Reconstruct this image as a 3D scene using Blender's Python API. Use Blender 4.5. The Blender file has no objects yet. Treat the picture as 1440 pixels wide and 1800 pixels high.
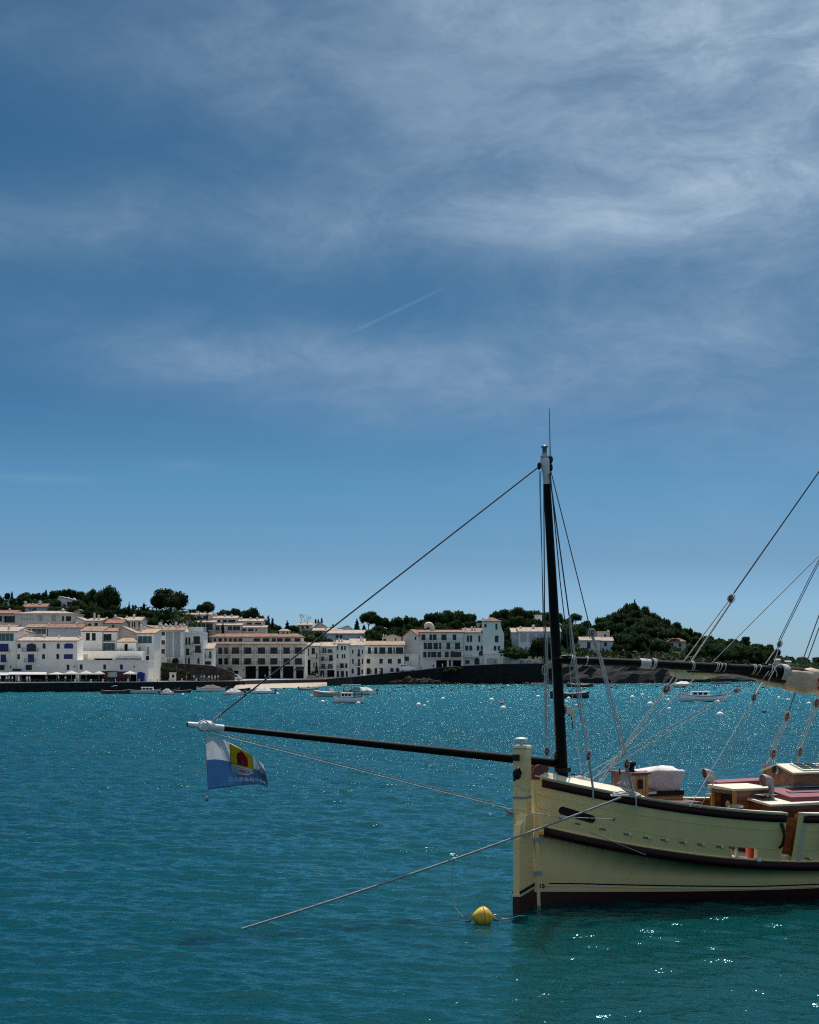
import bpy, math, random
import numpy as np
from mathutils import Matrix, Vector, noise as mnoise
R = math.radians
random.seed(7); rng = np.random.default_rng(7)
scene = bpy.context.scene
COL = scene.collection

# ------------------------------------------------------------------ camera
F = 2660.0          # focal length in pixels of a 1440 px wide picture
CH = 5.6            # camera height above the sea
YH = 1176.0         # row of the sea horizon
cam = bpy.data.cameras.new('camera'); cam_o = bpy.data.objects.new('camera', cam); COL.objects.link(cam_o)
cam_o.location = (0, 0, CH); cam_o.rotation_euler = (R(90), 0, 0)
cam.sensor_fit = 'HORIZONTAL'; cam.sensor_width = 36.0; cam.lens = 36.0*F/1440
cam.shift_x = 0; cam.shift_y = (YH-900)/1440
cam.clip_start = 0.5; cam.clip_end = 12000
scene.camera = cam_o

# ------------------------------------------------------------------ sun, sky, exposure
SUN_AZ, SUN_EL = R(7), R(62)      # azimuth measured from +Y (straight ahead) towards +X
sl = bpy.data.lights.new('sun', 'SUN'); sl.energy = 3.9; sl.angle = R(0.5); sl.color = (1.0, 0.95, 0.88)
so = bpy.data.objects.new('sun', sl); COL.objects.link(so)
sd = Vector((math.sin(SUN_AZ)*math.cos(SUN_EL), math.cos(SUN_AZ)*math.cos(SUN_EL), math.sin(SUN_EL)))
so.rotation_euler = sd.to_track_quat('Z', 'Y').to_euler(); so.location = (0, 0, 80)
scene.view_settings.view_transform = 'Standard'; scene.view_settings.look = 'None'
scene.view_settings.exposure = 0.35; scene.view_settings.gamma = 1.0; scene.view_settings.use_curve_mapping = False
cy = scene.cycles
cy.use_denoising = False; cy.max_bounces = 5; cy.diffuse_bounces = 3; cy.glossy_bounces = 3; cy.transmission_bounces = 3
cy.sample_clamp_indirect = 4.0; cy.sample_clamp_direct = 10; cy.use_adaptive_sampling = False; cy.caustics_reflective = False; cy.caustics_refractive = False
scene.render.film_transparent = False
cy.pixel_filter_type = 'BLACKMAN_HARRIS'; cy.filter_width = 1.15

class G:
    """small node-graph helper"""
    def __init__(s, nt): s.nt = nt; s.n = nt.nodes; s.l = nt.links
    def new(s, t, **kw):
        n = s.n.new(t)
        for k, v in kw.items(): setattr(n, k, v)
        return n
    def put(s, sock, v):
        if v is None: return
        if hasattr(v, 'links') or isinstance(v, bpy.types.NodeSocket): s.l.new(v, sock)
        else: sock.default_value = v
    def math(s, op, a, b=None, c=None, clamp=False):
        n = s.new('ShaderNodeMath', operation=op); n.use_clamp = clamp
        s.put(n.inputs[0], a); s.put(n.inputs[1], b); s.put(n.inputs[2], c); return n.outputs[0]
    def vmath(s, op, a, b=None):
        n = s.new('ShaderNodeVectorMath', operation=op); s.put(n.inputs[0], a); s.put(n.inputs[1], b); return n.outputs[0]
    def comb(s, x, y, z):
        n = s.new('ShaderNodeCombineXYZ'); s.put(n.inputs[0], x); s.put(n.inputs[1], y); s.put(n.inputs[2], z); return n.outputs[0]
    def sep(s, v):
        n = s.new('ShaderNodeSeparateXYZ'); s.l.new(v, n.inputs[0]); return n.outputs
    def noise(s, vec, scale, detail=3, rough=0.5, dist=0.0, out=0):
        n = s.new('ShaderNodeTexNoise'); s.put(n.inputs['Vector'], vec)
        n.inputs['Scale'].default_value = scale; n.inputs['Detail'].default_value = detail
        n.inputs['Roughness'].default_value = rough; n.inputs['Distortion'].default_value = dist
        return n.outputs[out]
    def ramp(s, v, stops, interp='LINEAR'):
        n = s.new('ShaderNodeValToRGB'); n.color_ramp.interpolation = interp; e = n.color_ramp.elements
        while len(e) < len(stops): e.new(0.5)
        for q, (p, c) in zip(e, stops):
            q.position = p; q.color = (c if len(c) == 4 else (*c, 1)) if hasattr(c, '__len__') else (c, c, c, 1)
        s.l.new(v, n.inputs[0]); return n.outputs[0]
    def mapr(s, v, a, b, c=0.0, d=1.0, smooth=True):
        n = s.new('ShaderNodeMapRange'); n.interpolation_type = 'SMOOTHSTEP' if smooth else 'LINEAR'
        s.put(n.inputs[0], v)
        for i, q in enumerate((a, b, c, d)): n.inputs[1+i].default_value = q
        return n.outputs[0]
    def mix(s, f, a, b, mode='MIX'):
        n = s.new('ShaderNodeMix', data_type='RGBA', blend_type=mode)
        s.put(n.inputs[0], f)
        s.put(n.inputs[6], (*a, 1) if isinstance(a, tuple) and len(a) == 3 else a)
        s.put(n.inputs[7], (*b, 1) if isinstance(b, tuple) and len(b) == 3 else b)
        return n.outputs[2]

world = bpy.data.worlds.new('World'); scene.world = world; world.use_nodes = True
g = G(world.node_tree); g.n.clear()
wo = g.new('ShaderNodeOutputWorld'); bg = g.new('ShaderNodeBackground'); bg.inputs[1].default_value = 0.15
g.l.new(bg.outputs[0], wo.inputs[0])
sky = g.new('ShaderNodeTexSky', sky_type='NISHITA'); sky.sun_disc = False
sky.sun_elevation = SUN_EL; sky.sun_rotation = SUN_AZ
sky.altitude = 0; sky.air_density = 1.0; sky.dust_density = 0.35; sky.ozone_density = 2.0
tc = g.new('ShaderNodeTexCoord'); d = g.vmath('NORMALIZE', tc.outputs['Generated'])
dx, dy, dz = g.sep(d)[:3]
az = g.math('ARCTAN2', dx, dy); el = g.math('ARCSINE', dz)
# tint by elevation all round: deep blue low, raised overhead to light shaded walls
tint = g.ramp(g.math('MULTIPLY', el, 1/1.5708, clamp=True),
              [(0, (0.209, 0.336, 0.560)), (0.028, (0.187, 0.302, 0.485)), (0.045, (0.146, 0.237, 0.359)), (0.078, (0.116, 0.230, 0.318)), (0.113, (0.083, 0.177, 0.249)), (0.158, (0.070, 0.173, 0.229)), (0.25, (0.086, 0.182, 0.225)), (0.36, (0.112, 0.204, 0.252)), (0.6, (0.420, 0.500, 0.560)), (1, (0.660, 0.700, 0.740))])
base = g.mix(1.0, sky.outputs[0], tint, 'MULTIPLY')
# thin cirrus, drawn out along slanting streaks
mp = g.new('ShaderNodeMapping'); g.l.new(g.comb(az, el, g.math('MULTIPLY', dz, 0.3)), mp.inputs[0]); mp.inputs['Rotation'].default_value = (0, 0, R(-14)); mp.inputs['Scale'].default_value = (5.0, 11.0, 1); mp.inputs['Location'].default_value = (3.3, 1.7, 0)
wz = g.new('ShaderNodeVectorMath', operation='SCALE'); g.l.new(g.noise(mp.outputs[0], 0.8, 4, 0.55, out=1), wz.inputs[0]); wz.inputs[3].default_value = 0.66
cv = g.vmath('ADD', mp.outputs[0], wz.outputs[0])
n1 = g.noise(cv, 0.7, 6, 0.6)
n2 = g.noise(cv, 2.2, 10, 0.70, 0.3)
n3 = g.noise(cv, 7.5, 8, 0.7, 0.3)
wisp = g.mapr(g.math('ADD', g.math('ADD', g.math('MULTIPLY', n1, 0.50), g.math('MULTIPLY', n2, 0.38)), g.math('MULTIPLY', n3, 0.09)), 0.33, 0.76)
def blob(a0, e0, ra, re, rot=0.0):
    """soft region of cloud round azimuth a0, elevation e0 (radians)"""
    u = g.math('SUBTRACT', az, a0); v = g.math('SUBTRACT', el, e0)
    c_, s_ = math.cos(rot), math.sin(rot)
    uu = g.math('DIVIDE', g.math('ADD', g.math('MULTIPLY', u, c_), g.math('MULTIPLY', v, s_)), ra)
    vv = g.math('DIVIDE', g.math('SUBTRACT', g.math('MULTIPLY', v, c_), g.math('MULTIPLY', u, s_)), re)
    q = g.math('ADD', g.math('MULTIPLY', uu, uu), g.math('MULTIPLY', vv, vv))
    return g.math('POWER', 2.718, g.math('MULTIPLY', q, -1.0))
def pxa(x): return math.atan((x-720)/F)
def pye(y): return math.atan((YH-y)/F)
m = None
for (x, y, rx, ry, rot, w_) in [(1420, 130, 430, 250, -0.35, 1.6), (900, 10, 430, 85, -0.12, 0.75), (1250, 370, 420, 90, -0.05, 0.7), (620, 395, 560, 85, 0.03, 0.55),
                            (470, 640, 330, 70, -0.10, 0.85), (1150, 620, 440, 100, 0.10, 0.95), (350, 120, 480, 90, -0.10, 0.30), (60, 850, 90, 7, 0, 0.18), (330, 822, 50, 10, 0, 0.18),
                            (1450, 800, 500, 160, 0.1, 0.30), (800, 230, 500, 130, -0.2, 0.42), (60, 420, 300, 60, 0, 0.3)]:
    b = g.math('MULTIPLY', blob(pxa(x), pye(y), rx/F, ry/F, rot), w_)
    m = b if m is None else g.math('ADD', m, b)
# beyond the frame the cirrus goes on, cover set for more light in shade
away = g.mapr(g.math('ABSOLUTE', az), 0.32, 0.6); up = g.mapr(el, 0.44, 0.6)
m = g.math('ADD', m, g.math('MULTIPLY', g.math('MAXIMUM', away, up), 0.80))
m = g.math('MULTIPLY', m, g.mapr(el, 0.0, 0.09, 0.15, 1.0))
cover = g.math('MULTIPLY', m, g.math('ADD', g.math('MULTIPLY', wisp, 0.78), 0.17))
# a faint aircraft trail
u = g.math('SUBTRACT', az, pxa(700)); v = g.math('SUBTRACT', el, pye(545)); rt = math.atan(78/170)
al = g.math('ADD', g.math('MULTIPLY', u, math.cos(rt)), g.math('MULTIPLY', v, math.sin(rt)))
ac = g.math('SUBTRACT', g.math('MULTIPLY', v, math.cos(rt)), g.math('MULTIPLY', u, math.sin(rt)))
tr = g.math('MULTIPLY', g.mapr(g.math('ABSOLUTE', ac), 0.0003, 0.0016, 1, 0), g.math('MULTIPLY', g.mapr(g.math('ABSOLUTE', al), 0.018, 0.042, 1, 0), g.mapr(n2, 0.35, 0.6, 0.5, 1)))
cover = g.math('ADD', cover, g.math('MULTIPLY', tr, 0.11), clamp=True)
# the veil brightens towards the sun; overhead whitened all round to fill the shade
sv = g.new('ShaderNodeVectorMath', operation='DOT_PRODUCT'); g.l.new(d, sv.inputs[0]); sv.inputs[1].default_value = tuple(sd)
cloudc = g.mix(g.mapr(sv.outputs['Value'], 0.80, 1.0), (2.2, 2.85, 3.6), (4.4, 4.7, 5.0)); cloudc = g.mix(g.mapr(el, 0.60, 1.05), cloudc, (6.2, 6.3, 6.4))
col = g.mix(g.math('MINIMUM', cover, 0.95), base, cloudc)
g.l.new(col, bg.inputs[0])

# ------------------------------------------------------------------ materials
MATS = {}
def clothmat(name, c, thin=0.5, var=.06, scale=3.0, bump=.4):
    m_ = bpy.data.materials.new(name); m_.use_nodes = True; q = G(m_.node_tree); q.n.remove(q.n['Principled BSDF']); out = q.n['Material Output']
    t_ = q.new('ShaderNodeTexCoord'); n_ = q.noise(t_.outputs['Object'], scale, 5, .6); c_ = q.ramp(n_, [(.3, tuple(x*(1-var) for x in c)), (.7, tuple(min(1, x*(1+var)) for x in c))])
    a_, b_ = q.new('ShaderNodeBsdfDiffuse'), q.new('ShaderNodeBsdfTranslucent'); q.l.new(c_, a_.inputs[0]); q.l.new(c_, b_.inputs[0]); mx = q.new('ShaderNodeMixShader'); mx.inputs[0].default_value = thin
    bn = q.new('ShaderNodeBump'); bn.inputs['Distance'].default_value = .03*bump; q.l.new(q.noise(t_.outputs['Object'], scale*3, 4, .6), bn.inputs['Height']); q.l.new(bn.outputs[0], a_.inputs['Normal'])
    q.l.new(a_.outputs[0], mx.inputs[1]); q.l.new(b_.outputs[0], mx.inputs[2]); q.l.new(mx.outputs[0], out.inputs[0]); MATS[name] = m_; return m_
def mat(name, color, rough=0.6, var=0.12, scale=2.0, bump=0.0, bscale=None, metal=0.0, spec=0.5, color2=None, coat=0.0, stretch=(1, 1, 1), objvar=0.0, island=0.0):
    if name in MATS: return MATS[name]
    m_ = bpy.data.materials.new(name); m_.use_nodes = True; q = G(m_.node_tree); bs = q.n['Principled BSDF']
    t_ = q.new('ShaderNodeTexCoord'); mp_ = q.new('ShaderNodeMapping'); q.l.new(t_.outputs['Object'], mp_.inputs[0]); mp_.inputs['Scale'].default_value = stretch
    vec = mp_.outputs[0]
    n_ = q.noise(vec, scale, 5, 0.6)
    c1 = tuple(max(0, x*(1-var)) for x in color); c2 = color2 or tuple(min(1, x*(1+var)) for x in color)
    c_ = q.ramp(n_, [(0.33, c1), (0.68, c2)])
    if objvar:
        oi = q.new('ShaderNodeObjectInfo'); k = q.mapr(oi.outputs['Random'], 0, 1, 1-objvar, 1+objvar, False)
        hv = q.new('ShaderNodeHueSaturation'); q.l.new(c_, hv.inputs['Color']); q.l.new(k, hv.inputs['Value']); c_ = hv.outputs[0]
    if island:
        ge = q.new('ShaderNodeNewGeometry'); k = q.mapr(ge.outputs['Random Per Island'], 0, 1, 1-island, 1+island, False)
        hv = q.new('ShaderNodeHueSaturation'); q.l.new(c_, hv.inputs['Color']); q.l.new(k, hv.inputs['Value']); c_ = hv.outputs[0]
    q.l.new(c_, bs.inputs['Base Color'])
    bs.inputs['Roughness'].default_value = rough; bs.inputs['Metallic'].default_value = metal
    bs.inputs['Specular IOR Level'].default_value = spec; bs.inputs['Coat Weight'].default_value = coat; bs.inputs['Coat Roughness'].default_value = 0.12
    if bump:
        bn = q.new('ShaderNodeBump'); bn.inputs['Strength'].default_value = min(1.0, bump); bn.inputs['Distance'].default_value = 0.02 if bump <= 1 else 0.02*bump
        q.l.new(q.noise(vec, bscale or scale*4, 4, 0.6), bn.inputs['Height']); q.l.new(bn.outputs[0], bs.inputs['Normal'])
    MATS[name] = m_; return m_

# ------------------------------------------------------------------ mesh collector and object helpers
class MB:
    def __init__(s): s.v = []; s.f = []; s.sm = []
    def add(s, vs, fs, smooth=False):
        o = len(s.v); s.v.extend([tuple(p) for p in vs]); s.f.extend([tuple(i+o for i in q) for q in fs]); s.sm.extend([smooth]*len(fs)); return s
    def box(s, a, b):
        (x0, y0, z0), (x1, y1, z1) = a, b
        if x0 > x1: x0, x1 = x1, x0
        if y0 > y1: y0, y1 = y1, y0
        if z0 > z1: z0, z1 = z1, z0
        return s.add([(x0,y0,z0),(x1,y0,z0),(x1,y1,z0),(x0,y1,z0),(x0,y0,z1),(x1,y0,z1),(x1,y1,z1),(x0,y1,z1)],
                     [(0,3,2,1),(4,5,6,7),(0,1,5,4),(1,2,6,5),(2,3,7,6),(3,0,4,7)])
    def hexa(s, p):   # eight corners: bottom ring then top ring
        return s.add(p, [(0,3,2,1),(4,5,6,7),(0,1,5,4),(1,2,6,5),(2,3,7,6),(3,0,4,7)])
    def quad(s, *p): return s.add(p, [tuple(range(len(p)))])
    def sheet(s, top, bot, off):   # closed thin solid between two polylines, thickened by vector off
        n = len(top); o = Vector(off)
        vs = [Vector(p) for p in top] + [Vector(p) for p in bot]; vs += [p+o for p in vs]
        fs = []
        for i in range(n-1):
            fs.append((i, i+1, n+i+1, n+i)); fs.append((2*n+i, 3*n+i, 3*n+i+1, 2*n+i+1))
            fs.append((i, 2*n+i, 2*n+i+1, i+1)); fs.append((n+i, n+i+1, 3*n+i+1, 3*n+i))
        fs.append((0, n, 3*n, 2*n)); fs.append((n-1, 3*n-1, 4*n-1, 2*n-1))
        return s.add(vs, fs)
    def tube(s, pts, r, n=6, caps=True, smooth=True):
        pts = [Vector(p) for p in pts]; m_ = len(pts)
        rs = list(r) if hasattr(r, '__len__') else [r]*m_
        t = [(pts[min(i+1, m_-1)]-pts[max(i-1, 0)]).normalized() for i in range(m_)]
        up = Vector((0, 0, 1)) if abs(t[0].z) < 0.9 else Vector((1, 0, 0))
        a = t[0].cross(up).normalized(); vs = []
        for i in range(m_):
            a = (a - t[i]*a.dot(t[i])); a = a.normalized() if a.length > 1e-6 else t[i].orthogonal().normalized()
            b = t[i].cross(a)
            rr = rs[i] if hasattr(rs[i], '__len__') else (rs[i], rs[i])
            for k in range(n):
                w = 2*math.pi*k/n; vs.append(pts[i] + a*(rr[0]*math.cos(w)) + b*(rr[1]*math.sin(w)))
        fs = [(i*n+k, i*n+(k+1) % n, (i+1)*n+(k+1) % n, (i+1)*n+k) for i in range(m_-1) for k in range(n)]
        s.add(vs, fs, smooth)
        if caps: s.add(vs[:n], [tuple(range(n))[::-1]]); s.add(vs[-n:], [tuple(range(n))])
        return s
    def lathe(s, c, prof, n=16, axis='z', smooth=True):   # prof: (radius, height)
        c = Vector(c); vs = []
        for (r, h) in prof:
            for k in range(n):
                w = 2*math.pi*k/n; p = (r*math.cos(w), r*math.sin(w), h)
                if axis == 'x': p = (p[2], p[0], p[1])
                if axis == 'y': p = (p[0], p[2], p[1])
                vs.append(c+Vector(p))
        m_ = len(prof)
        fs = [(i*n+k, i*n+(k+1) % n, (i+1)*n+(k+1) % n, (i+1)*n+k) for i in range(m_-1) for k in range(n)]
        s.add(vs, fs, smooth); s.add(vs[:n], [tuple(range(n))[::-1]]); s.add(vs[-n:], [tuple(range(n))]); return s
    def ball(s, c, r, n=12, m_=8, z0=-1.0, sc=(1, 1, 1)):
        prof = []
        for i in range(m_+1):
            a = math.asin(z0) + (math.pi/2-math.asin(z0))*i/m_
            prof.append((max(1e-3, math.cos(a)), math.sin(a)))
        c = Vector(c); vs = []
        for (rr, h) in prof:
            for k in range(n):
                w = 2*math.pi*k/n; vs.append(c+Vector((r*sc[0]*rr*math.cos(w), r*sc[1]*rr*math.sin(w), r*sc[2]*h)))
        fs = [(i*n+k, i*n+(k+1) % n, (i+1)*n+(k+1) % n, (i+1)*n+k) for i in range(m_) for k in range(n)]
        return s.add(vs, fs, True)
    def xf(s, M): s.v = [tuple(M @ Vector(p)) for p in s.v]; return s
    def mesh(s, name, inv=None):
        me = bpy.data.meshes.new(name)
        me.from_pydata([tuple(inv @ Vector(p)) for p in s.v] if inv is not None else s.v, [], s.f)
        me.polygons.foreach_set('use_smooth', s.sm); me.update(); return me

ROOT = {}     # name of a thing -> its world matrix
def setp(o, label=None, cat=None, group=None, kind=None):
    if label: o['label'] = label
    if cat: o['category'] = cat
    if group: o['group'] = group
    if kind: o['kind'] = kind
    return o
def thing(name, label, cat, loc, rz=0.0, group=None):
    o = bpy.data.objects.new(name, None); COL.objects.link(o); o.empty_display_size = 0.3
    o.location = loc; o.rotation_euler = (0, 0, rz)
    ROOT[o.name] = Matrix.Translation(Vector(loc)) @ Matrix.Rotation(rz, 4, 'Z')
    return setp(o, label, cat, group)
def top(o):
    while o.parent: o = o.parent
    return o
def part(name, mb, m_, parent=None, world=False, label=None):
    """one mesh object; coordinates are local to the thing unless world=True"""
    me = mb if isinstance(mb, bpy.types.Mesh) else mb.mesh(name, ROOT[top(parent).name].inverted() if (world and parent) else None)
    if m_ and not me.materials: me.materials.append(m_)
    o = bpy.data.objects.new(name, me); COL.objects.link(o)
    if parent: o.parent = parent
    if label: o['label'] = label
    return o
def solo(name, mb, m_, label=None, cat=None, group=None, kind=None, loc=None):
    """a thing or a piece of the setting that is one mesh, given in world coordinates"""
    inv = Matrix.Translation(-Vector(loc)) if loc else None
    o = part(name, mb.mesh(name, inv) if isinstance(mb, MB) else mb, m_)
    if loc: o.location = loc
    ROOT[o.name] = Matrix.Translation(Vector(loc or (0, 0, 0)))
    return setp(o, label, cat, group, kind)
def clone(o, parent=None):
    c = o.copy(); COL.objects.link(c)
    if parent: c.parent = parent
    for ch in list(KIDS.get(o.name, [])): clone(ch, c)
    return c
KIDS = {}
def remember(o):
    KIDS[o.name] = list(o.children)
    for ch in o.children: remember(ch)
def P(px, py, Y): return Vector(((px-720)/F*Y, Y, CH-(py-YH)/F*Y))
def onsea(px, py): return P(px, py, CH*F/(py-YH))

def interp(tab, x):
    if x <= tab[0][0]: return tab[0][1:]
    for a, b in zip(tab, tab[1:]):
        if x <= b[0]:
            t = (x-a[0])/(b[0]-a[0]); return tuple(p+(q-p)*t for p, q in zip(a[1:], b[1:]))
    return tab[-1][1:]
# ------------------------------------------------------------------ sea
fine = 0.0019
angs = np.concatenate([np.linspace(-math.pi, -0.46, 40)[:-1], np.linspace(-0.46, -0.34, 12)[:-1], np.arange(-0.34, 0.34, fine), np.linspace(0.34, 0.46, 12), np.linspace(0.46, math.pi, 40)[1:]])
rads = [1.0, 6.0, 12.0, 17.0]
while rads[-1] < 26: rads.append(rads[-1]+0.06)
while rads[-1] < 760: rads.append(rads[-1]*(1+0.0024))
while rads[-1] < 11000: rads.append(rads[-1]*1.25)
rads = np.array(rads); A_, R_ = np.meshgrid(angs, rads); X = R_*np.sin(A_); Y = R_*np.cos(A_)
cell = np.maximum(0.0024*R_, 0.06)
waves = []
for i in range(72):
    lam = 0.20*(7.0/0.20)**(i/71)*rng.uniform(0.97, 1.03); waves.append((lam, R(-96)+rng.normal(0, 0.62), rng.uniform(0, 6.28), rng.uniform(0.7, 1.3)))
H_ = np.zeros_like(X); S2 = np.zeros_like(X); CX = np.zeros_like(X); CY = np.zeros_like(X)
for lam, th, ph, am in waves:
    k = 2*math.pi/lam; w_ = np.clip((lam/cell-2.0)/2.0, 0, 1)*am*(np.minimum(1.0, 0.6/lam)**0.9)
    p_ = k*(X*math.cos(th)+Y*math.sin(th))+ph+0.8*np.sin(0.11*k*(X*math.sin(th)-Y*math.cos(th))+ph*2)
    s_, c_ = np.sin(p_), np.cos(p_); H_ += w_*s_/k; S2 += w_*w_*0.5; CX -= w_*c_/k*math.cos(th); CY -= w_*c_/k*math.sin(th)
sig = np.interp(R_, [17, 40, 90, 250, 700], [0.155, 0.16, 0.175, 0.15, 0.09])
gst = 1+0.22*np.sin(X*0.045+Y*0.021)*np.sin(Y*0.033-X*0.017+1.3)+0.12*np.sin(X*0.013-Y*0.06)
k_ = sig*gst/np.sqrt(S2+1e-6)
fade = np.clip((0.43-np.abs(A_))/0.07, 0, 1)*np.clip((R_-17)/4, 0, 1)*np.clip((780-R_)/60, 0, 1)*(S2 > 1e-4)
k_ = np.where(S2 > 1e-4, k_, 0)*fade
Z = H_*k_; Z = Z+0.35*np.maximum(Z, 0)**2/(cell+0.06)
X = X+0.8*CX*k_; Y = Y+0.8*CY*k_
me = bpy.data.meshes.new('sea'); nv = X.size
me.vertices.add(nv); me.vertices.foreach_set('co', np.stack([X, Y, Z], -1).reshape(-1).astype(np.float32))
ny, nx = X.shape; i0 = (np.arange(ny-1)[:, None]*nx+np.arange(nx-1)[None]).reshape(-1)
fq = np.stack([i0, i0+nx, i0+nx+1, i0+1], -1).astype(np.int32)[:, ::-1]
me.loops.add(fq.size); me.loops.foreach_set('vertex_index', np.ascontiguousarray(fq).reshape(-1)); me.polygons.add(len(fq))
me.polygons.foreach_set('loop_start', (np.arange(len(fq))*4).astype(np.int32)); me.polygons.foreach_set('loop_total', np.full(len(fq), 4, np.int32))
me.polygons.foreach_set('use_smooth', np.ones(len(fq), bool)); me.update(calc_edges=True); me.validate()
if me.polygons[len(me.polygons)//2].normal.z < 0: me.flip_normals()
print('sea verts', nv)
wm = bpy.data.materials.new('sea_water'); wm.use_nodes = True; q = G(wm.node_tree); bs = q.n['Principled BSDF']
geo = q.new('ShaderNodeNewGeometry'); pos = geo.outputs['Position']
def wv(scale, sx, sy, rot, detail, rough=0.55, dist=0.3):
    mp_ = q.new('ShaderNodeMapping'); q.l.new(pos, mp_.inputs[0]); mp_.inputs['Scale'].default_value = (sx, sy, 1); mp_.inputs['Rotation'].default_value = (0, 0, R(rot))
    return q.noise(mp_.outputs[0], scale, detail, rough, dist)
px_, py_ = q.sep(pos)[:2]
dist = q.math('POWER', q.math('ADD', q.math('MULTIPLY', px_, px_), q.math('MULTIPLY', py_, py_)), 0.5)
# true wave slopes (finite differences of a height field), so that far facets keep their full steepness
def slopes(scale, sx, sy, rot, detail, rough, dist_, amp):
    eps = 0.12/scale
    def h(ox, oy):
        mp_ = q.new('ShaderNodeMapping', vector_type='POINT'); q.l.new(q.vmath('ADD', pos, (ox, oy, 0.0)), mp_.inputs[0]); mp_.inputs['Scale'].default_value = (sx, sy, 1); mp_.inputs['Rotation'].default_value = (0, 0, R(rot))
        return q.noise(mp_.outputs[0], scale, detail, rough, dist_)
    h0 = h(0, 0); return [q.math('MULTIPLY', q.math('SUBTRACT', h(*o_), h0), amp/eps) for o_ in ((eps, 0), (0, eps))]
gust = q.mapr(wv(0.035, 1, 1.6, 20, 3), 0.3, 0.7, 0.75, 1.25)
A3 = slopes(6.5, 0.6, 1.25, 15, 3, 0.6, 0.3, 0.046)
rip = q.mapr(dist, 45, 110, 0.62, 2.1)
sx_ = q.math('MULTIPLY', A3[0], q.math('MULTIPLY', gust, rip)); sy_ = q.math('MULTIPLY', A3[1], q.math('MULTIPLY', gust, rip))
nrm_ = q.vmath('NORMALIZE', q.vmath('ADD', geo.outputs['Normal'], q.comb(q.math('MULTIPLY', sx_, -1.0), q.math('MULTIPLY', sy_, -1.0), 0.0)))
q.l.new(nrm_, bs.inputs['Normal'])
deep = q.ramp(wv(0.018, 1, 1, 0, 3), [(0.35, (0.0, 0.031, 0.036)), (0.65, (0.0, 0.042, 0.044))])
sea_base = q.mix(q.mapr(dist, 35, 420), deep, (0.0, 0.088, 0.108))  # base colour lightens with distance from the camera
q.l.new(sea_base, bs.inputs['Base Color'])
bs.inputs['Roughness'].default_value = 0.6; bs.inputs['IOR'].default_value = 1.33; bs.inputs['Specular IOR Level'].default_value = 0.0
bs.subsurface_method = 'BURLEY'; bs.inputs['Subsurface Weight'].default_value = 0.85; bs.inputs['Subsurface Radius'].default_value = (1.0, 1.0, 1.0); bs.inputs['Subsurface Scale'].default_value = 1.2
gl = q.new('ShaderNodeBsdfGlossy'); gl.inputs['Color'].default_value = (0.52, 0.88, 0.95, 1); q.l.new(q.mapr(dist, 60, 500, 0.06, 0.12), gl.inputs['Roughness']); q.l.new(nrm_, gl.inputs['Normal'])
fr_ = q.new('ShaderNodeFresnel'); fr_.inputs['IOR'].default_value = 1.33; q.l.new(nrm_, fr_.inputs['Normal'])
mx_ = q.new('ShaderNodeMixShader'); q.l.new(fr_.outputs[0], mx_.inputs[0]); q.l.new(bs.outputs[0], mx_.inputs[1]); q.l.new(gl.outputs[0], mx_.inputs[2]); q.l.new(mx_.outputs[0], q.n['Material Output'].inputs[0])
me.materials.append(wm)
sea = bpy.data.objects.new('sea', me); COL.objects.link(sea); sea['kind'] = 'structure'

# ------------------------------------------------------------------ terrain of the far shore
# px -> distance of the shore line, level of the promenade
SHORE = [(-1500, 300, 2.4), (-400, 330, 2.4), (0, 355, 2.4), (170, 372, 2.4), (280, 386, 2.4), (345, 399, 2.4), (425, 416, 2.4), (470, 442, 2.4), (575, 490, 2.4), (620, 520, 2.8), (697, 545, 4.4), (740, 549, 5.3),
         (767, 551, 6.0), (816, 553, 6.8), (882, 554, 7.5), (940, 556, 7.6), (985, 558, 8.0), (1150, 592, 8.0), (1330, 660, 6.0), (1380, 700, 4.0), (1440, 860, 3.0), (1620, 1000, 2.0), (2400, 1300, 2.0)]
RIDGE = [(-1500, 1075, 520), (-400, 1066, 520), (0, 1060, 520), (100, 1055, 520), (165, 1056, 525), (215, 1074, 530), (264, 1076, 530), (335, 1078, 535), (400, 1093, 570), (460, 1103, 585), (500, 1113, 600),
         (560, 1110, 640), (640, 1116, 660), (700, 1104, 660), (760, 1096, 660), (840, 1098, 660), (900, 1088, 670), (980, 1094, 680), (1040, 1108, 720), (1115, 1082, 760), (1190, 1114, 790),
         (1260, 1138, 800), (1345, 1150, 800), (1380, 1161, 810), (1440, 1167, 960), (1620, 1172, 1100), (2400, 1175, 1400)]
FLAT = [(-400, 400), (0, 402), (250, 412), (262, 432), (345, 440), (390, 508), (560, 514), (580, 540), (640, 556), (700, 574), (960, 574)]
def zt(px, D):
    s_, zq = interp(SHORE, px); ry, rd = interp(RIDGE, px); zr = CH-(ry-YH)/F*rd
    zr = max(zr, zq)
    flat = 22 if px < 960 else 4
    if px < 960:
        if D < s_+1.2: return -3.0
        flat = interp(FLAT, px)[0]-s_
        if D < s_+flat: return zq-0.35
    else:
        if D < s_: return -3.0
        if D < s_+10:
            t = (D-s_)/10; return -1.0+(zq+1.0)*t**0.6
        flat = 10
    t = (D-s_-flat)/(rd-s_-flat)
    if t <= 1: return zq-0.35*(px < 960)+(zr-zq)*(t*t*(3-2*t)*0.45+t*0.55)
    return zr-(t-1)*6.0
mb = MB(); pxs = list(np.arange(-1500, 2401, 12.5)); rows = []
DS = [0, 1.2, 1.4, 3, 5, 7, 10, 14, 22, 30, 38, 48, 60, 75, 90, 105, 120, 135, 150, 170, 190, 220, 260, 320]
vs = []
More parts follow.
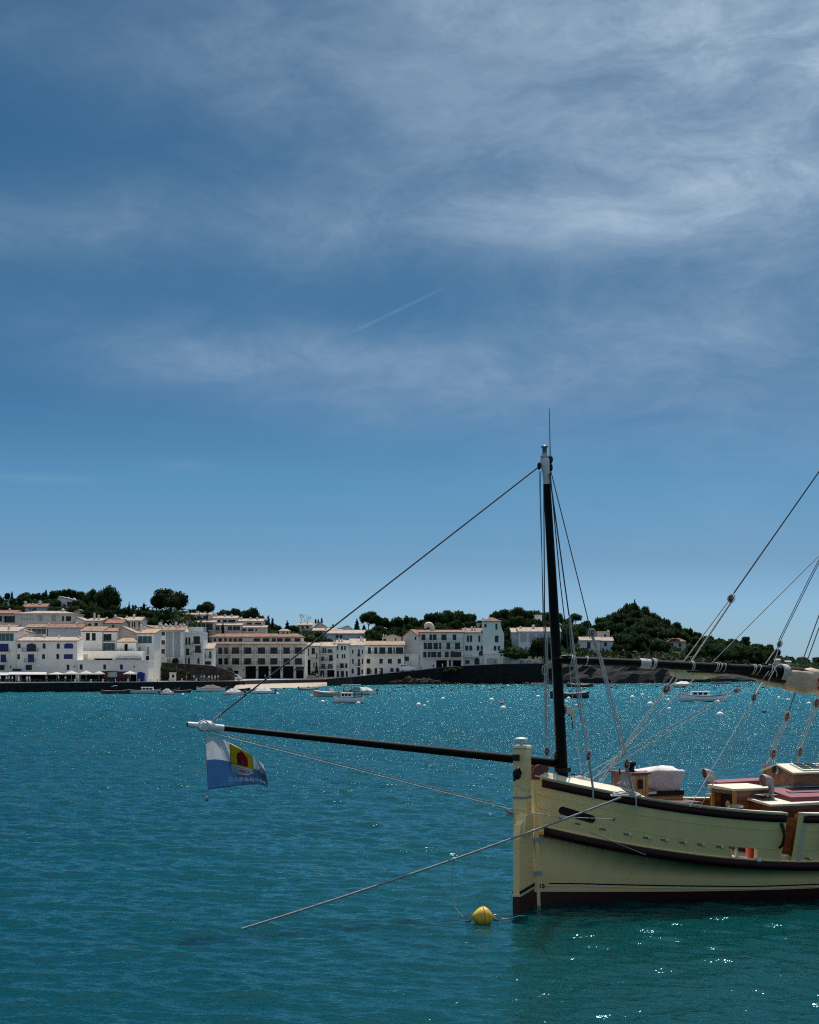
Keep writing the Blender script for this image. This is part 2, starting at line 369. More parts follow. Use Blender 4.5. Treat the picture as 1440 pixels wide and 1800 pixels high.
for px in pxs:
    s_ = interp(SHORE, px)[0]
    for k, dd in enumerate(DS):
        D = s_+dd; z = zt(px, D+1e-4); x = (px-720)/F*D
        if px >= 960 and 0 < dd < 24:
            nz = mnoise.noise(Vector((x*0.11, D*0.13, 3))) + 0.5*mnoise.noise(Vector((x*0.33, D*0.4, 8)))
            z += nz*2.2*min(1, dd/3); D -= nz*3.0
        elif dd > 22: z += mnoise.noise(Vector((x*0.03, D*0.03, 1)))*1.2
        vs.append((x, D, z))
nd = len(DS)
mb.add(vs, [(i*nd+j, (i+1)*nd+j, (i+1)*nd+j+1, i*nd+j+1) for i in range(len(pxs)-1) for j in range(nd-1)], False)
tm = bpy.data.materials.new('hill_ground'); tm.use_nodes = True; q = G(tm.node_tree); bs = q.n['Principled BSDF']
geo = q.new('ShaderNodeNewGeometry'); zz = q.sep(geo.outputs['Position'])[2]
nn = q.noise(geo.outputs['Position'], 0.12, 6, 0.65); n3 = q.noise(geo.outputs['Position'], 0.9, 6, 0.7)
rock = q.ramp(n3, [(0.35, (0.002, 0.002, 0.002)), (0.6, (0.005, 0.0042, 0.004)), (0.85, (0.03, 0.023, 0.018))]); soil = q.ramp(nn, [(0.35, (0.012, 0.02, 0.010)), (0.7, (0.035, 0.040, 0.018))])
q.l.new(q.mix(q.mapr(q.math('ADD', zz, q.math('MULTIPLY', nn, 5)), 8.5, 11.0), rock, soil), bs.inputs['Base Color']); bs.inputs['Roughness'].default_value = 0.95
bn = q.new('ShaderNodeBump'); bn.inputs['Distance'].default_value = 0.8; q.l.new(n3, bn.inputs['Height']); q.l.new(bn.outputs[0], bs.inputs['Normal'])
solo('hillside', mb, tm, kind='structure')

# ------------------------------------------------------------------ leaves and trees
def leafmat(name, a, b):
    m_ = bpy.data.materials.new(name); m_.use_nodes = True; q = G(m_.node_tree); bs = q.n['Principled BSDF']
    t_ = q.new('ShaderNodeTexCoord'); oi = q.new('ShaderNodeObjectInfo'); ge = q.new('ShaderNodeNewGeometry')
    n_ = q.noise(q.vmath('ADD', t_.outputs['Object'], oi.outputs['Location']), 1.8, 3, 0.6)
    c_ = q.ramp(n_, [(0.35, a), (0.7, b)])
    hv = q.new('ShaderNodeHueSaturation'); q.l.new(c_, hv.inputs['Color'])
    q.l.new(q.math('MULTIPLY', q.mapr(ge.outputs['Random Per Island'], 0, 1, 0.6, 1.45, False), q.mapr(oi.outputs['Random'], 0, 1, 0.75, 1.25, False)), hv.inputs['Value'])
    q.l.new(hv.outputs[0], bs.inputs['Base Color']); bs.inputs['Roughness'].default_value = 0.75; bs.inputs['Specular IOR Level'].default_value = 0.08
    tl_ = q.new('ShaderNodeBsdfTranslucent'); q.l.new(hv.outputs[0], tl_.inputs[0]); mx = q.new('ShaderNodeMixShader'); mx.inputs[0].default_value = 0.35
    q.l.new(bs.outputs[0], mx.inputs[1]); q.l.new(tl_.outputs[0], mx.inputs[2]); q.l.new(mx.outputs[0], q.n['Material Output'].inputs[0])
    return m_
ML = leafmat('pine_needles', (0.014, 0.032, 0.012), (0.036, 0.066, 0.020)); MLB = leafmat('shrub_leaves', (0.018, 0.038, 0.010), (0.050, 0.072, 0.022))
MLC = leafmat('cypress_leaves', (0.010, 0.020, 0.012), (0.022, 0.036, 0.018)); MBARK = mat('bark', (0.055, 0.042, 0.032), 0.9, 0.3)
def crown_mesh(name, lobes, n, leaf, m_, seed):
    """leaf clumps spread through a set of ellipsoid lobes; each lobe (x,y,z,rx,ry,rz)"""
    r_ = np.random.default_rng(seed); lb = np.array(lobes); w = (lb[:, 3]*lb[:, 4]+lb[:, 3]*lb[:, 5]); w = w/w.sum()
    idx = r_.choice(len(lb), n, p=w); L = lb[idx]
    dirs = r_.normal(size=(n, 3)); dirs /= np.linalg.norm(dirs, axis=1)[:, None]
    rad = r_.uniform(0.62, 1.06, n)**0.7
    c = L[:, :3]+dirs*L[:, 3:]*rad[:, None]
    # orientation: loosely facing outwards
    nrm = dirs+r_.normal(0, 0.6, (n, 3)); nrm /= np.linalg.norm(nrm, axis=1)[:, None]
    a = np.cross(nrm, r_.normal(size=(n, 3))); a /= np.linalg.norm(a, axis=1)[:, None]; b = np.cross(nrm, a)
    s_ = leaf*r_.uniform(0.6, 1.5, n)[:, None]; k = r_.uniform(0.5, 1.0, n)[:, None]
    v = np.stack([c-a*s_, c-b*s_*k+nrm*s_*0.3, c+a*s_, c+b*s_*k-nrm*s_*0.2], 1).reshape(-1, 3)
    f = np.arange(4*n).reshape(n, 4)
    mb = MB(); mb.v = [tuple(p) for p in v]; mb.f = [tuple(int(i) for i in p) for p in f]; mb.sm = [False]*n
    for l in lobes:   # solid core added in each lobe so no light shows through
        mb.ball(l[:3], 1.0, 8, 5, -1.0, (l[3]*0.74, l[4]*0.74, l[5]*0.74))
    me_ = mb.mesh(name); me_.materials.append(m_); return me_
def lobes_round(seed, k=11, flat=0.62, low=0.15):
    r_ = random.Random(seed); o = [(0, 0, 0.55*flat+0.1, 0.62, 0.62, 0.5*flat)]
    for i in range(k):
        a = 6.283*i/k+r_.uniform(-.3, .3); q_ = r_.uniform(0.35, 0.72); rr = r_.uniform(0.24, 0.36)
        o.append((q_*math.cos(a), q_*math.sin(a), low+flat*r_.uniform(0.15, 0.85)*(1.15-q_*0.6), rr, rr, rr*0.8))
    return o
CROWN = {}
CROWN['pine'] = [crown_mesh('pine_crown', lobes_round(s, 12, 0.75), 1500, 0.062, ML, s) for s in (1, 2, 3, 4)]
CROWN['umbrella'] = [crown_mesh('umbrella_crown', [(0, 0, 0.42, 0.8, 0.8, 0.36)]+[(0.58*math.cos(a), 0.58*math.sin(a), 0.34+0.12*math.sin(a*3+s), 0.36, 0.36, 0.27) for a in np.arange(0, 6.2, 0.62)]+[(0.2, -0.2, 0.66, 0.5, 0.5, 0.2)], 2400, 0.045, ML, s+20) for s in (1, 2)]
CROWN['cypress'] = [crown_mesh('cypress_crown', [(0, 0, 0.12+i*0.2, max(0.2, 1.0-i*0.045-(i > 6)*0.14*(i-6)), max(0.2, 1.0-i*0.045-(i > 6)*0.14*(i-6)), 0.2) for i in range(10)], 900, 0.12, MLC, 31)]
CROWN['conifer'] = [crown_mesh('conifer_crown', [(0.14*math.sin(i*2.4), 0.14*math.cos(i*2.4), 0.1+i*0.2, 1.0-i*0.095, 1.0-i*0.095, 0.16) for i in range(10)], 1100, 0.10, MLC, 32)]
CROWN['shrub'] = [crown_mesh('shrub_crown', [(0, 0, 0.35, 0.8, 0.8, 0.45), (0.5, 0.1, 0.3, 0.5, 0.5, 0.35), (-0.5, -0.2, 0.28, 0.5, 0.5, 0.35)], 500, 0.085, MLB, s) for s in (41, 42)]
ASPECT = {'pine': 0.62, 'umbrella': 0.5, 'cypress': 4.5, 'conifer': 2.6, 'shrub': 0.6}
TR = [None]
def trunkmesh():
    me_ = MB().tube([(0, 0, -1), (0.02, 0, -0.6), (-0.02, 0.03, -0.3), (0.03, 0, 0.0), (0, 0, 0.25)], [0.055, 0.045, 0.038, 0.032, 0.02], 7)
    for a in range(5): me_.tube([(0, 0, -0.25+0.04*a), (0.22*math.cos(a*1.3), 0.22*math.sin(a*1.3), 0.02), (0.5*math.cos(a*1.3), 0.5*math.sin(a*1.3), 0.2)], [0.026, 0.018, 0.008], 5)
    m_ = me_.mesh('trunk'); m_.materials.append(MBARK); return m_
TRUNK = trunkmesh()
def tree(kind, px, ytop, w, D, label, group=None, hpx=None, base=None, name=None, cat='tree', bark=True, leaf=None):
    """px centre, ytop row of the crown's top, w width in pixels, D distance; hpx crown height in pixels"""
    k = D/F; rad = w/2*k
    ch = hpx*k if hpx else rad*2*ASPECT[kind]
    topz = CH-(ytop-YH)*k; gz = zt(px, D) if base is None else base
    cz = topz-ch
    o = thing(name or {'pine': 'pine_tree', 'umbrella': 'umbrella_pine', 'cypress': 'cypress_tree', 'conifer': 'conifer_tree', 'shrub': 'shrub'}[kind], label, cat, ((px-720)*k, D, min(gz, cz)), 0, group)
    me_ = random.choice(CROWN[kind]); hgt = {'pine': 1.0, 'umbrella': 0.9, 'cypress': 2.1, 'conifer': 2.05, 'shrub': 0.82}[kind]
    c = part('crown' if kind != 'shrub' else 'foliage', me_, None, o); c.scale = (rad, rad, ch/hgt); c.rotation_euler = (0, 0, random.uniform(0, 6.28)); c.location = (0, 0, cz-min(gz, cz))
    if bark and kind != 'shrub':
        t = part('trunk', TRUNK, None, o); hgap = max(0.3, cz-min(gz, cz)); t.location = (0, 0, cz-min(gz, cz)); t.scale = (rad, rad, max(hgap+0.5, rad*0.6))
    return o
# ------------------------------------------------------------------ town materials
def plaster(name, c, v=0.05):
    m_ = bpy.data.materials.new(name); m_.use_nodes = True; q = G(m_.node_tree); bs = q.n['Principled BSDF']
    geo = q.new('ShaderNodeNewGeometry'); mp_ = q.new('ShaderNodeMapping'); q.l.new(geo.outputs['Position'], mp_.inputs[0]); mp_.inputs['Scale'].default_value = (1, 1, 0.28)
    streak = q.noise(mp_.outputs[0], 0.9, 5, 0.65); fine = q.noise(geo.outputs['Position'], 0.25, 4, 0.6)
    c_ = q.mix(q.mapr(streak, 0.50, 0.85, 0, 0.42), tuple(c), tuple(x*0.66 for x in c))
    c_ = q.mix(q.mapr(fine, 0.35, 0.7, 0, 0.5), c_, tuple(x*y for x, y in zip(c, (0.86, 0.83, 0.79))))
    q.l.new(c_, bs.inputs['Base Color']); bs.inputs['Roughness'].default_value = 0.85; bs.inputs['Specular IOR Level'].default_value = 0.2
    bn = q.new('ShaderNodeBump'); bn.inputs['Distance'].default_value = 0.03; q.l.new(q.noise(geo.outputs['Position'], 6, 4, 0.7), bn.inputs['Height']); q.l.new(bn.outputs[0], bs.inputs['Normal'])
    MATS[name] = m_; return m_
WALL = {'w': plaster('white_plaster', (0.86, 0.82, 0.75)), 'c': plaster('cream_plaster', (0.74, 0.67, 0.58)), 'p': plaster('pinkish_plaster', (0.72, 0.60, 0.52)),
        'g': plaster('grey_plaster', (0.50, 0.53, 0.55)), 'k': plaster('shade_render', (0.07, 0.055, 0.048)), 'b': plaster('bluish_plaster', (0.60, 0.68, 0.74))}
def tiles(name, a, b):
    m_ = bpy.data.materials.new(name); m_.use_nodes = True; q = G(m_.node_tree); bs = q.n['Principled BSDF']
    geo = q.new('ShaderNodeNewGeometry'); x_, y_, z_ = q.sep(geo.outputs['Position'])[:3]
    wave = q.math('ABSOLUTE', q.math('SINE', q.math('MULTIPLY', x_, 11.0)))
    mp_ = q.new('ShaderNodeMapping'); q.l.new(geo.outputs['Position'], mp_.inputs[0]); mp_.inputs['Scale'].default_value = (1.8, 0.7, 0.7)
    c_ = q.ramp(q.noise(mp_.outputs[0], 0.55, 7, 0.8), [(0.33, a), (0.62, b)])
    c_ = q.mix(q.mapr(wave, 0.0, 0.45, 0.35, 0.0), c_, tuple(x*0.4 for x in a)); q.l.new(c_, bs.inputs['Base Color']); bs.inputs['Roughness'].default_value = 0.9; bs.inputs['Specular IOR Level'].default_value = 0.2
    bn = q.new('ShaderNodeBump'); bn.inputs['Distance'].default_value = 0.08; q.l.new(wave, bn.inputs['Height']); q.l.new(bn.outputs[0], bs.inputs['Normal']); MATS[name] = m_; return m_
ROOF = {'pink': tiles('pale_roof_tiles', (0.27, 0.20, 0.16), (0.56, 0.46, 0.39)), 'terra': tiles('terracotta_tiles', (0.12, 0.055, 0.038), (0.36, 0.22, 0.16)), 'brown': tiles('brown_roof_tiles', (0.13, 0.085, 0.06), (0.38, 0.28, 0.21)),
        'red': tiles('red_roof_tiles', (0.18, 0.065, 0.05), (0.40, 0.22, 0.17)), 'orange': tiles('orange_roof_tiles', (0.28, 0.17, 0.09), (0.52, 0.38, 0.26)), 'white': WALL['w']}
GLASSM = mat('window_glass', (0.004, 0.006, 0.008), 0.06, 0.3, spec=0.4, objvar=0.4); TEAL = mat('tinted_glazing', (0.035, 0.075, 0.085), 0.12, 0.3, spec=0.6)
FRAME = mat('white_joinery', (0.55, 0.56, 0.56), 0.6); BLUE = mat('blue_shutter_paint', (0.006, 0.014, 0.16), 0.5, 0.25); BLUED = mat('dark_blue_paint', (0.008, 0.014, 0.055), 0.5, 0.3)
DARK = mat('interior_shade', (0.006, 0.006, 0.007), 0.9); IRON = mat('dark_railing', (0.03, 0.035, 0.035), 0.6); SHUTG = mat('grey_shutter', (0.36, 0.41, 0.45), 0.6); BEIGE = mat('beige_shutter', (0.46, 0.44, 0.40), 0.6)  # near-black colour stands for the shade inside openings
BROWNW = mat('brown_joinery', (0.016, 0.013, 0.013), 0.6, spec=0.2)
CAPM = mat('pale_coping', (0.62, 0.60, 0.56), 0.8); FRNK = {'d': FRAME, 'n': BROWNW, 'g': FRAME, 's': SHUTG, 'o': WALL['w']}

def building(label, x0, x1, yt, yb, D, wins=(), roof=('flat',), wall='w', D1=None, depth=9.0, bal=(), chim=(), name='house', cat='house', group=None, down=7.0, over=0.35):
    D1 = D if D1 is None else D1; Dm = (D+D1)/2; k = Dm/F
    A = Vector(((x0-720)/F*D, D, 0)); B = Vector(((x1-720)/F*D1, D1, 0)); ub = B-A; W_ = ub.length; u = ub/W_; nb = Vector((-u.y, u.x, 0))   # nb points away from the camera
    zb = CH-(yb-YH)*k; ztp = CH-(yt-YH)*k
    def U(px):
        dx = (px-720)/F; den = u.x-dx*u.y; return (dx*A.y-A.x)/den
    def Zp(py): return CH-(py-YH)*k
    root = thing(name, label, cat, (A.x+ub.x/2, A.y+ub.y/2, zb), 0, group)
    M = Matrix(((u.x, nb.x, 0, A.x), (u.y, nb.y, 0, A.y), (0, 0, 1, 0), (0, 0, 0, 1)))   # (along, into, up) -> world
    def put(nm, mb, m_, par): return part(nm, mb.xf(M), m_, par, world=True)
    # --- walls with real openings
    holes = []
    for w in wins:
        a, b, ya, yb2, kd = w; ua, ub2 = U(a), U(b); holes.append((max(0.05, ua), min(W_-0.05, ub2), Zp(yb2), Zp(ya), kd))
    us = sorted({0.0, W_}|{h[0] for h in holes}|{h[1] for h in holes}); zs = sorted({zb-down, ztp}|{min(max(h[2], zb-down), ztp) for h in holes}|{min(h[3], ztp) for h in holes})
    wl = MB()
    for i in range(len(us)-1):
        for j in range(len(zs)-1):
            cu, cz = (us[i]+us[i+1])/2, (zs[j]+zs[j+1])/2
            if any(h[0] < cu < h[1] and h[2] < cz < h[3] and h[4] not in 'Aa' for h in holes): continue
            if us[i+1]-us[i] > 1e-4 and zs[j+1]-zs[j] > 1e-4: wl.quad((us[i], 0, zs[j]), (us[i+1], 0, zs[j]), (us[i+1], 0, zs[j+1]), (us[i], 0, zs[j+1]))
    dep = {'o': 1.3, 'O': 2.6, 'l': 1.2}
    for (a, b, c, d_, kd) in holes:
        if kd in 'Aa': continue
        r_ = dep.get(kd, 0.28)
        for q_ in (((a,0,c),(a,r_,c),(a,r_,d_),(a,0,d_)), ((b,0,c),(b,0,d_),(b,r_,d_),(b,r_,c)), ((a,0,d_),(a,r_,d_),(b,r_,d_),(b,0,d_)), ((a,0,c),(b,0,c),(b,r_,c),(a,r_,c))): wl.quad(*q_)
        if kd in 'oOl': wl.quad((a-.01, r_+.2, c-.01), (b+.01, r_+.2, c-.01), (b+.01, r_+.2, d_+.01), (a-.01, r_+.2, d_+.01))
    zl = zb-down
    wl.quad((0, 0, zl), (0, 0, ztp), (0, depth, ztp), (0, depth, zl)); wl.quad((W_, 0, zl), (W_, depth, zl), (W_, depth, ztp), (W_, 0, ztp)); wl.quad((0, depth, zl), (0, depth, ztp), (W_, depth, ztp), (W_, depth, zl))
    rk = roof[0]
    if rk in ('gable', 'shed'):
        hz = Zp(roof[1])-ztp; rm = depth/2 if rk == 'gable' else depth
        for uu in (0, W_):
            if rk == 'gable': wl.add([(uu, 0, ztp), (uu, rm, ztp+hz), (uu, depth, ztp)], [(0, 1, 2)])
            else: wl.add([(uu, 0, ztp), (uu, rm, ztp+hz), (uu, depth, ztp)], [(0, 1, 2)])
        if rk == 'shed': wl.quad((0, depth, ztp), (W_, depth, ztp), (W_, depth, ztp+hz))
    if rk == 'gx': wl.add([(0, 0, ztp), (W_, 0, ztp), (U(roof[3]), 0, Zp(roof[1]))], [(0, 1, 2)]); wl.add([(0, depth, ztp), (W_, depth, ztp), (U(roof[3]), depth, Zp(roof[1]))], [(0, 2, 1)])
    put('wall', wl, WALL[wall], root)
    # --- roof
    rf = MB(); e = over; t_ = 0.22; rp = None; hz = 0
    if rk == 'flat': rf.box((-0.12, -0.12, ztp), (W_+0.12, depth+0.12, ztp+0.3)); rm_ = WALL[roof[1]] if len(roof) > 1 else WALL[wall]; rp = lambda uu, vv: ztp+0.3
    elif rk in ('gable', 'shed'):
        hz = Zp(roof[1])-ztp; rm = depth/2 if rk == 'gable' else depth; sl_ = hz/rm; n_ = 1
        rf.hexa([(-e, -e, ztp-sl_*e), (W_+e, -e, ztp-sl_*e), (W_+e, rm, ztp+hz), (-e, rm, ztp+hz), (-e, -e, ztp-sl_*e+t_), (W_+e, -e, ztp-sl_*e+t_), (W_+e, rm, ztp+hz+t_), (-e, rm, ztp+hz+t_)])
        if rk == 'gable': rf.hexa([(-e, rm, ztp+hz), (W_+e, rm, ztp+hz), (W_+e, depth+e, ztp-sl_*e), (-e, depth+e, ztp-sl_*e), (-e, rm, ztp+hz+t_), (W_+e, rm, ztp+hz+t_), (W_+e, depth+e, ztp-sl_*e+t_), (-e, depth+e, ztp-sl_*e+t_)])
        rf.tube([(-e, rm, ztp+hz+t_), (W_+e, rm, ztp+hz+t_)], 0.14, 6)
        rm_ = ROOF[roof[2]]; rp = lambda uu, vv: ztp+sl_*min(vv, rm)
    elif rk == 'gx':
        uc = U(roof[3]); zc = Zp(roof[1])
        sa = (zc-ztp)/max(uc, .1); sb = (zc-ztp)/max(W_-uc, .1)
        rf.hexa([(-e, -e, ztp-sa*e), (uc, -e, zc), (uc, depth, zc), (-e, depth, ztp-sa*e), (-e, -e, ztp-sa*e+t_), (uc, -e, zc+t_), (uc, depth, zc+t_), (-e, depth, ztp-sa*e+t_)])
        rf.hexa([(uc, -e, zc), (W_+e, -e, ztp-sb*e), (W_+e, depth, ztp-sb*e), (uc, depth, zc), (uc, -e, zc+t_), (W_+e, -e, ztp-sb*e+t_), (W_+e, depth, ztp-sb*e+t_), (uc, depth, zc+t_)])
        rm_ = ROOF[roof[2]]; rp = lambda uu, vv: ztp+(zc-ztp)*(uu/uc if uu < uc else (W_-uu)/max(.1, W_-uc))
    elif rk == 'hip':
        zc = Zp(roof[1]); a_ = roof[3] if len(roof) > 3 else 0.5; r0, r1 = W_*a_*0.9, W_-W_*a_*0.9
        rf.add([(-e, -e, ztp), (W_+e, -e, ztp), (W_+e, depth+e, ztp), (-e, depth+e, ztp), (-e, -e, ztp+.15), (W_+e, -e, ztp+.15), (W_+e, depth+e, ztp+.15), (-e, depth+e, ztp+.15), (r0, depth/2, zc), (r1, depth/2, zc)],
               [(0,3,2,1), (0,1,5,4), (1,2,6,5), (2,3,7,6), (3,0,4,7), (4,5,9,8), (5,6,9), (6,7,8,9), (7,4,8)])
        rm_ = ROOF[roof[2]]; rp = lambda uu, vv: ztp+0.2
    ro = put('roof', rf, rm_, root)
    if rk in ('gable', 'shed', 'hip'):
        put('cornice', MB().box((-0.1, -0.16, ztp-0.28), (W_+0.1, -0.003, ztp-0.14)), WALL['w'] if wall != 'k' else WALL['k'], root)
    for c in chim:
        cx, ytp, wpx = c[:3]; uu = U(cx); vv = depth*(c[3] if len(c) > 3 else 0.4); kk = k*(1+vv/Dm); zt_ = CH-(ytp-YH)*kk; hw = wpx*k/2; z0 = rp(uu, vv)-0.3
        cm = MB().box((uu-hw, vv-0.4, z0), (uu+hw, vv+0.4, max(zt_-0.25, z0+.5))); zz_ = max(zt_-0.25, z0+.5)
        cm.box((uu-hw-.1, vv-.5, zz_), (uu+hw+.1, vv+.5, zz_+.12)); cm.box((uu-hw*.6, vv-.25, zz_+.12), (uu+hw*.6, vv+.25, zz_+.35))
        part('chimney', cm.xf(M), WALL['w' if wall != 'p' else 'p'], ro, world=True)
    # --- windows
    for (a, b, c, d_, kd) in holes:
        w_, h_ = b-a, d_-c
        if kd in 'Aa':      # arched shutter, a little proud of the wall
            pts = [(a, c), (b, c)]; rise = h_*(0.30 if w_ > h_*0.8 else 0.35); n_ = 7
            for i in range(n_+1):
                th = math.pi*i/n_; pts.append(((a+b)/2+w_/2*math.cos(th), d_-rise+rise*math.sin(th)))
            mb = MB(); n2 = len(pts); mb.add([(p[0], -0.10, p[1]) for p in pts]+[(p[0], 0.05, p[1]) for p in pts], [tuple(range(n2))]+[(i, (i+1) % n2, n2+(i+1) % n2, n2+i) for i in range(n2)])
            for i in range(1, 3): mb.box((a+w_*i/3-.03, -0.13, c), (a+w_*i/3+.03, -0.10, d_-rise))
            put('shutter', mb, BLUE if kd == 'A' else BLUED, root); continue
        if kd in 'bsS':     # closed louvred shutters in two leaves
            for (l, r_) in ((a+.02, (a+b)/2-.015), ((a+b)/2+.015, b-.02)):
                mb = MB().box((l, 0.10, c+.02), (r_, 0.16, d_-.02)); n_ = max(3, int(h_/0.32))
                for i in range(n_): mb.box((l+.06, 0.07, c+h_*(i+.3)/n_), (r_-.06, 0.10, c+h_*(i+.75)/n_))
                put('shutter', mb, {'b': BLUE, 's': BEIGE, 'S': SHUTG}[kd], root)
            continue
        if kd in 'oO':      # deep opening, back filled with glass or with black painted for the inside shade
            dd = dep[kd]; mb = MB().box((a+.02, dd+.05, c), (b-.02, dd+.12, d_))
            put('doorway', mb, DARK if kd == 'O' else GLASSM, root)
            if kd == 'o' and w_ > 1.6:
                mb = MB()
                for i in range(1, max(2, int(w_/1.1))): x_ = a+w_*i/max(2, int(w_/1.1)); mb.box((x_-.04, dd-.03, c), (x_+.04, dd+.045, d_))
                mb.box((a+.02, dd-.03, d_-.1), (b-.02, dd+.045, d_-.02)); put('door_frame', mb, BROWNW, root)
            continue
        fw = 0.07; nmul = max(1, round(w_/1.15)) if kd in 'gl' else (2 if w_ > 0.9 else 1); yy = 0.12 if kd != 'l' else 1.1
        fr = MB().box((a+.004, yy, c+.004), (a+fw, yy+.08, d_-.004)).box((b-fw, yy, c+.004), (b-.004, yy+.08, d_-.004)).box((a+fw, yy, c+.004), (b-fw, yy+.08, c+fw)).box((a+fw, yy, d_-fw), (b-fw, yy+.08, d_-.004))
        for i in range(1, nmul): x_ = a+w_*i/nmul; fr.box((x_-.035, yy+.004, c+fw), (x_+.035, yy+.076, d_-fw))
        f_ = put('window', fr, FRNK.get(kd, BROWNW), root)
        pn = MB().box((a+fw*.5, yy+.05, c+fw*.5), (b-fw*.5, yy+.065, d_-fw*.5)).xf(M)
        part('pane', pn, TEAL if kd == 'g' else GLASSM, f_, world=True)
        if kd in 'dn': 
            sb = MB().box((a-.12, -0.10, c-.10), (b+.12, -0.002, c-.02)).xf(M); part('sill', sb, WALL['w'], f_, world=True)
    for bb in bal:
        xa, xb, yf, hp = bb[:4]; out = bb[4] if len(bb) > 4 else 1.0; ua, ub2 = U(xa), U(xb); z_ = Zp(yf); hh = hp*k
        bo = put('balcony', MB().box((ua, -out, z_-.16), (ub2, -0.003, z_)), WALL['w'], root); rl = MB()
        n_ = max(2, int((ub2-ua)/0.24))
        for i in range(n_+1): x_ = ua+.04+(ub2-ua-.08)*i/n_; rl.box((x_-.022, -out+.03, z_), (x_+.022, -out+.06, z_+hh))
        for uu in (ua+.04, ub2-.04):
            for v_ in (-out*.66, -out*.33): rl.box((uu-.018, v_-.015, z_), (uu+.018, v_+.015, z_+hh))
            rl.box((uu-.02, -out+.06, z_+hh-.05), (uu+.02, -.003, z_+hh))
        rl.box((ua+.02, -out+.02, z_+hh), (ub2-.02, -out+.07, z_+hh+.05)); kd = bb[5] if len(bb) > 5 else 'i'
        part('railing', rl.xf(M), IRON if kd == 'i' else FRAME, bo, world=True)
        if kd == 'g': part('glass_panel', MB().box((ua+.05, -out+.035, z_+.05), (ub2-.05, -out+.05, z_+hh-.05)).xf(M), TEAL, bo, world=True)
    root['_x'] = 0; del root['_x']
    return root, M, U, Zp, W_
def wr(ya, yb, kd, *xs): return [(a, b, ya, yb, kd) for a, b in xs]

# ------------------------------------------------------------------ sea walls, promenade, beach, road
STONE = mat('dark_quay_stone', (0.007, 0.008, 0.009), 0.9, 0.5, 1.2, 1.5, 3.0, color2=(0.026, 0.025, 0.024), spec=.2)
def wallstrip(pxs_, name, label, z_of, off=0.0, thick=1.2, zlow=-3, m_=STONE, cap=CAPM, cat='wall', capw=0.35):
    f, bk = [], []
    mb = MB(); pts = []
    for px in pxs_:
        s_ = interp(SHORE, px)[0]+off; pts.append(((px-720)/F*s_, s_, z_of(px)))
    r_ = thing(name, label, cat, pts[len(pts)//2][:2]+(0,))
    for (a, b) in zip(pts, pts[1:]):
        mb.hexa([(a[0], a[1], zlow), (b[0], b[1], zlow), (b[0], b[1]+thick, zlow), (a[0], a[1]+thick, zlow), (a[0], a[1], a[2]-.15), (b[0], b[1], b[2]-.15), (b[0], b[1]+thick, b[2]-.15), (a[0], a[1]+thick, a[2]-.15)])
    part('masonry', mb, m_, r_, world=True)
    for (a, b) in zip(pts, pts[1:]):
        part('coping_stone', MB().hexa([(a[0]+.02, a[1]-.06, a[2]-.15), (b[0], b[1]-.06, b[2]-.15), (b[0], b[1]+capw, b[2]-.15), (a[0]+.02, a[1]+capw, a[2]-.15), (a[0]+.02, a[1]-.06, a[2]+.03), (b[0], b[1]-.06, b[2]+.03), (b[0], b[1]+capw, b[2]+.03), (a[0]+.02, a[1]+capw, a[2]+.03)]), cap, r_, world=True)
    return pts
zq = lambda px: interp(SHORE, px)[1]
wallstrip(list(range(-700, 0, 50))+list(range(0, 431, 43)), 'quay_wall', 'long dark stone quay wall under the restaurant terraces with a pale edge', zq)
wallstrip([418, 450, 500, 540, 575], 'beach_wall', 'low stone wall with pale coping behind the small sandy beach', lambda p: 2.35, off=6, zlow=-1)
wallstrip([575, 600, 620, 650, 675, 697], 'sea_wall', 'dark sea wall rising from the beach to the rocks', zq, cap=STONE)
wallstrip([697, 720, 740, 767, 790, 816, 850, 882, 912, 942, 962], 'sea_wall', 'high dark sea wall below the white house with the tower', zq, cap=mat('grey_coping', (0.16, 0.15, 0.14), 0.9))
mb = MB()
for a, b in zip(range(-700, 960, 20), range(-680, 980, 20)):
    q_ = []
    for px, o_ in ((a, 0.3), (b, 0.3), (b, 60 if b < 340 else 95), (a, 60 if a < 340 else 95)):
        D = interp(SHORE, px)[0]+o_+(6 if 420 < px < 575 else 0); q_.append(((px-720)/F*D, D, zq(px)-0.12+(0.004)))
    mb.quad(*q_)
solo('promenade', mb, mat('pale_paving', (0.34, 0.31, 0.27), 0.9, 0.15, 0.4), kind='structure')  # paving made paler so its bounce brightens the house fronts
mb = MB(); bx = list(range(395, 585, 10)); vs = []
for px in bx:
    e_ = min(1, max(0.0, (px-405)/30.0))*min(1, max(0.0, (582-px)/60.0)); s_ = interp(SHORE, px)[0]
    for k_, (o_, z_) in enumerate(((-26, -1.0), (-14, 0.02), (-8, 0.55), (0, 1.2), (6.5, 1.75))):
        D = s_+(o_*e_ if o_ < 6 else o_); vs.append(((px-720)/F*D, D, z_ if e_ > 0.02 or k_ in (0, 4) else z_-1.5))
mb.add(vs, [(i*5+j, (i+1)*5+j, (i+1)*5+j+1, i*5+j+1) for i in range(len(bx)-1) for j in range(4)], True)
solo('beach', mb, mat('sand', (0.40, 0.33, 0.25), 0.95, 0.12, 0.5, 0.6, 2), kind='structure')

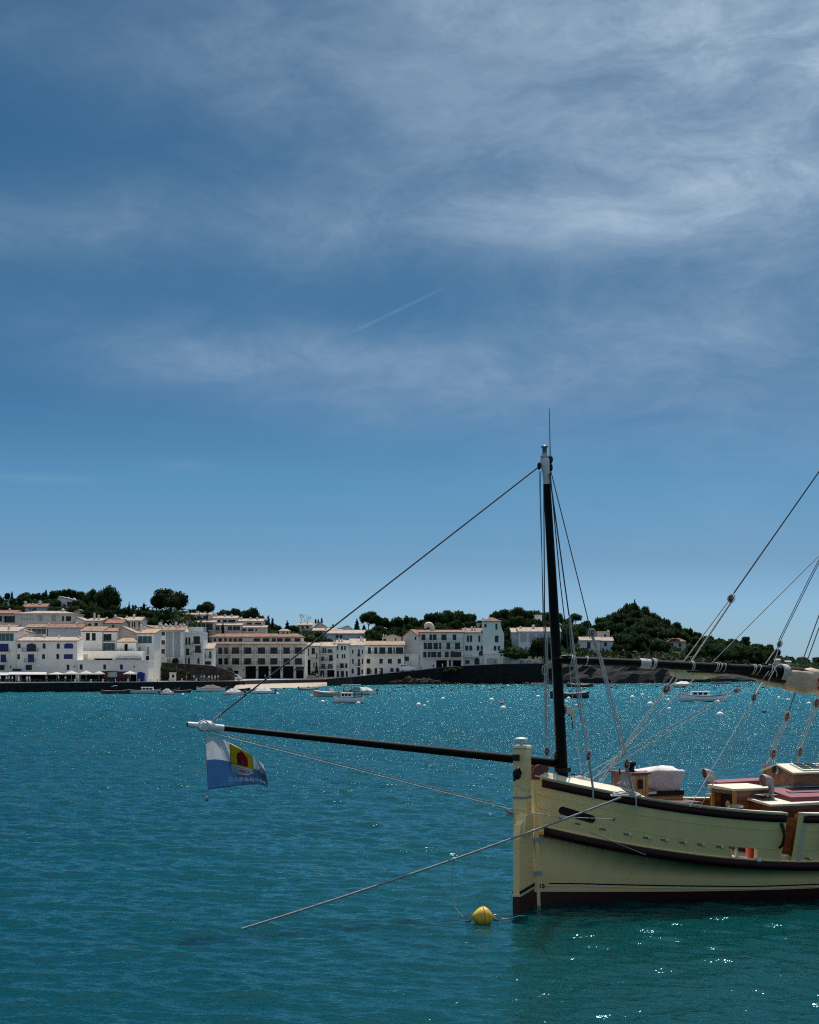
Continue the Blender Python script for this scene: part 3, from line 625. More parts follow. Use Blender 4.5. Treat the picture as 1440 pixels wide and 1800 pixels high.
# ------------------------------------------------------------------ the town, front rows first
T = 'white houses along the waterfront'
building('white house with teal glazed top floor and blue shutters, cut by the picture edge', -42, 29.5, 1110.5, 1199, 395, roof=('shed', 1102, 'pink'), depth=8,
         wins=[(-20, 24, 1113, 1127, 'g'), (-6, 15, 1131.5, 1145.5, 'b'), (1, 11, 1150.5, 1164, 'b'), (-2, 8, 1169, 1178, 'n'), (-34, -24, 1131, 1145, 'b'), (-38, 27, 1186, 1199, 'O')], bal=[(-6, 18, 1146.5, 6, 1.1), (-1, 13.5, 1165.5, 6, .9)], chim=[(10, 1098, 3)])  # lowest wide opening added as a dark back for the awning's shade
building('white house with arched blue shutters and two small balconies', 30, 135.5, 1127, 1199, 394, roof=('shed', 1120, 'pink'), depth=7,
         wins=[(31, 36.2, 1131, 1139.8, 'a'), (47, 63.5, 1131, 1145, 'a'), (75, 80, 1131, 1140, 'a'), (100, 105, 1131, 1140, 'a'), (113, 128.5, 1131, 1140, 'A'), (30.5, 35, 1150, 1159, 'n'), (49, 60, 1150, 1164.3, 'b'), (74, 79, 1150, 1158.5, 'n'),
               (99, 104, 1149.5, 1158.5, 'n'), (112, 128, 1150, 1158.4, 'b'), (45, 56, 1169, 1178, 'n'), (117.3, 122, 1168.5, 1177.5, 'n'), (34, 133, 1186, 1199, 'O')], bal=[(40, 68, 1146, 7, 1.1), (44, 63, 1165, 7, .9)], chim=[(69, 1116, 3, .8), (95, 1118, 3, .8), (130, 1118, 4, .8)], group=None)  # ground-floor opening added to give the terrace its dark shade
building('long low white building with four small windows behind the white parasols', 136, 260, 1162.5, 1199, 393.5, roof=('flat',), depth=9,
         wins=[(140, 145.2, 1168, 1177, 'n'), (181.6, 186.6, 1168, 1177, 'b'), (211, 216, 1168, 1177, 'b'), (139, 240, 1186, 1199, 'O')])  # wide dark opening added behind the parasols for the shade under them
building('white terrace block with a stepped parapet above the long low building', 132, 251, 1146.5, 1163, 403, roof=('flat',), depth=5, down=1,
         wins=[(147, 154, 1150.5, 1162.8, 's'), (165, 198, 1157.5, 1162.8, 'O')], bal=[(205, 250, 1162.7, 7, 1.2, 'g')], name='terrace_block', cat='building')
building('white house with two pairs of tall dark windows and a brown tiled roof', 142, 179.5, 1110, 1147, 409, roof=('shed', 1101, 'brown'), depth=8, wins=[(151, 158, 1112.8, 1126, 'n'), (161.5, 168.3, 1112.8, 1126, 'n')])
building('white house with wide glazed openings on two floors beside the drainpipe', 180.5, 205, 1110.5, 1147, 409.5, roof=('shed', 1104, 'red'), depth=7, wins=[(181.6, 196, 1114.5, 1126.5, 'n'), (181, 202, 1130, 1143.5, 'g')], bal=[(181, 204, 1128.5, 1, .6), (181, 204, 1145, 1, .6)])
building('low white block with a dark door under an orange-brown tiled roof', 205.5, 239, 1129, 1147, 406, roof=('hip', 1121, 'orange', .2), depth=6, wins=[(218, 224.5, 1132, 1145.6, 'O')], bal=[(206, 217, 1146.5, 5, .8), (226, 233, 1146.5, 5, .8)], name='house')
building('white house with a wide glazed bay under a pale orange roof', 240, 271, 1114, 1164, 409, roof=('shed', 1104.5, 'orange'), depth=12, wins=[(242.5, 267, 1118, 1131, 'g'), (243, 247.5, 1137.5, 1146, 'S'), (258, 262.3, 1137.5, 1151, 'S'), (252, 262, 1153, 1162, 'o')], chim=[(236.5+6, 1098, 3), (243, 1101, 5, .8)])
building('cream side wing with a sloping gable beside the glazed bay', 203, 239.5, 1113.5, 1147, 413, roof=('gx', 1102, 'orange', 214), depth=9, wall='c', wins=[])
building('pale house with five round portholes and beige roller shutters', 26.5, 130, 1079, 1097, 436, roof=('hip', 1072.5, 'pink', .3), depth=13, wall='c',
         wins=[(66.5, 75.5, 1082, 1092, 's'), (90, 98.5, 1082, 1092, 's'), (109, 112.5, 1083.3, 1091.8, 'n'), (116, 125, 1083.3, 1091.8, 'n')]+[(38+i*4.75, 40+i*4.75, 1087, 1089, 'n') for i in range(5)], chim=[(103.5, 1070, 4)])
building('pale house with wide dark loggia openings at the picture edge', -50, 26, 1079, 1097, 436.5, roof=('gable', 1073, 'red'), depth=11, wins=[(-12, 4, 1083, 1093, 'o'), (6, 26, 1083, 1094.5, 'o')], wall='c', chim=[(10, 1070, 3)])
building('flat white house with green tinted glazing in three panes', 46, 82.5, 1103.3, 1120, 416, roof=('gable', 1097.5, 'brown'), depth=9, wins=[(46.8, 55, 1105, 1112.5, 'g'), (56, 80.8, 1104.6, 1115.6, 'g'), (52, 82, 1117, 1119.7, 'O')], chim=[(83-3, 1100, 2)])
building('plain blue-grey walled house under a red-brown tile ridge', 84.5, 143.5, 1104, 1122, 415, roof=('gable', 1096.5, 'terra'), depth=9, wall='g', chim=[(130, 1095, 2)])
building('tiny white house with a slanting brown roof between the glazed houses', 31.5, 51, 1111.5, 1124, 404, roof=('gx', 1106, 'brown', 33), depth=6, wins=[(34, 38, 1114, 1120, 's'), (42, 46, 1115, 1121, 's')])
building('small cream house with a brown tile roof above the teal glazing', -20, 27, 1103.5, 1110, 412, roof=('gable', 1098.5, 'brown'), depth=8, wall='c', wins=[(1, 5, 1105, 1108, 'n'), (10, 13, 1105, 1108, 'n')])
building('pinkish upper house with two little dark windows', 150, 176.5, 1092, 1104, 428, roof=('shed', 1086.5, 'pink'), depth=9, wall='p', wins=[(155, 160.5, 1096, 1101.3, 'n'), (166, 172, 1095, 1100.6, 'n')], chim=[(161.5, 1078, 3), (169, 1081, 3)])
building('white gabled house with a tall bright side wall among the upper roofs', 131, 149.5, 1092, 1106, 429, roof=('gx', 1085.5, 'pink', 135), depth=10, wins=[])
building('house with a red tiled roof and grey wall above the waterfront roofs', 177, 215, 1096, 1108, 432, roof=('gable', 1089, 'red'), depth=9, wall='g', wins=[(181.5, 196, 1097.5, 1104.5, 's'), (197, 201, 1098, 1106, 'n')], chim=[(183.5, 1085, 3)])
building('pale villa with dark vertical shutters and a broad gable', 217.5, 247, 1091.5, 1105, 444, roof=('gable', 1085, 'pink'), depth=11, wall='c', wins=wr(1092.5, 1103, 'n', (219, 221.5), (225.8, 228.5), (232, 234), (235.6, 238), (243.5, 246.5)), chim=[(231, 1080, 3.5), (218.5, 1083, 2)])
building('blank white gable wall joined to the pale villa', 191, 217, 1090.5, 1105, 445, roof=('gx', 1085, 'pink', 203), depth=10, wins=[], chim=[(200.5, 1081, 3, .2)])
building('tall white house with stacked windows, balustrades and broad grey shutters', 279.5, 322, 1109, 1167, 427, roof=('gable', 1100, 'brown'), depth=12,
         wins=[(282.3, 290, 1110.8, 1117.2, 'n'), (282.3, 290, 1125.5, 1133, 'n'), (282.3, 290, 1141, 1149, 'n'), (291.5, 303.5, 1111, 1155.5, 'S'), (305.5, 317, 1111, 1155.5, 'S'), (293.5, 301, 1157.5, 1166.5, 's')],
         bal=[(281.5, 290.5, 1139, 4.5, .5, 'w'), (281, 290, 1154, 4.5, .5, 'w')], chim=[(279.5+2, 1097, 2.5, .2), (288, 1098, 2), (295, 1097, 2.5), (304.8, 1094.5, 3.5), (312, 1098, 2), (319, 1097.5, 2)])
building('white gable end with a plain wall next to the broad grey shutters', 246, 279, 1107, 1165, 431, D1=427.4, roof=('gx', 1100, 'brown', 256), depth=12, wins=[(263, 266, 1098+14, 1098+16, 'n')], chim=[(262, 1094.5, 3), (272, 1097, 2)])
building('pale chimney-like stair block with pinkish plaster', 316, 322.5, 1098, 1109, 436, roof=('flat',), depth=3, wall='p', name='roof_tower', cat='building')
building('narrow white apartment house with stacked balconies and bougainvillea', 322.8, 357.5, 1113, 1167, 431, roof=('flat',), depth=9,
         wins=[(326, 329.5, 1120.5, 1133, 'n'), (331, 334.8, 1120.5, 1133, 'n'), (340, 351.5, 1118.5, 1132, 'o'), (327, 333, 1140, 1152, 'n'), (343, 353, 1135, 1147.5, 'n'), (324.5, 327.5, 1157, 1166.8, 'n'), (330, 334, 1157, 1166.8, 'n'), (347, 351, 1157, 1166.8, 'n')],
         bal=[(325, 339, 1135, 4, 1), (338, 354, 1133, 3, .7), (322, 338, 1152.5, 5, 1), (340, 354.5, 1148.5, 5, 1)])
building('upper grey wing with a cream parapet behind the stacked balconies', 322.5, 357, 1104, 1114, 440, roof=('flat',), depth=7, wall='g', wins=[], name='house')
building('small white house with a pale pink gabled roof and narrow balconied windows', 353.8, 373.5, 1141, 1169, 434, roof=('shed', 1131, 'pink'), depth=7,
         wins=[(356.5, 361, 1145.5, 1157, 'n'), (368, 371.3, 1145.5, 1157, 'n'), (356, 371, 1162.5, 1168.6, 'o')], bal=[(355.5, 362.5, 1157.4, 5, .5), (367, 372.8, 1157.4, 5, .5)], wall='w')
# terraced apartments on the slope
for (x0, x1, yr, ye, w1, ys, xs0, xs1, w2, yb, D, lab) in [
    (322, 371, 1077, 1081, [(327, 331.5), (334, 341), (347, 353), (357, 366)], 1091, 328, 378, [(330, 345), (349, 353), (355, 361), (362, 374)], 1112, 522, 'uppermost unit of the terraced apartments, beside the dark wall'),
    (371.5, 416, 1083, 1087.5, [(381, 387), (392, 399), (401, 414)], 1096, 377, 424, [(379, 386), (388, 393), (400, 408), (409, 422)], 1113, 523, 'middle unit of the terraced apartments, with a cypress before it'),
    (416.5, 462, 1088, 1092.5, [(420, 426), (434, 443), (448, 459)], 1100, 424, 468, [(426, 433), (436, 446), (449, 452)], 1114.5, 524, 'lowest unit of the terraced apartments, nearest the hotel roof')]:
    building('pale '+lab, x0, x1, ye, ys+.5, D+3, roof=('gable', yr, 'pink'), depth=9, wall='c', wins=wr(ye+2, ys-2.2, 'n', *w1), chim=[(x0+6, yr-3.5, 3), (x0+22, yr-3, 3), (x0+34, yr-3, 2.5)], name='apartment_building', cat='apartments')
    building('pale lower terrace of the '+lab.split(' of ')[0]+' with wide dark windows', xs0, xs1, ys+3.5, yb, D-2, roof=('shed', ys, 'pink'), depth=4.5, wall='w', wins=wr(ys+4.5, yb-4.5, 'd', *w2), bal=[(xs0+1, xs1-1, yb-4, 3.5, 1.0)], name='apartment_building', cat='apartments', down=5)
building('shaded windowless end wall of the terraced apartments, coloured dark brown', 283, 322, 1086, 1101, 526, roof=('gx', 1077.5, 'brown', 303), depth=10, wall='k', name='apartment_building', cat='apartments')  # dark plaster puts this wall's shade into its colour
# the hotel
hx = [(407.5, 420.5), (429, 442), (453, 466), (475, 488), (498, 509.5), (518.5, 531)]
hr, hM, hU, hZ, hW = building('large white waterfront hotel with three rows of dark balcony openings', 374, 536, 1131.5, 1192.5, 505, roof=('flat',), depth=14, name='hotel', cat='hotel',
         wins=wr(1138, 1149.4, 'o', *hx)+wr(1157, 1168.4, 'o', *hx)+wr(1138, 1149.4, 'o', (383.5, 391), (394, 401))+wr(1157, 1168.4, 'o', (383.5, 391), (394, 401))+wr(1171, 1192.5, 'O', (431, 450), (453.5, 472.5), (475.5, 493), (497, 516))+[(411, 419, 1179, 1191, 'o'), (520, 534, 1172, 1192.5, 'O')],
         bal=[(377, 425.5, 1149.8, 6, 1.4), (427.5, 535.5, 1149.8, 6, 1.4), (377, 425.5, 1168.8, 6, 1.4), (427.5, 535.5, 1168.8, 6, 1.4)])
for x_ in (405, 427.3, 450.5, 471.5, 494, 515.5):
    for (ya, yb_) in ((1133, 1149.8), (1152, 1168.8)):
        part('dividing_wall', MB().box((hU(x_)-.08, -1.38, hZ(yb_)), (hU(x_)+.08, -.003, hZ(ya))).xf(hM), WALL['w'], hr, world=True)
part('lower_roof', MB().hexa([(-.3, -1.3, hZ(1132.6)), (hW+.3, -1.3, hZ(1132.6)), (hW+.3, 2.5, hZ(1128.3)), (-.3, 2.5, hZ(1128.3)), (-.3, -1.3, hZ(1131.6)), (hW+.3, -1.3, hZ(1131.6)), (hW+.3, 2.5, hZ(1127.4)), (-.3, 2.5, hZ(1127.4))]).xf(hM), ROOF['terra'], hr, world=True)
aw = [(402, 408), (410, 417), (419, 426), (446, 457), (462, 473.5), (478, 485), (487, 497), (500, 511), (518, 528)]
building('recessed attic storey of the hotel under a long terracotta roof', 372, 530, 1120, 1130.5, 508.5, roof=('hip', 1113, 'terra', .06), depth=12, name='hotel_attic', cat='building', down=1,
         wins=wr(1122, 1129.3, 'o', *aw)+wr(1122, 1129.3, 'o', (376, 380), (384, 390), (394, 399)), over=.7)
building('small white roof pavilion with a pink tiled roof on top of the hotel', 491, 508, 1109.5, 1115, 514, roof=('hip', 1105.5, 'pink', .25), depth=4, wins=[(496.5, 499.5, 1110.5, 1113.5, 'n'), (504, 507, 1110.5, 1113.5, 'n')], name='roof_pavilion', cat='building', down=2)
for i_, x_ in enumerate((428.5, 451.8, 473.8, 495, 517.5)):
    mb = MB().box((hU(x_)-.12, -.3, hZ(1177.5)-.3), (hU(x_)+.12, -.06, hZ(1177.5)+.3)); part('wall_lantern', mb.xf(hM), IRON, hr, world=True)
part('awning', MB().hexa([(hU(520), -2.2, hZ(1178.5)), (hU(535), -2.2, hZ(1178.5)), (hU(535), -.02, hZ(1173)), (hU(520), -.02, hZ(1173)), (hU(520), -2.2, hZ(1178)), (hU(535), -2.2, hZ(1178)), (hU(535), -.02, hZ(1172.5)), (hU(520), -.02, hZ(1172.5))]).xf(hM), mat('green_awning', (0.02, 0.055, 0.04), 0.8), hr, world=True)
# houses beyond the hotel
building('narrow cream house with uneven windows next to the hotel', 537, 560.5, 1136, 1190.5, 528, roof=('shed', 1130, 'pink'), depth=10, wall='c', wins=[(539, 543, 1140, 1153, 'o'), (548, 553.5, 1139, 1150, 'n'), (556, 558, 1148, 1158.5, 'n'), (551, 552.8, 1165, 1175, 'n'), (555, 557.5, 1164, 1176, 'n'), (540, 546, 1160, 1190, 'O'), (548, 551, 1180, 1190, 'n')], bal=[(545, 556, 1159, 2, .7)])
building('white house with four storeys of glazed balconies and a pale pink roof', 561, 590.5, 1137, 1190.5, 531, roof=('shed', 1129, 'pink'), depth=10,
         wins=[(567, 570, 1139, 1148, 'n'), (571, 573.3, 1139, 1148, 'n'), (576, 584, 1141, 1148, 'g'), (564, 570, 1154, 1162, 'g'), (578.5, 585, 1151.5, 1162, 'n'), (564, 572, 1167, 1176, 'g'), (576, 585, 1167, 1176, 'g'), (563, 570, 1179, 1190, 'n'), (575, 588, 1178, 1190, 'O')],
         bal=[(561.5, 572.5, 1148.6, 5, .9), (574, 585.5, 1148.6, 5, .9), (561.5, 572.5, 1162.6, 5, .9), (574, 585.5, 1162.6, 5, .9), (561.5, 572.5, 1176.6, 5, .9), (574, 585.5, 1176.6, 5, .9)], chim=[(587, 1126.5, 3)])
building('plain white narrow house with rows of little windows and one long balcony', 591, 613.2, 1132, 1190.5, 536, roof=('shed', 1125.5, 'pink'), depth=10,
         wins=wr(1135.5, 1142.5, 'n', (592.2, 594.6), (599.5, 603), (605, 608))+wr(1150, 1157.3, 'n', (592.2, 594.6), (601, 603.6), (604.6, 607.3))+[(598, 604.5, 1166, 1174.3, 'n'), (607, 610.5, 1166, 1174.3, 'n'), (592, 596, 1179.5, 1190, 'n'), (599, 605, 1179.5, 1190, 'n'), (608, 611.5, 1179.5, 1190, 'n')], bal=[(593, 612, 1174.8, 5, 1.0)], chim=[(595.5, 1123, 3.5), (600.5, 1124, 3)])
building('white house with narrow shuttered windows and a central balconied door', 613.8, 640, 1135, 1187.5, 541, roof=('shed', 1122.5, 'pink'), depth=12,
         wins=wr(1142, 1149, 'n', (619, 621.6), (636, 638.4))+[(629.3, 632.6, 1141.5, 1154, 'n')]+wr(1158.5, 1167, 'n', (619, 621.8), (636, 638.5))+[(629.3, 632.7, 1158.5, 1170.5, 'n'), (618.2, 622, 1175, 1184, 'a'), (628.2, 633.4, 1173, 1187, 'n'), (635.3, 638.2, 1176.5, 1184.5, 'a')], bal=[(628, 634, 1154.3, 4.5, .6), (625.5, 634.5, 1171, 5, .8)], chim=[(633, 1118.5, 3, .7), (637, 1120, 2, .6)])
building('long white house with an orange tiled roof and a row of tall dark windows', 640.6, 710.5, 1134, 1185.5, 557, roof=('gable', 1127.5, 'orange'), depth=9,
         wins=wr(1138, 1149.2, 'n', (647, 652), (658, 663.3), (667, 677.5), (682, 689.4), (691.6, 694.2), (696, 709))+wr(1158, 1166.5, 'n', (644.5, 651), (667, 673), (682, 689), (699, 705))+wr(1174.4, 1185, 'n', (644.5, 651.6), (658.6, 663), (667.2, 673.4))+[(686, 692, 1174, 1181, 'a'), (696, 702, 1174, 1181, 'a')],
         bal=[(642, 680, 1149.9, 5, .9), (681, 709.5, 1149.9, 5, .9)])
building('white ground-floor annexe with one dark window beside the gable wall', 711, 736, 1151.5, 1176, 559, roof=('flat',), depth=6, wins=[(711.5, 719, 1154, 1162, 'n')], down=3, name='house')
building('small upper house peeping over the orange tiled roof', 672, 705.5, 1120.5, 1134, 574, roof=('gx', 1115.5, 'pink', 691), depth=9, wall='c', wins=[(674, 679, 1123, 1127.5, 'n'), (694.5, 697, 1122, 1127, 'n')], chim=[(658+16, 1115, 2), (662+16, 1116, 2)])
building('tall blank gable wall, warm grey, at the end of the apartment block', 708, 737.5, 1119, 1178, 563.5, D1=560, roof=('gx', 1107.3, 'red', 722), depth=12, wall='c', wins=[(729.3, 732, 1115.5, 1125, 'n')])
building('white apartment block with three balcony floors, dark ground floor openings and red roof', 737.8, 815, 1112, 1176, 560, roof=('shed', 1107, 'red'), depth=12, name='apartment_building', cat='apartments',
         wins=wr(1115.3, 1125.3, 'n', (741, 748), (755, 760.2), (761.2, 767.5), (776, 785), (796, 802.3))+wr(1130, 1141.3, 'n', (745, 750.5), (751.5, 760), (762, 770), (772, 776), (785, 791.5), (800, 809))+wr(1145.8, 1155.4, 'n', (744, 750), (752, 757), (758, 767.5), (769, 775.5), (782, 789), (792, 811))+
         [(767, 785.8, 1160.5, 1174, 'O'), (789, 793.5, 1160, 1171.5, 'n'), (796.5, 811, 1160.5, 1171, 'O'), (761, 763.2, 1168, 1173, 'n'), (739, 740, 1115, 1116, 'n')], bal=[(739, 813.5, 1126.5, 4.5, 1.2), (745, 813.5, 1142.2, 4.5, 1.2), (744, 813.5, 1156.3, 4, 1.2)])
mb = MB(); pts = []
for i in range(15):
    a_ = math.pi*(1.15-1.25*i/14); pts.append(P(754+3.8*math.cos(a_)*(1+i*.05), 1101.5-4.0*math.sin(a_)+max(0, i-9)*1.4, 566))
mb.tube(pts, [(0.75, 0.9)]*15, 8); solo('roof_vent', mb, WALL['c'], 'curved cream ventilation scoop on the red roof', 'roof vent')
building('white house wing with tall green-brown windows next to the tower', 815.5, 861, 1112.3, 1168, 563, roof=('shed', 1104, 'brown'), depth=11,
         wins=wr(1117, 1128.4, 'n', (821, 825.2), (826.3, 830.3), (841, 844.6), (852.2, 856))+wr(1135, 1143.6, 'n', (818, 823.4), (825, 830.5), (838, 843), (845, 850.7), (853, 858.2))+[(842, 851, 1144.5, 1152.4, 'a'), (834.3, 843, 1156.5, 1168, 'a'), (818, 825.5, 1160.5, 1167, 'n')], bal=[(815.5, 829, 1154.5, 3.5, 1.5), (829, 842, 1154.5, 1, 1.8)], chim=[(830.5, 1101.5, 4), (835.8, 1102, 2.5), (806.8+12, 1102.5, 2)])
tw, tM, tU, tZ, tW = building('square white tower with a hipped terracotta roof and flared shoulder', 849, 880.5, 1092.5, 1167, 562, roof=('hip', 1084.5, 'terra', .5), depth=7, name='tower_house', cat='house',
         wins=[(851.6, 855.4, 1096.5, 1102.6, 'a'), (871, 874.6, 1096.4, 1106.7, 'n'), (870, 876.6, 1117.3, 1129, 'n'), (868.2, 872.8, 1135.4, 1143.6, 'n'), (875.4, 879.8, 1135.4, 1143.6, 'n')])
sw = MB(); out_ = [(880.4, 1094), (880.9, 1100), (882.2, 1105), (885, 1111), (886.3, 1116), (886.3, 1167)]
f_ = [(tU(x_), .03, tZ(y_)) for x_, y_ in out_]; f0 = [(tU(879), .03, tZ(y_)) for x_, y_ in out_]; sw.sheet(f0, f_, (0, 6.5, 0)); part('flared_shoulder', sw.xf(tM), WALL['w'], tw, world=True)
building('low white garage building with closed doors along the upper road', 852, 914, 1150, 1168, 559.5, roof=('flat',), depth=5, name='garage', cat='garage', wins=[(856, 875, 1157.5, 1167, 's'), (884.5, 899, 1157.5, 1167, 's')], down=2)
building('pale villa with grey-blue shutters and a pink roof behind the seaside pines', 912, 986, 1110.5, 1131, 600, roof=('gable', 1103, 'pink'), depth=12, wall='b', wins=wr(1114, 1128, 'S', (915, 926), (930, 940), (944, 955), (962, 972)), chim=[(917, 1101, 4), (939.5, 1098.5, 5)])
building('grey side of the pink roofed villa', 900, 911.5, 1112, 1131, 604, roof=('shed', 1104, 'pink'), depth=9, wall='g')
building('white seaside villa with a dark doorway seen beyond the mast', 1020, 1055, 1126, 1147, 622, roof=('gable', 1120, 'pink'), depth=9, wall='w', wins=[(1032, 1038.5, 1128.5, 1140, 'n'), (1044, 1048, 1130, 1136, 'n')])
building('low wing of the seaside villa under a pale roof', 1055.5, 1078, 1126.5, 1140, 625, roof=('gable', 1120.5, 'pink'), depth=8, wall='b', wins=[(1062, 1067, 1129, 1136, 'n')])
building('square beige upper block above the seaside villa', 1050, 1072, 1111, 1120, 640, roof=('flat',), depth=8, wall='c', wins=[(1062, 1066, 1115, 1119, 'n')], chim=[(1073-2, 1108, 3)])
building('pink roofed villa half hidden in the wooded headland', 1177, 1206, 1128, 1139.5, 690, roof=('hip', 1121.5, 'red', .3), depth=9, wall='c', wins=[(1181, 1184, 1130, 1137, 'n'), (1193, 1198, 1130, 1137, 'n')], down=4)
building('tiny white house low on the far point beside the rope block', 1362, 1372, 1161, 1166, 720, roof=('gable', 1158.5, 'pink'), depth=5, down=3)
building('tiny pale house farthest out on the point', 1382, 1391, 1164, 1168, 760, roof=('gable', 1162, 'pink'), depth=5, down=3)
# hill houses
building('grey stone hill cottage with a faded red roof among the pines', 40, 81, 1067, 1079, 490, roof=('gable', 1061.5, 'red'), depth=7, wall='g', wins=[(51, 54, 1068, 1072, 'n'), (60, 64, 1069, 1073, 'n')], chim=[(41, 1057, 3.5), (67, 1056.5, 5), (53.5, 1066, 3.5)])
building('white modern hill house with slanting roof among the pines', 101, 131, 1055, 1070, 500, roof=('gx', 1048.5, 'white', 104), depth=7, wins=[(118, 126, 1058, 1067, 'o')], chim=[(117, 1050.5, 3), (127.5, 1051.5, 3.5)])
building('ruined grey stone house half hidden under the white hill house', 131, 146, 1075, 1083, 470, roof=('gx', 1072, 'brown', 138), depth=5, wall='g', wins=[(134, 138, 1077, 1081, 'n')])
building('cream hilltop house with a pale pink roof and three small windows', 523, 548, 1099, 1109, 630, roof=('shed', 1094, 'pink'), depth=8, wall='c', wins=[(530, 534, 1101, 1106, 'n'), (538, 543, 1100.5, 1105, 'n')], chim=[(528, 1093, 2), (540, 1092, 2)])
building('broad pinkish gable of the hilltop house', 545, 583, 1108, 1114, 627, roof=('gx', 1094, 'pink', 562), depth=10, wall='p', wins=[(546.5, 549.5, 1101+8, 1104+8, 'n')])
building('long low hillside house with a pale sloping roof and a dark vent', 550, 600, 1109, 1116, 615, roof=('shed', 1104, 'pink'), depth=8, wall='p', chim=[(572, 1103, 3)])
building('hillside house with a grey gable end beside the conifer', 591, 621, 1107, 1114, 620, roof=('gx', 1100, 'pink', 612), depth=8, wall='b', chim=[(594.5, 1104, 3, .1)])
building('long pale roofed bungalow below the other hilltop houses', 575, 642, 1114, 1124, 608, roof=('shed', 1107.5, 'pink'), depth=8, wall='b', wins=[(590, 595, 1116, 1122, 'n'), (597, 602, 1116, 1122, 'n')])
building('white flat roofed house showing between the pines above the apartments', 807, 845, 1097, 1101, 640, roof=('flat',), depth=6)
building('white terrace wall high in the trees behind the mizzen mast', 940, 953, 1082, 1086, 655, roof=('flat',), depth=4, name='terrace_block', cat='building')
building('white terrace house in the pines right behind the mizzen mast', 949, 968, 1097, 1102, 650, roof=('flat',), depth=5)

# ------------------------------------------------------------------ retaining wall behind the parked vans
rw = MB(); D = 424; tops = [(262, 1163), (300, 1165.5), (335, 1167.5), (372, 1170), (394, 1176), (412, 1183)]
rw.sheet([P(x_, y_, D) for x_, y_ in tops], [P(x_, 1199, D) for x_, y_ in tops], (0, 1.5, 0))
solo('retaining_wall', rw, mat('garden_stone', (0.025, 0.020, 0.016), 0.95, 0.5, 0.9, 1.5, 3, color2=(0.085, 0.07, 0.055)), 'dark rubble retaining wall with scrub behind the parked vans', 'wall')

# ------------------------------------------------------------------ trees that can be told apart
tree('umbrella', 190, 1027.5, 50, 505, 'big dark round pine standing above the upper houses', hpx=42)
tree('umbrella', 299, 1032.5, 72, 508, 'widest umbrella pine, a dark dome against the sky', hpx=38)
tree('umbrella', 275, 1046, 24, 506, 'low lobe pine beside the widest umbrella pine', hpx=20)
tree('umbrella', 364, 1056, 30, 512, 'small round pine between the two bigger domes', hpx=21); tree('pine', 350, 1061, 13, 511, 'little pine tucked beside the small round pine', hpx=14)
tree('umbrella', 442, 1066, 32, 575, 'flat topped pine above the lowest terraced apartments', hpx=28); tree('pine', 415, 1067, 26, 575, 'loose pine between two pines above the terraced apartments', hpx=24); tree('pine', 394, 1070, 30, 572, 'spreading pine above the middle terraced apartments', hpx=22)
tree('umbrella', 648, 1073, 37, 650, 'tall umbrella pine on bare trunk above the hilltop bungalow', hpx=22); tree('umbrella', 660, 1080, 28, 645, 'lower companion of the tall umbrella pine', hpx=18)
tree('conifer', 627.5, 1087, 11, 625, 'dark pointed conifer beside the grey gable end', hpx=20); tree('conifer', 640, 1097, 8, 625, 'short conifer under the tall umbrella pine', hpx=10)
for x_, y_, w_, h_, D, l_ in [(81, 1035.5, 4, 9, 515, 'tiny cypress tip on the skyline above the grey cottage'), (21, 1038.5, 4.5, 14, 512, 'slim cypress beside a round bush on the skyline'), (227, 1056, 5, 30, 470, 'tall slim cypress behind the pale villa'), (233.5, 1062, 3.5, 12, 500, 'short cypress next to the tall slim one'),
                              (253, 1058.5, 6, 14, 505, 'cypress standing alone between the big pine and the widest pine'), (392, 1093.5, 5, 21, 516, 'cypress in front of the terraced apartments'), (555, 1087, 4, 9, 632, 'first of a pair of cypresses on the hilltop roof line'), (559.5, 1087, 3.5, 9, 632, 'second of a pair of cypresses on the hilltop roof line'),
                              (565.7, 1085, 4, 10, 632, 'single cypress beyond the pair on the hilltop'), (585.5, 1096, 4, 7, 630, 'cypress tip crossed by the mizzen stay')]:
    tree('cypress', x_, y_, w_, D, l_, hpx=h_)
tree('conifer', 472, 1081, 12, 590, 'taller of two pointed firs right of the apartments', hpx=30); tree('conifer', 479, 1085, 12, 590, 'shorter of two pointed firs beside the apartments', hpx=28); tree('pine', 486, 1096, 22, 588, 'dark sloping pine below the two pointed firs', hpx=26)
tree('conifer', 505, 1090, 12, 600, 'fir in the gap above the hotel roof pavilion', hpx=22); tree('pine', 516, 1097, 24, 602, 'low pine beside the fir above the hotel', hpx=16); tree('pine', 497, 1103, 18, 600, 'bushy pine in the dip of the skyline', hpx=14)
tree('pine', 905, 1133, 62, 560.5, 'spreading seaside pine with forked pale trunk above the sea wall', hpx=27, base=7.4); tree('pine', 958, 1115, 62, 563, 'dense dark seaside pine partly behind the mizzen mast', hpx=46, base=7.4)
tree('conifer', 1116, 1052, 8, 772, 'pointed tree crowning the wooded headland', hpx=22); tree('umbrella', 1012, 1077, 26, 700, 'pine with flat wind-swept crown behind the shrouds', hpx=14); tree('pine', 1030, 1088, 30, 700, 'dark pine below the wind-swept crown', hpx=26); tree('pine', 1310, 1117, 17, 795, 'pine tuft rising above the falling ridge', hpx=14)
tree('pine', 13, 1040, 13, 512, 'round bush-like pine beside the slim skyline cypress', hpx=16)
tree('shrub', 403, 1172, 17, 498, 'dark clipped bush over the hotel entrance', hpx=18, name='bush', cat='bush', base=2.4); tree('shrub', 308.5, 1155.5, 13, 425, 'dark rounded bush below the broad grey shutters', hpx=10, name='bush', cat='bush', base=9)
tree('shrub', 556.5, 1169, 8, 526, 'narrow climbing shrub on the cream house front', hpx=22, name='bush', cat='bush', base=2.8)
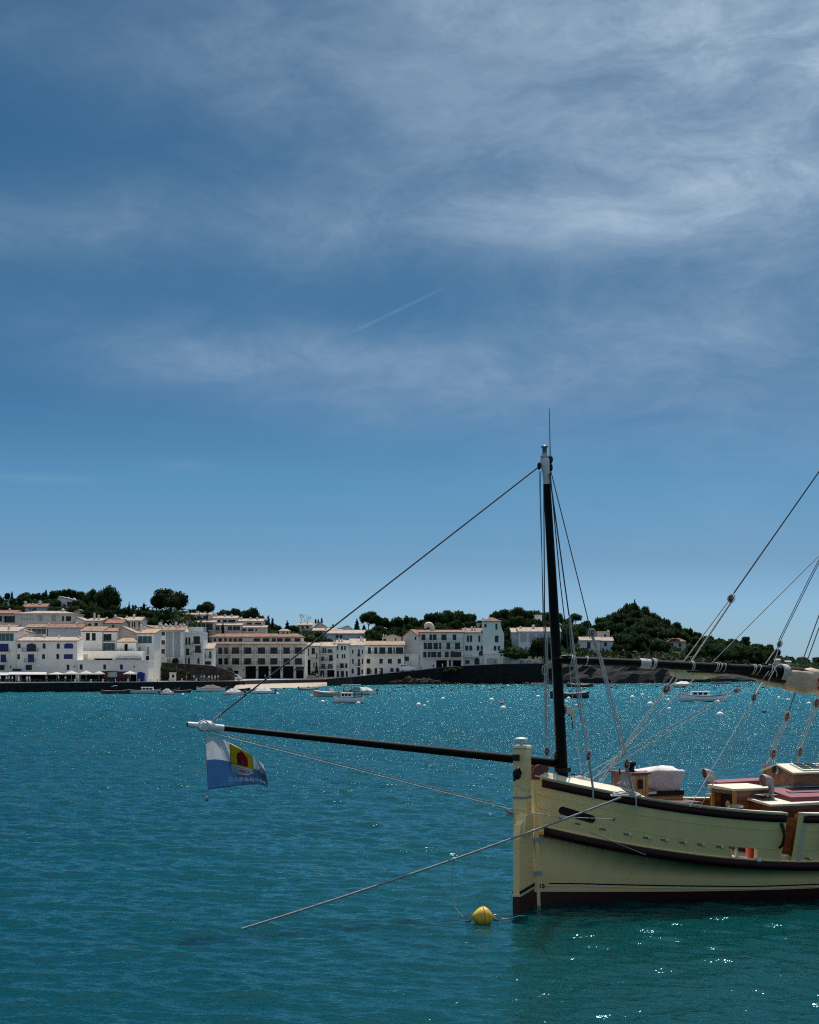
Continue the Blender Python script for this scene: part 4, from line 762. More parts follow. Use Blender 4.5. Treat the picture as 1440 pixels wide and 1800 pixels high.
# bare tree on the hilltop
bt = thing('bare_tree', 'leafless pale tree on the hilltop skyline', 'tree', tuple(P(535, 1100, 640))); mb = MB(); rr_ = random.Random(3)
def limb(p, d_, l_, r_, n_):
    q_ = p+d_*l_; mb.tube([p, (p+q_)/2+Vector((rr_.uniform(-.1, .1), 0, rr_.uniform(-.05, .1)))*l_*.4, q_], [r_, r_*.8, r_*.55], 5)
    if n_: 
        for _ in range(3): limb(q_, (d_+Vector((rr_.uniform(-.7, .7), rr_.uniform(-.5, .5), rr_.uniform(-.1, .5)))).normalized(), l_*.68, r_*.6, n_-1)
for a_ in (-.55, .1, .6): limb(P(533, 1099, 640), Vector((a_+.2, 0, 1)).normalized(), 2.0, .09, 3)
part('branches', mb, MBARK, bt, world=True)
def landmark(px):
    for lim, t in [(30, 'near the picture edge above the red roofed loggia house'), (160, 'above the grey hill cottage and the white hill house'), (262, 'between the big round pine and the widest umbrella pine'), (390, 'behind the terraced apartments and the dark end wall'), (480, 'over the lowest terraced apartments'), (650, 'around the hilltop houses'), (760, 'between the tall umbrella pine and the red roofed apartment block'),
                   (862, 'above the red roofed apartment block'), (990, 'beyond the square tower'), (1090, 'between the shrouds and the headland summit'), (1180, 'on the summit of the headland'), (1300, 'on the falling ridge past the summit'), (1376, 'at the low end of the headland')]:
        if px < lim: return t
    return 'on the farthest low point'
GB = 'pines of the dense wood along the skyline'
for (x_, y_, w_, h_, D) in [(-35, 1044, 44, 24, 510), (-8, 1041, 30, 26, 512), (45, 1040, 36, 24, 512), (70, 1040, 34, 24, 512), (98, 1036, 36, 24, 514), (122, 1034, 34, 26, 514), (146, 1037, 34, 26, 514), (162, 1033, 24, 26, 516), (30, 1050, 32, 20, 500), (60, 1050, 30, 18, 500), (90, 1050, 40, 24, 500), (140, 1052, 34, 26, 498), (165, 1058, 40, 30, 495),
    (218, 1067, 26, 18, 510), (238, 1070, 28, 18, 508), (258, 1069, 24, 18, 512), (200, 1062, 26, 22, 500), (340, 1070, 22, 14, 530), (383, 1075, 26, 20, 565), (428, 1072, 32, 22, 580), (455, 1078, 22, 22, 580), (464, 1088, 26, 20, 585),
    (674, 1084, 34, 24, 650), (698, 1081, 36, 26, 650), (722, 1082, 36, 26, 652), (744, 1086, 30, 22, 650), (760, 1074, 34, 26, 655), (782, 1070, 40, 30, 655), (804, 1069, 40, 32, 655), (824, 1076, 30, 26, 652), (842, 1088, 22, 14, 652), (855, 1090, 24, 14, 652),
    (668, 1096, 34, 22, 630), (694, 1098, 34, 22, 630), (720, 1096, 34, 20, 630), (746, 1096, 32, 20, 630), (772, 1092, 34, 22, 632), (800, 1088, 34, 20, 634), (828, 1090, 30, 18, 634), (856, 1090, 34, 20, 640),
    (872, 1072, 26, 24, 655), (888, 1067, 32, 26, 658), (912, 1066, 42, 28, 660), (936, 1070, 40, 28, 662), (960, 1074, 36, 26, 664), (980, 1074, 24, 24, 664), (884, 1084, 36, 24, 640), (910, 1082, 36, 24, 640), (936, 1084, 36, 24, 640), (962, 1088, 32, 22, 640), (896, 1098, 26, 22, 625), (888, 1110, 24, 24, 608), (892, 1122, 24, 18, 600),
    (1000, 1084, 22, 26, 690), (1044, 1096, 26, 26, 715), (1060, 1081, 30, 28, 740), (1078, 1075, 34, 28, 745), (1094, 1065, 30, 28, 755), (1112, 1057, 34, 30, 760), (1131, 1065, 30, 28, 758), (1150, 1074, 34, 28, 762), (1168, 1084, 30, 26, 770), (1186, 1093, 30, 24, 775), (1204, 1101, 30, 24, 785), (1224, 1110, 30, 22, 790),
    (1244, 1115, 30, 22, 795), (1264, 1119, 30, 20, 795), (1286, 1121, 30, 20, 795), (1308, 1122, 30, 20, 795), (1330, 1128, 28, 18, 795), (1350, 1131, 26, 20, 798), (1364, 1139, 22, 18, 800), (1385, 1154, 30, 12, 860), (1412, 1152, 32, 14, 900), (1440, 1155, 34, 12, 940), (1475, 1158, 40, 12, 980)]:
    k_ = 'pine' if random.random() < .8 else 'umbrella'
    tree(k_, x_, y_+random.uniform(-1.5, 1.5), w_, D, 'dark skyline pine '+landmark(x_), GB, hpx=h_)
GF = 'pines filling the wooded slopes'
def free(px, py):   # keep villa fronts clear
    for a, b, c, d_ in [(895, 990, 1098, 1134), (1012, 1082, 1108, 1150), (1170, 1212, 1118, 1142), (1355, 1400, 1155, 1172), (500, 650, 1086, 1128), (640, 900, 1104, 1200), (-60, 265, 1060, 1200)]:
        if a < px < b and c < py < d_: return False
    return True
HSK = [(985, 1078), (1040, 1098), (1060, 1083), (1090, 1067), (1115, 1060), (1150, 1077), (1190, 1097), (1230, 1112), (1300, 1122), (1345, 1131), (1370, 1142), (1400, 1156)]
rq = random.Random(11); n_ = 0
for row_ in range(7):
    px = 990+row_*5
    while px < 1385:
        s_ = interp(SHORE, px)[0]; rd = interp(RIDGE, px)[1]; t = (row_+0.6)/8; D = s_+14+(rd-s_-20)*t
        zg = zt(px, D); w_ = rq.uniform(28, 50)*700/D*.95; yt_ = YH-(zg-CH+rq.uniform(6.5, 11.0))*F/D
        yt_ = max(yt_, interp(HSK, px)[0]+5, interp(HSK, px-9)[0]+5, interp(HSK, px+9)[0]+5)
        if free(px, yt_+6) and free(px-10, yt_+10) and free(px+10, yt_+10): tree('pine', px, yt_, w_, D, 'slope pine '+landmark(px), GF, hpx=w_*.62, bark=row_ < 2); n_ += 1
        px += rq.uniform(20, 32)
for (x_, y_, w_, D) in [(30, 1062, 30, 470), (92, 1064, 26, 470), (88, 1074, 22, 462), (150, 1070, 30, 470), (170, 1072, 30, 466), (192, 1070, 30, 470), (212, 1078, 26, 464), (250, 1080, 30, 470), (268, 1084, 30, 475), (290, 1070, 36, 500), (262, 1072, 26, 490), (318, 1072, 30, 530), (12, 1064, 26, 470), (130, 1064, 24, 480), (476, 1108, 24, 560), (500, 1116, 30, 560), (525, 1112, 36, 590), (550, 1117, 36, 590), (575, 1120, 30, 595), (540, 1124, 40, 570), (600, 1124, 26, 595),
                        (620, 1121, 30, 596), (640, 1115, 34, 600), (655, 1104, 34, 606), (668, 1110, 30, 600), (690, 1108, 30, 606), (715, 1104, 34, 610), (650, 1120, 30, 590), (560, 1108, 20, 612), (508, 1107, 22, 590), (740, 1100, 34, 612), (765, 1098, 30, 612), (790, 1100, 30, 612), (815, 1101, 30, 612), (840, 1101, 26, 612), (985, 1104, 26, 640), (1000, 1100, 26, 660), (992, 1126, 28, 612), (1006, 1134, 24, 606), (1085, 1130, 30, 625), (1070, 1144, 26, 615), (1100, 1142, 30, 612)]:
    tree('pine' if w_ > 24 else 'shrub', x_, y_, w_, D, 'bushy tree on the slope '+landmark(x_), 'bushy trees behind the houses', hpx=w_*.6, name='pine_tree' if w_ > 24 else 'bush', cat='tree' if w_ > 24 else 'bush', bark=False)
for (x_, y_, w_, h_) in [(285, 1170, 18, 9), (300, 1173, 20, 9), (318, 1175, 18, 9), (330, 1180, 16, 9), (276, 1178, 16, 9), (292, 1184, 18, 8), (340, 1188, 14, 7), (352, 1171, 14, 5)]:
    tree('shrub', x_, y_, w_, 420.5, 'straggly shrub on the dark rubble wall', 'shrubs on the rubble wall', hpx=h_, name='shrub', cat='shrub', base=3)
for (x_, y_, w_, h_, D) in [(795, 1173, 22, 8, 550.5), (784, 1176, 14, 7, 550), (808, 1172, 14, 6, 551)]:
    tree('shrub', x_, y_, w_, D, 'green shrub spilling over the high sea wall', 'shrubs on the sea wall', hpx=h_, name='shrub', cat='shrub', base=5)
# undergrowth over all slopes: nobody could count it
pts = []; rs = np.random.default_rng(5)
while len(pts) < 15000:
    px = rs.uniform(-260, 1500); s_ = interp(SHORE, px)[0]; rd = interp(RIDGE, px)[1]; t = rs.uniform(0, 1.05); lo = max(s_+(44 if px < 960 else 12), (interp(FLAT, px)[0]+8) if px < 960 else 0); D = lo+(rd-lo)*t
    pts.append(((px-720)/F*D, D, zt(px, D)+0.2))
c = np.array(pts); n_ = len(c); nrm = rs.normal(0, .8, (n_, 3))+np.array([0, -.4, .8]); nrm /= np.linalg.norm(nrm, axis=1)[:, None]; v_ = []
for k_ in range(3):
    cc = c+rs.normal(0, 1, (n_, 3))*np.array([1.1, 1.1, .55])+np.array([0, 0, .5]); a = np.cross(nrm, rs.normal(size=(n_, 3))); a /= np.linalg.norm(a, axis=1)[:, None]; b = np.cross(nrm, a); s_ = rs.uniform(.35, 1.0, n_)[:, None]
    v_.append(np.stack([cc-a*s_, cc-b*s_*.7, cc+a*s_, cc+b*s_*.7], 1).reshape(-1, 3))
v_ = np.concatenate(v_); mb = MB(); mb.v = [tuple(p) for p in v_]; mb.f = [(i, i+1, i+2, i+3) for i in range(0, len(v_), 4)]; mb.sm = [False]*len(mb.f)
solo('undergrowth', mb, ML, 'low green scrub covering the slopes between the trees', 'undergrowth', kind='stuff')
# rocks at the foot of the sea wall and under the headland
def rock(px, py, w_, h_, D, seed):
    r_ = np.random.default_rng(seed); k_ = D/F; mb = MB().ball((0, 0, 0), 1, 12, 8); sc = (w_/2*k_, w_/2*k_*.7, h_*k_)
    mb.v = [tuple(Vector(p)*(1+.35*mnoise.noise(Vector(p)*1.6+Vector((seed*3.1, 0, 0)))+.12*mnoise.noise(Vector(p)*5+Vector((seed, 2, 0))))) for p in mb.v]; mb.v = [(p[0]*sc[0], p[1]*sc[1], p[2]*sc[2]) for p in mb.v]; mb.sm = [False]*len(mb.f)
    c_ = P(px, py, D); return solo('boulder', mb.xf(Matrix.Translation((c_.x, c_.y, -0.3))), mat('shore_rock', (0.008, 0.006, 0.005), 0.95, 0.5, 1.0, 1.8, 4, color2=(0.085, 0.062, 0.045), spec=.2), 'dark boulder at the foot of the sea wall', 'rock', 'boulders below the sea wall', loc=(c_.x, c_.y, -.3))
for i, (x_, w_, h_) in enumerate([(700, 20, 10), (716, 26, 15), (733, 26, 12), (750, 30, 14), (768, 26, 9), (785, 22, 7), (803, 22, 5), (690, 14, 8), (822, 22, 4), (850, 24, 4), (875, 22, 3.5), (900, 22, 4), (925, 22, 5), (945, 20, 7), (962, 22, 10), (975, 22, 12)]):
    rock(x_, 1203, w_, h_, interp(SHORE, x_)[0]-3+random.uniform(-2, 1), i)
# ------------------------------------------------------------------ quay life: parasols, people, vans, lamps
CANVAS = clothmat('white_canvas', (0.60, 0.60, 0.57), .25); WOODP = mat('parasol_pole', (0.30, 0.25, 0.20), 0.7)
def parasol(px, y0, y1, w_, D, label, ground=2.4):
    k = D/F; c = P(px, y0, D); r_ = w_/2*k; ze = CH-(y1-YH)*k
    o = thing('parasol', label, 'parasol', (c.x, D, ground-.1), 0, 'white parasols of the restaurant terrace'); h = c.z-ground+.1; he = ze-ground+.1
    mb = MB(); n_ = 8; sq = [(r_*1.0*math.cos(R(45*i+22.5)), r_*.9*math.sin(R(45*i+22.5)), he) for i in range(n_)]
    md = [(x*.5, y*.5, he+(h-he)*.42) for x, y, z in sq]
    vs = sq+md+[(0, 0, h)]+[(x, y, z-.18) for x, y, z in sq]
    fs = [(i, (i+1) % 8, 8+(i+1) % 8, 8+i) for i in range(8)]+[(8+i, 8+(i+1) % 8, 16) for i in range(8)]+[(17+i, 17+(i+1) % 8, (i+1) % 8, i) for i in range(8)]
    mb.add(vs, fs); part('canopy', mb, CANVAS, o); part('pole', MB().tube([(0, 0, 0), (0, 0, h-.05)], .05, 6), WOODP, o)
    return o
for x_, y0, y1, w_, l_ in [(100, 1181, 1185, 34, 'first broad white parasol beyond the flat awnings'), (125.5, 1178.6, 1184, 29, 'white parasol below the gap between two small windows'), (151.5, 1178.6, 1184, 28, 'white parasol in the middle of the terrace row'), (174, 1179.5, 1184, 22, 'white parasol touching the dark red kiosk'), (229, 1179, 1184, 26, 'white parasol between the dark red kiosk and the blue cabin')]:
    parasol(x_, y0, y1, w_, 385, l_)
for (xa, xb, y0, y1, l_) in [(-40, 19, 1180.5, 1186.5, 'flat pale awning at the picture edge'), (15, 82, 1180, 1185.5, 'wide flat pale awning in front of the arched shutters house')]:
    D = 384; o = thing('awning', l_, 'awning', tuple(P((xa+xb)/2, 1200, D))); k = D/F
    a, b = P(xa, y0, D+7), P(xb, y0, D+7); c, d_ = P(xb, y1, D), P(xa, y1, D)
    part('canopy', MB().hexa([d_-Vector((0, 0, .12)), c-Vector((0, 0, .12)), b-Vector((0, 0, .12)), a-Vector((0, 0, .12)), d_, c, b, a]), mat('grey_canvas', (0.42, 0.43, 0.43), .85), o, world=True)
    for x_ in (xa+2, (xa+xb)/2, xb-2): q_ = P(x_, y1, D+.2); part('post', MB().tube([(q_.x, q_.y, 2.2), (q_.x, q_.y, q_.z)], .05, 6), WOODP, o, world=True)
# café tables and chairs under the shade
TBL = mat('dark_table', (0.03, 0.028, 0.026), .6)
def table_mesh(): return MB().lathe((0, 0, 0), [(.25, 0), (.22, .04), (.04, .06), (.04, .7), (.4, .71), (.4, .75)], 10).mesh('tabletop')
def chair_mb():
    mb = MB()
    for x_ in (-.2, .2):
        for y_ in (-.2, .2): mb.box((x_-.02, y_-.02, 0), (x_+.02, y_+.02, .44 if y_ < 0 else .85))
    return mb.box((-.22, -.22, .44), (.22, .22, .48)).box((-.22, .18, .6), (.22, .22, .85))
t0 = solo('cafe_table', table_mesh(), TBL, 'small dark café table under the terrace shade', 'table', 'café tables under the shade'); c0 = solo('cafe_chair', chair_mb().mesh('cafe_chair'), TBL, 'small dark café chair under the terrace shade', 'chair', 'café chairs under the shade')
first = True
for i in range(22):
    px = -10+i*10.8; D = 378+random.uniform(-3, 6); b_ = P(px, 1200, D); t_ = t0 if first else clone(t0); t_.location = (b_.x, D, 2.28)
    for s_ in (-1, 1):
        c_ = c0 if (first and s_ < 0) else clone(c0); c_.location = (b_.x+s_*.75, D+.1, 2.28); c_.rotation_euler = (0, 0, s_*R(-90)+random.uniform(-.3, .3))
    first = False
# people: one continuous skinned body, clothes as children
def body_mesh(pose):
    J = {'stand': [((0,0,.95), .13), ((0,0,1.2), .13), ((0,0,1.42), .12), ((0,0,1.53), .05), ((0,0,1.66), .095), ((.1,0,.9), .085), ((.11,.02,.5), .055), ((.11,0,.08), .04), ((.11,-.12,.04), .035), ((-.1,0,.9), .085), ((-.11,.02,.5), .055), ((-.11,0,.08), .04), ((-.11,-.12,.04), .035), ((.2,0,1.4), .05), ((.25,.02,1.12), .04), ((.24,-.08,.86), .032), ((-.2,0,1.4), .05), ((-.25,.02,1.12), .04), ((-.24,-.08,.86), .032)],
         'walk': [((0,0,.95), .13), ((0,0,1.2), .13), ((0,0,1.42), .12), ((0,0,1.53), .05), ((0,0,1.66), .095), ((.08,0,.9), .085), ((.22,-.05,.5), .055), ((.32,0,.1), .04), ((.42,-.02,.06), .035), ((-.08,0,.9), .085), ((-.16,.02,.5), .055), ((-.34,0,.12), .04), ((-.26,-.02,.05), .035), ((.02,-.18,1.4), .05), ((-.16,-.22,1.14), .04), ((-.04,-.24,.92), .032), ((.02,.18,1.4), .05), ((.2,.22,1.14), .04), ((.32,.2,.95), .032)]}[pose]
    E = [(0,1),(1,2),(2,3),(3,4),(0,5),(5,6),(6,7),(7,8),(0,9),(9,10),(10,11),(11,12),(2,13),(13,14),(14,15),(2,16),(16,17),(17,18)]
    me_ = bpy.data.meshes.new('body'); me_.from_pydata([j[0] for j in J], E, []); ob = bpy.data.objects.new('tmp_body', me_); COL.objects.link(ob)
    sk = ob.modifiers.new('s', 'SKIN')
    for i, j in enumerate(J): me_.skin_vertices[0].data[i].radius = (j[1], j[1]*(.75 if i < 3 else 1))
    me_.skin_vertices[0].data[0].use_root = True
    ob.modifiers.new('u', 'SUBSURF').levels = 1
    dg = bpy.context.evaluated_depsgraph_get(); out = bpy.data.meshes.new_from_object(ob.evaluated_get(dg)); bpy.data.objects.remove(ob); out.name = 'body'
    return out
BODY = {k: body_mesh(k) for k in ('stand', 'walk')}; SKIN = mat('skin', (0.42, 0.26, 0.18), .6)
for m_ in BODY.values(): m_.materials.append(SKIN)
def person(px, D, ground, label, shirt, trousers, hair=(0.04, 0.025, 0.018), pose='stand', rz=None, h=1.0):
    b_ = P(px, 1200, D); o = thing('person', label, 'person', (b_.x, D, ground), rz if rz is not None else random.uniform(-2, 2)); o.scale = (h, h, h)
    part('body', BODY[pose], None, o)
    sh = MB().lathe((0, 0, 0), [(.155, .92), (.165, 1.1), (.175, 1.25), (.185, 1.4), (.12, 1.49), (.065, 1.52)], 10)
    sh.v = [(x*1.05, y*.8, z) for x, y, z in sh.v]
    part('shirt', sh, mat('cloth_%d_%d_%d' % tuple(int(c*99) for c in shirt), shirt, .9), o)
    tr_ = MB(); leg = [[(.085, 0, .97), (.105, .01, .72), (.11, .02, .5)], [(-.085, 0, .97), (-.105, .01, .72), (-.11, .02, .5)]] if pose == 'stand' else [[(.06, 0, .97), (.16, -.03, .7), (.22, -.05, .5)], [(-.06, 0, .97), (-.12, .01, .7), (-.16, .02, .5)]]
    for l_ in leg: tr_.tube(l_, [.115, .10, .085], 8)
    part('shorts', tr_, mat('cloth_%d_%d_%d' % tuple(int(c*99) for c in trousers), trousers, .9), o)
    part('hair', MB().ball((0, .015, 1.69), .115, 10, 6, -.2), mat('hair_%d' % int(hair[0]*99), hair, .8), o)
    return o
W_ = (.75, .75, .73); K_ = (.03, .03, .035); N_ = (.04, .06, .12); B_ = (.45, .40, .33); R_ = (.35, .06, .05); GR = (.25, .26, .27)
for i, (px, D, gz, l_, a, b, ps) in enumerate([(0.5, 366, 2.28, 'person in white top at the very edge of the quay scene', W_, K_, 'stand'), (11.5, 366, 2.28, 'person in pale shirt standing under the flat awning', (.6, .62, .66), N_, 'stand'), (16, 369, 2.28, 'person in beige shirt in a group under the flat awning', B_, K_, 'stand'),
     (21.5, 366, 2.28, 'person in white shirt and dark shorts under the flat awning', W_, K_, 'stand'), (33, 363, 2.28, 'person in white striding along the quay edge', W_, W_, 'walk'), (47.5, 365, 2.28, 'person in white top and grey shorts before the arched balcony house', W_, GR, 'stand'), (52, 366, 2.28, 'person in white shirt with beige shorts walking past the terrace', W_, B_, 'walk'),
     (82, 372, 2.28, 'person in red top sitting-height among the café tables', R_, K_, 'stand'), (103, 376, 2.28, 'person in white between the first two parasols', W_, N_, 'stand'), (115, 378, 2.28, 'person with pale shirt by the second parasol', (.55, .5, .45), K_, 'stand'),
     (328, 414, 2.28, 'person in beige standing near the white kiosk on the quay', B_, N_, 'stand'), (341, 414, 2.28, 'person in white beside the dark van', W_, K_, 'walk'), (354, 416, 2.28, 'person in grey shirt before the dark van', GR, K_, 'stand'), (359, 416, 2.28, 'person in white shirt at the end of the dark van', W_, N_, 'stand'),
     (367.5, 417, 2.28, 'person in white hat and white shirt of the strolling group', W_, K_, 'stand'), (372.5, 417, 2.28, 'person in pale blue of the strolling group', (.45, .52, .62), B_, 'walk'), (378, 418, 2.28, 'person in white of the strolling group, third along', W_, GR, 'walk'), (383.5, 418, 2.28, 'person in cream top nearest the white vans', (.7, .66, .55), N_, 'stand'),
     (432, 480, 2.28, 'person in dark clothes by the hotel pier', K_, K_, 'stand'), (466, 482, 2.28, 'person in pale top in front of the hotel arcade', B_, K_, 'stand'), (557, 508, 2.4, 'person in white at the corner of the beach wall', W_, K_, 'stand'), (560.5, 508, 2.4, 'person in grey beside the one in white at the beach wall', GR, N_, 'stand'), (567, 510, 2.45, 'person in blue passing the narrow cream house', N_, B_, 'walk'),
     (778, 555, 6.0, 'person in white on the road before the dark garage opening', W_, W_, 'stand'), (740.5, 554, 5.2, 'person in grey walking down the road past the pickup', GR, K_, 'walk'), (870.5, 556, 7.3, 'person in black standing on the wall in front of the garage door', K_, K_, 'stand'), (668, 545, 3.9, 'person in white by the arched door of the long white house', W_, N_, 'stand'), (653, 542, 3.6, 'person in dark top near the long white house', K_, GR, 'stand')]):
    person(px, D, gz, l_, a, b, pose=ps, hair=(.04, .025, .018) if i % 4 else (.3, .2, .1), h=random.uniform(.95, 1.03))
# vehicles
TYRE = mat('tyre_rubber', (0.012, 0.012, 0.012), .85); RIM = mat('wheel_rim', (.4, .4, .42), .35, metal=.7); LENS = mat('lamp_lens', (.6, .6, .58), .15)
def vehicle(name, label, cat, px, py, D, L, H, W, prof, glass, colr, gz=2.28, face=1):
    """prof: side outline (x along 0..1, z 0..1); glass: list of side window quads in the same units"""
    b_ = P(px, py, D); o = thing(name, label, cat, (b_.x, D, gz), 0 if face > 0 else math.pi)
    n_ = len(prof); vs = [(x*L-L/2, -W/2*(1-.10*max(0, z-.5)), z*H) for x, z in prof]+[(x*L-L/2, W/2*(1-.10*max(0, z-.5)), z*H) for x, z in prof]
    part('body', MB().add(vs, [tuple(range(n_)), tuple(range(2*n_-1, n_-1, -1))]+[(i, n_+i, n_+(i+1) % n_, (i+1) % n_) for i in range(n_)]), mat('car_paint_%d' % int(colr[0]*99), colr, .3, .03, coat=.5), o)
    for q_ in glass:
        for s_ in (-1, 1):
            y_ = s_*(W/2*.955+.012); part('side_window', MB().hexa([(x*L-L/2, y_+s_*(.012 if j else -.01), z*H) for j in (0, 1) for x, z in q_]), GLASSM, o)
    for x_ in (.19, .80):
        for s_ in (-1, 1):
            w_ = part('wheel', MB().lathe((x_*L-L/2, s_*(W/2-.09), .32), [(.1, -.11), (.30, -.11), (.33, -.07), (.33, .07), (.30, .11), (.1, .11)], 16, 'y'), TYRE, o); part('rim', MB().lathe((x_*L-L/2, s_*(W/2-.075), .32), [(.05, -.115), (.19, -.112), (.2, .112), (.05, .115)], 12, 'y'), RIM, w_)
    for s_ in (-1, 1): part('headlight', MB().ball((L/2-.03, s_*(W/2-.25), .36*H), .11, 8, 5, -1, (.5, 1.2, .9)), LENS, o)
    part('bumper', MB().box((L/2-.1, -W/2+.05, .14*H), (L/2+.07, W/2-.05, .26*H)), TYRE, o)
    return o
VAN = [(0, .14), (.02, .80), (.06, .96), (.62, 1.0), (.74, .93), (.86, .62), (.98, .52), (1, .20), (.97, .12), (.9, .12), (.86, .22), (.74, .22), (.70, .12), (.28, .12), (.25, .22), (.13, .22), (.10, .12)]
vehicle('van', 'white minibus with dark side windows parked below the hotel', 'van', 396, 1190, 425, 4.9, 1.95, 1.9, VAN, [[(.08, .58), (.32, .58), (.32, .86), (.09, .86)], [(.36, .58), (.56, .58), (.56, .86), (.36, .86)], [(.60, .58), (.80, .58), (.70, .86), (.60, .86)]], (.72, .73, .73))
vehicle('van', 'plain white panel van parked just behind the minibus', 'van', 411, 1191, 432, 4.6, 1.9, 1.8, VAN, [[(.60, .58), (.80, .58), (.70, .86), (.60, .86)]], (.66, .67, .67))
vehicle('car', 'dark people carrier parked below the rubble wall', 'car', 351, 1190, 421, 4.7, 1.7, 1.85, VAN, [[(.08, .58), (.32, .58), (.32, .86), (.09, .86)], [(.36, .58), (.56, .58), (.56, .86), (.36, .86)]], (.03, .03, .035))
UTE = [(0, .2), (0, .55), (.05, .98), (.42, 1.0), (.66, .62), (.72, .58), (.98, .50), (1, .2), (.9, .12), (.86, .22), (.74, .22), (.70, .12), (.28, .12), (.25, .22), (.13, .22), (.10, .12)]
v_ = vehicle('van', 'white van with sloping rear parked on the slope above the rocks', 'van', 717, 1176, 556, 6.0, 2.7, 2.0, UTE, [[(.07, .55), (.24, .55), (.24, .88), (.08, .88)], [(.27, .55), (.42, .55), (.41, .88), (.27, .88)], [(.45, .6), (.60, .64), (.46, .88), (.45, .88)]], (.70, .72, .74), gz=4.75); v_.rotation_euler[1] = R(-4)
for i, (x_, D_, c_) in enumerate([(921, 563, (.60, .62, .64)), (934, 565, (.45, .5, .56))]):
    vehicle('car', ['silver car parked under the seaside pine', 'pale blue car beyond the silver one under the pines'][i], 'car', x_, 1166, D_, 4.3, 1.5, 1.75, UTE, [[(.10, .55), (.26, .55), (.26, .9), (.11, .9)], [(.30, .55), (.46, .55), (.43, .9), (.30, .9)]], c_, gz=7.4)
# dark red kiosk, blue cabin, white kiosk, lamp posts, bollards
D = 386; o = thing('kiosk', 'dark red kiosk with a pale window between the parasols', 'kiosk', tuple(P(202, 1199, D))); c_ = P(202, 1199, D)
def pb(a, b, ya, yb_, d0, d1): p, q_ = P(a, yb_, D+d0), P(b, ya, D+d0); return MB().box((p.x, D+d0, p.z), (q_.x, D+d1, q_.z))
DR = mat('dark_red_paint', (.06, .006, .012), .6, spec=.2)
part('cabin', pb(180, 224, 1181.5, 1197, 0, 3), DR, o, world=True); part('roof', pb(179, 192, 1179.6, 1181.3, -.3, 3.3), DR, o, world=True); part('roof', pb(205, 225, 1180.2, 1181.3, -.3, 3.3), DR, o, world=True)
f_ = part('window', pb(189.5, 206, 1181.8, 1190.5, -.08, 0-.004), mat('pale_glazing', (.28, .36, .38), .2), o, world=True)
for x_ in (194.8, 200.5): part('frame', pb(x_, x_+.6, 1181.8, 1190.5, -.12, -.084), FRAME, f_, world=True)
part('sign_board', pb(188, 206, 1179, 1181, -.2, -.1), TBL, o, world=True); part('counter', pb(181, 223, 1192, 1193.2, -.5, -.01), BROWNW, o, world=True)
for x_ in (183, 209, 216): part('door_panel', pb(x_, x_+5, 1183.5, 1191, -.05, -.004), mat('darker_red', (.05, .008, .014), .5), o, world=True)
o = thing('beach_cabin', 'bright blue round-topped cabin at the end of the terrace', 'cabin', tuple(P(248.3, 1199, 384))); mb = MB(); cx, w2 = P(248.3, 1199, 384).x, 6.1*384/F; zt_ = P(0, 1181, 384).z
pr = [(-w2, 2.25), (w2, 2.25), (w2, zt_-.55)]+[(w2*math.cos(a_), zt_-.55+.55*math.sin(a_)) for a_ in np.arange(.4, 3.0, .4)]+[(-w2, zt_-.55)]; n_ = len(pr)
part('cabin', mb.add([(cx+x, 383, z) for x, z in pr]+[(cx+x, 385.2, z) for x, z in pr], [tuple(range(n_)), tuple(range(2*n_-1, n_-1, -1))]+[(i, n_+i, n_+(i+1) % n_, (i+1) % n_) for i in range(n_)]), BLUE, o, world=True)
part('door', MB().box((cx-.42, 382.94, 2.25), (cx+.42, 382.99, zt_-.5)), mat('door_blue', (.005, .011, .12), .5), o, world=True)
D = 412; o = thing('kiosk', 'small white ticket kiosk at the quay edge', 'kiosk', tuple(P(302, 1197, D)))
part('cabin', pb(298, 308, 1183.5, 1197, 0, 1.6), WALL['c'], o, world=True); part('roof', pb(297, 309, 1182.2, 1183.4, -.2, 1.8), FRAME, o, world=True); part('window', pb(302.5, 306, 1186, 1191, -.05, -.004), GLASSM, o, world=True)
for px, D, h, l_ in [(310.5, 409, 3.3, 'slim lamp post beside the white ticket kiosk'), (880.5, 555.5, 4.2, 'lamp post on the high sea wall near the garage'), (796, 552.5, 5.5, 'tall lamp post before the apartment block'), (721, 556, 6.5, 'tall post at the corner of the warm grey gable wall')]:
    b_ = P(px, 1190, D); gz = zq(px)-.12; o = thing('street_lamp', l_, 'street lamp', (b_.x, D, gz))
    part('pole', MB().tube([(0, 0, 0), (0, 0, h*.5), (0, 0, h)], [.07, .05, .04], 8), IRON, o); part('lantern', MB().lathe((0, 0, h), [(.05, 0), (.2, .08), (.24, .4), (.1, .5), (.02, .6)], 8), IRON, o)
b0 = None
for i, x_ in enumerate([181, 203, 225, 245, 264, 277, 298, 320, 345, 160, 132]):
    s_ = interp(SHORE, x_)[0]+.7; b_ = P(x_, 1190, s_)
    if b0 is None: b0 = solo('bollard', MB().lathe((0, 0, 0), [(.2, 0), (.2, .1), (.13, .15), (.12, .45), (.2, .55), (.12, .65), (.02, .68)], 10).mesh('bollard'), CAPM, 'small pale bollard on the quay edge', 'bollard', 'pale bollards along the quay edge'); bo = b0
    else: bo = clone(b0)
    bo.location = (b_.x, s_, 2.43)
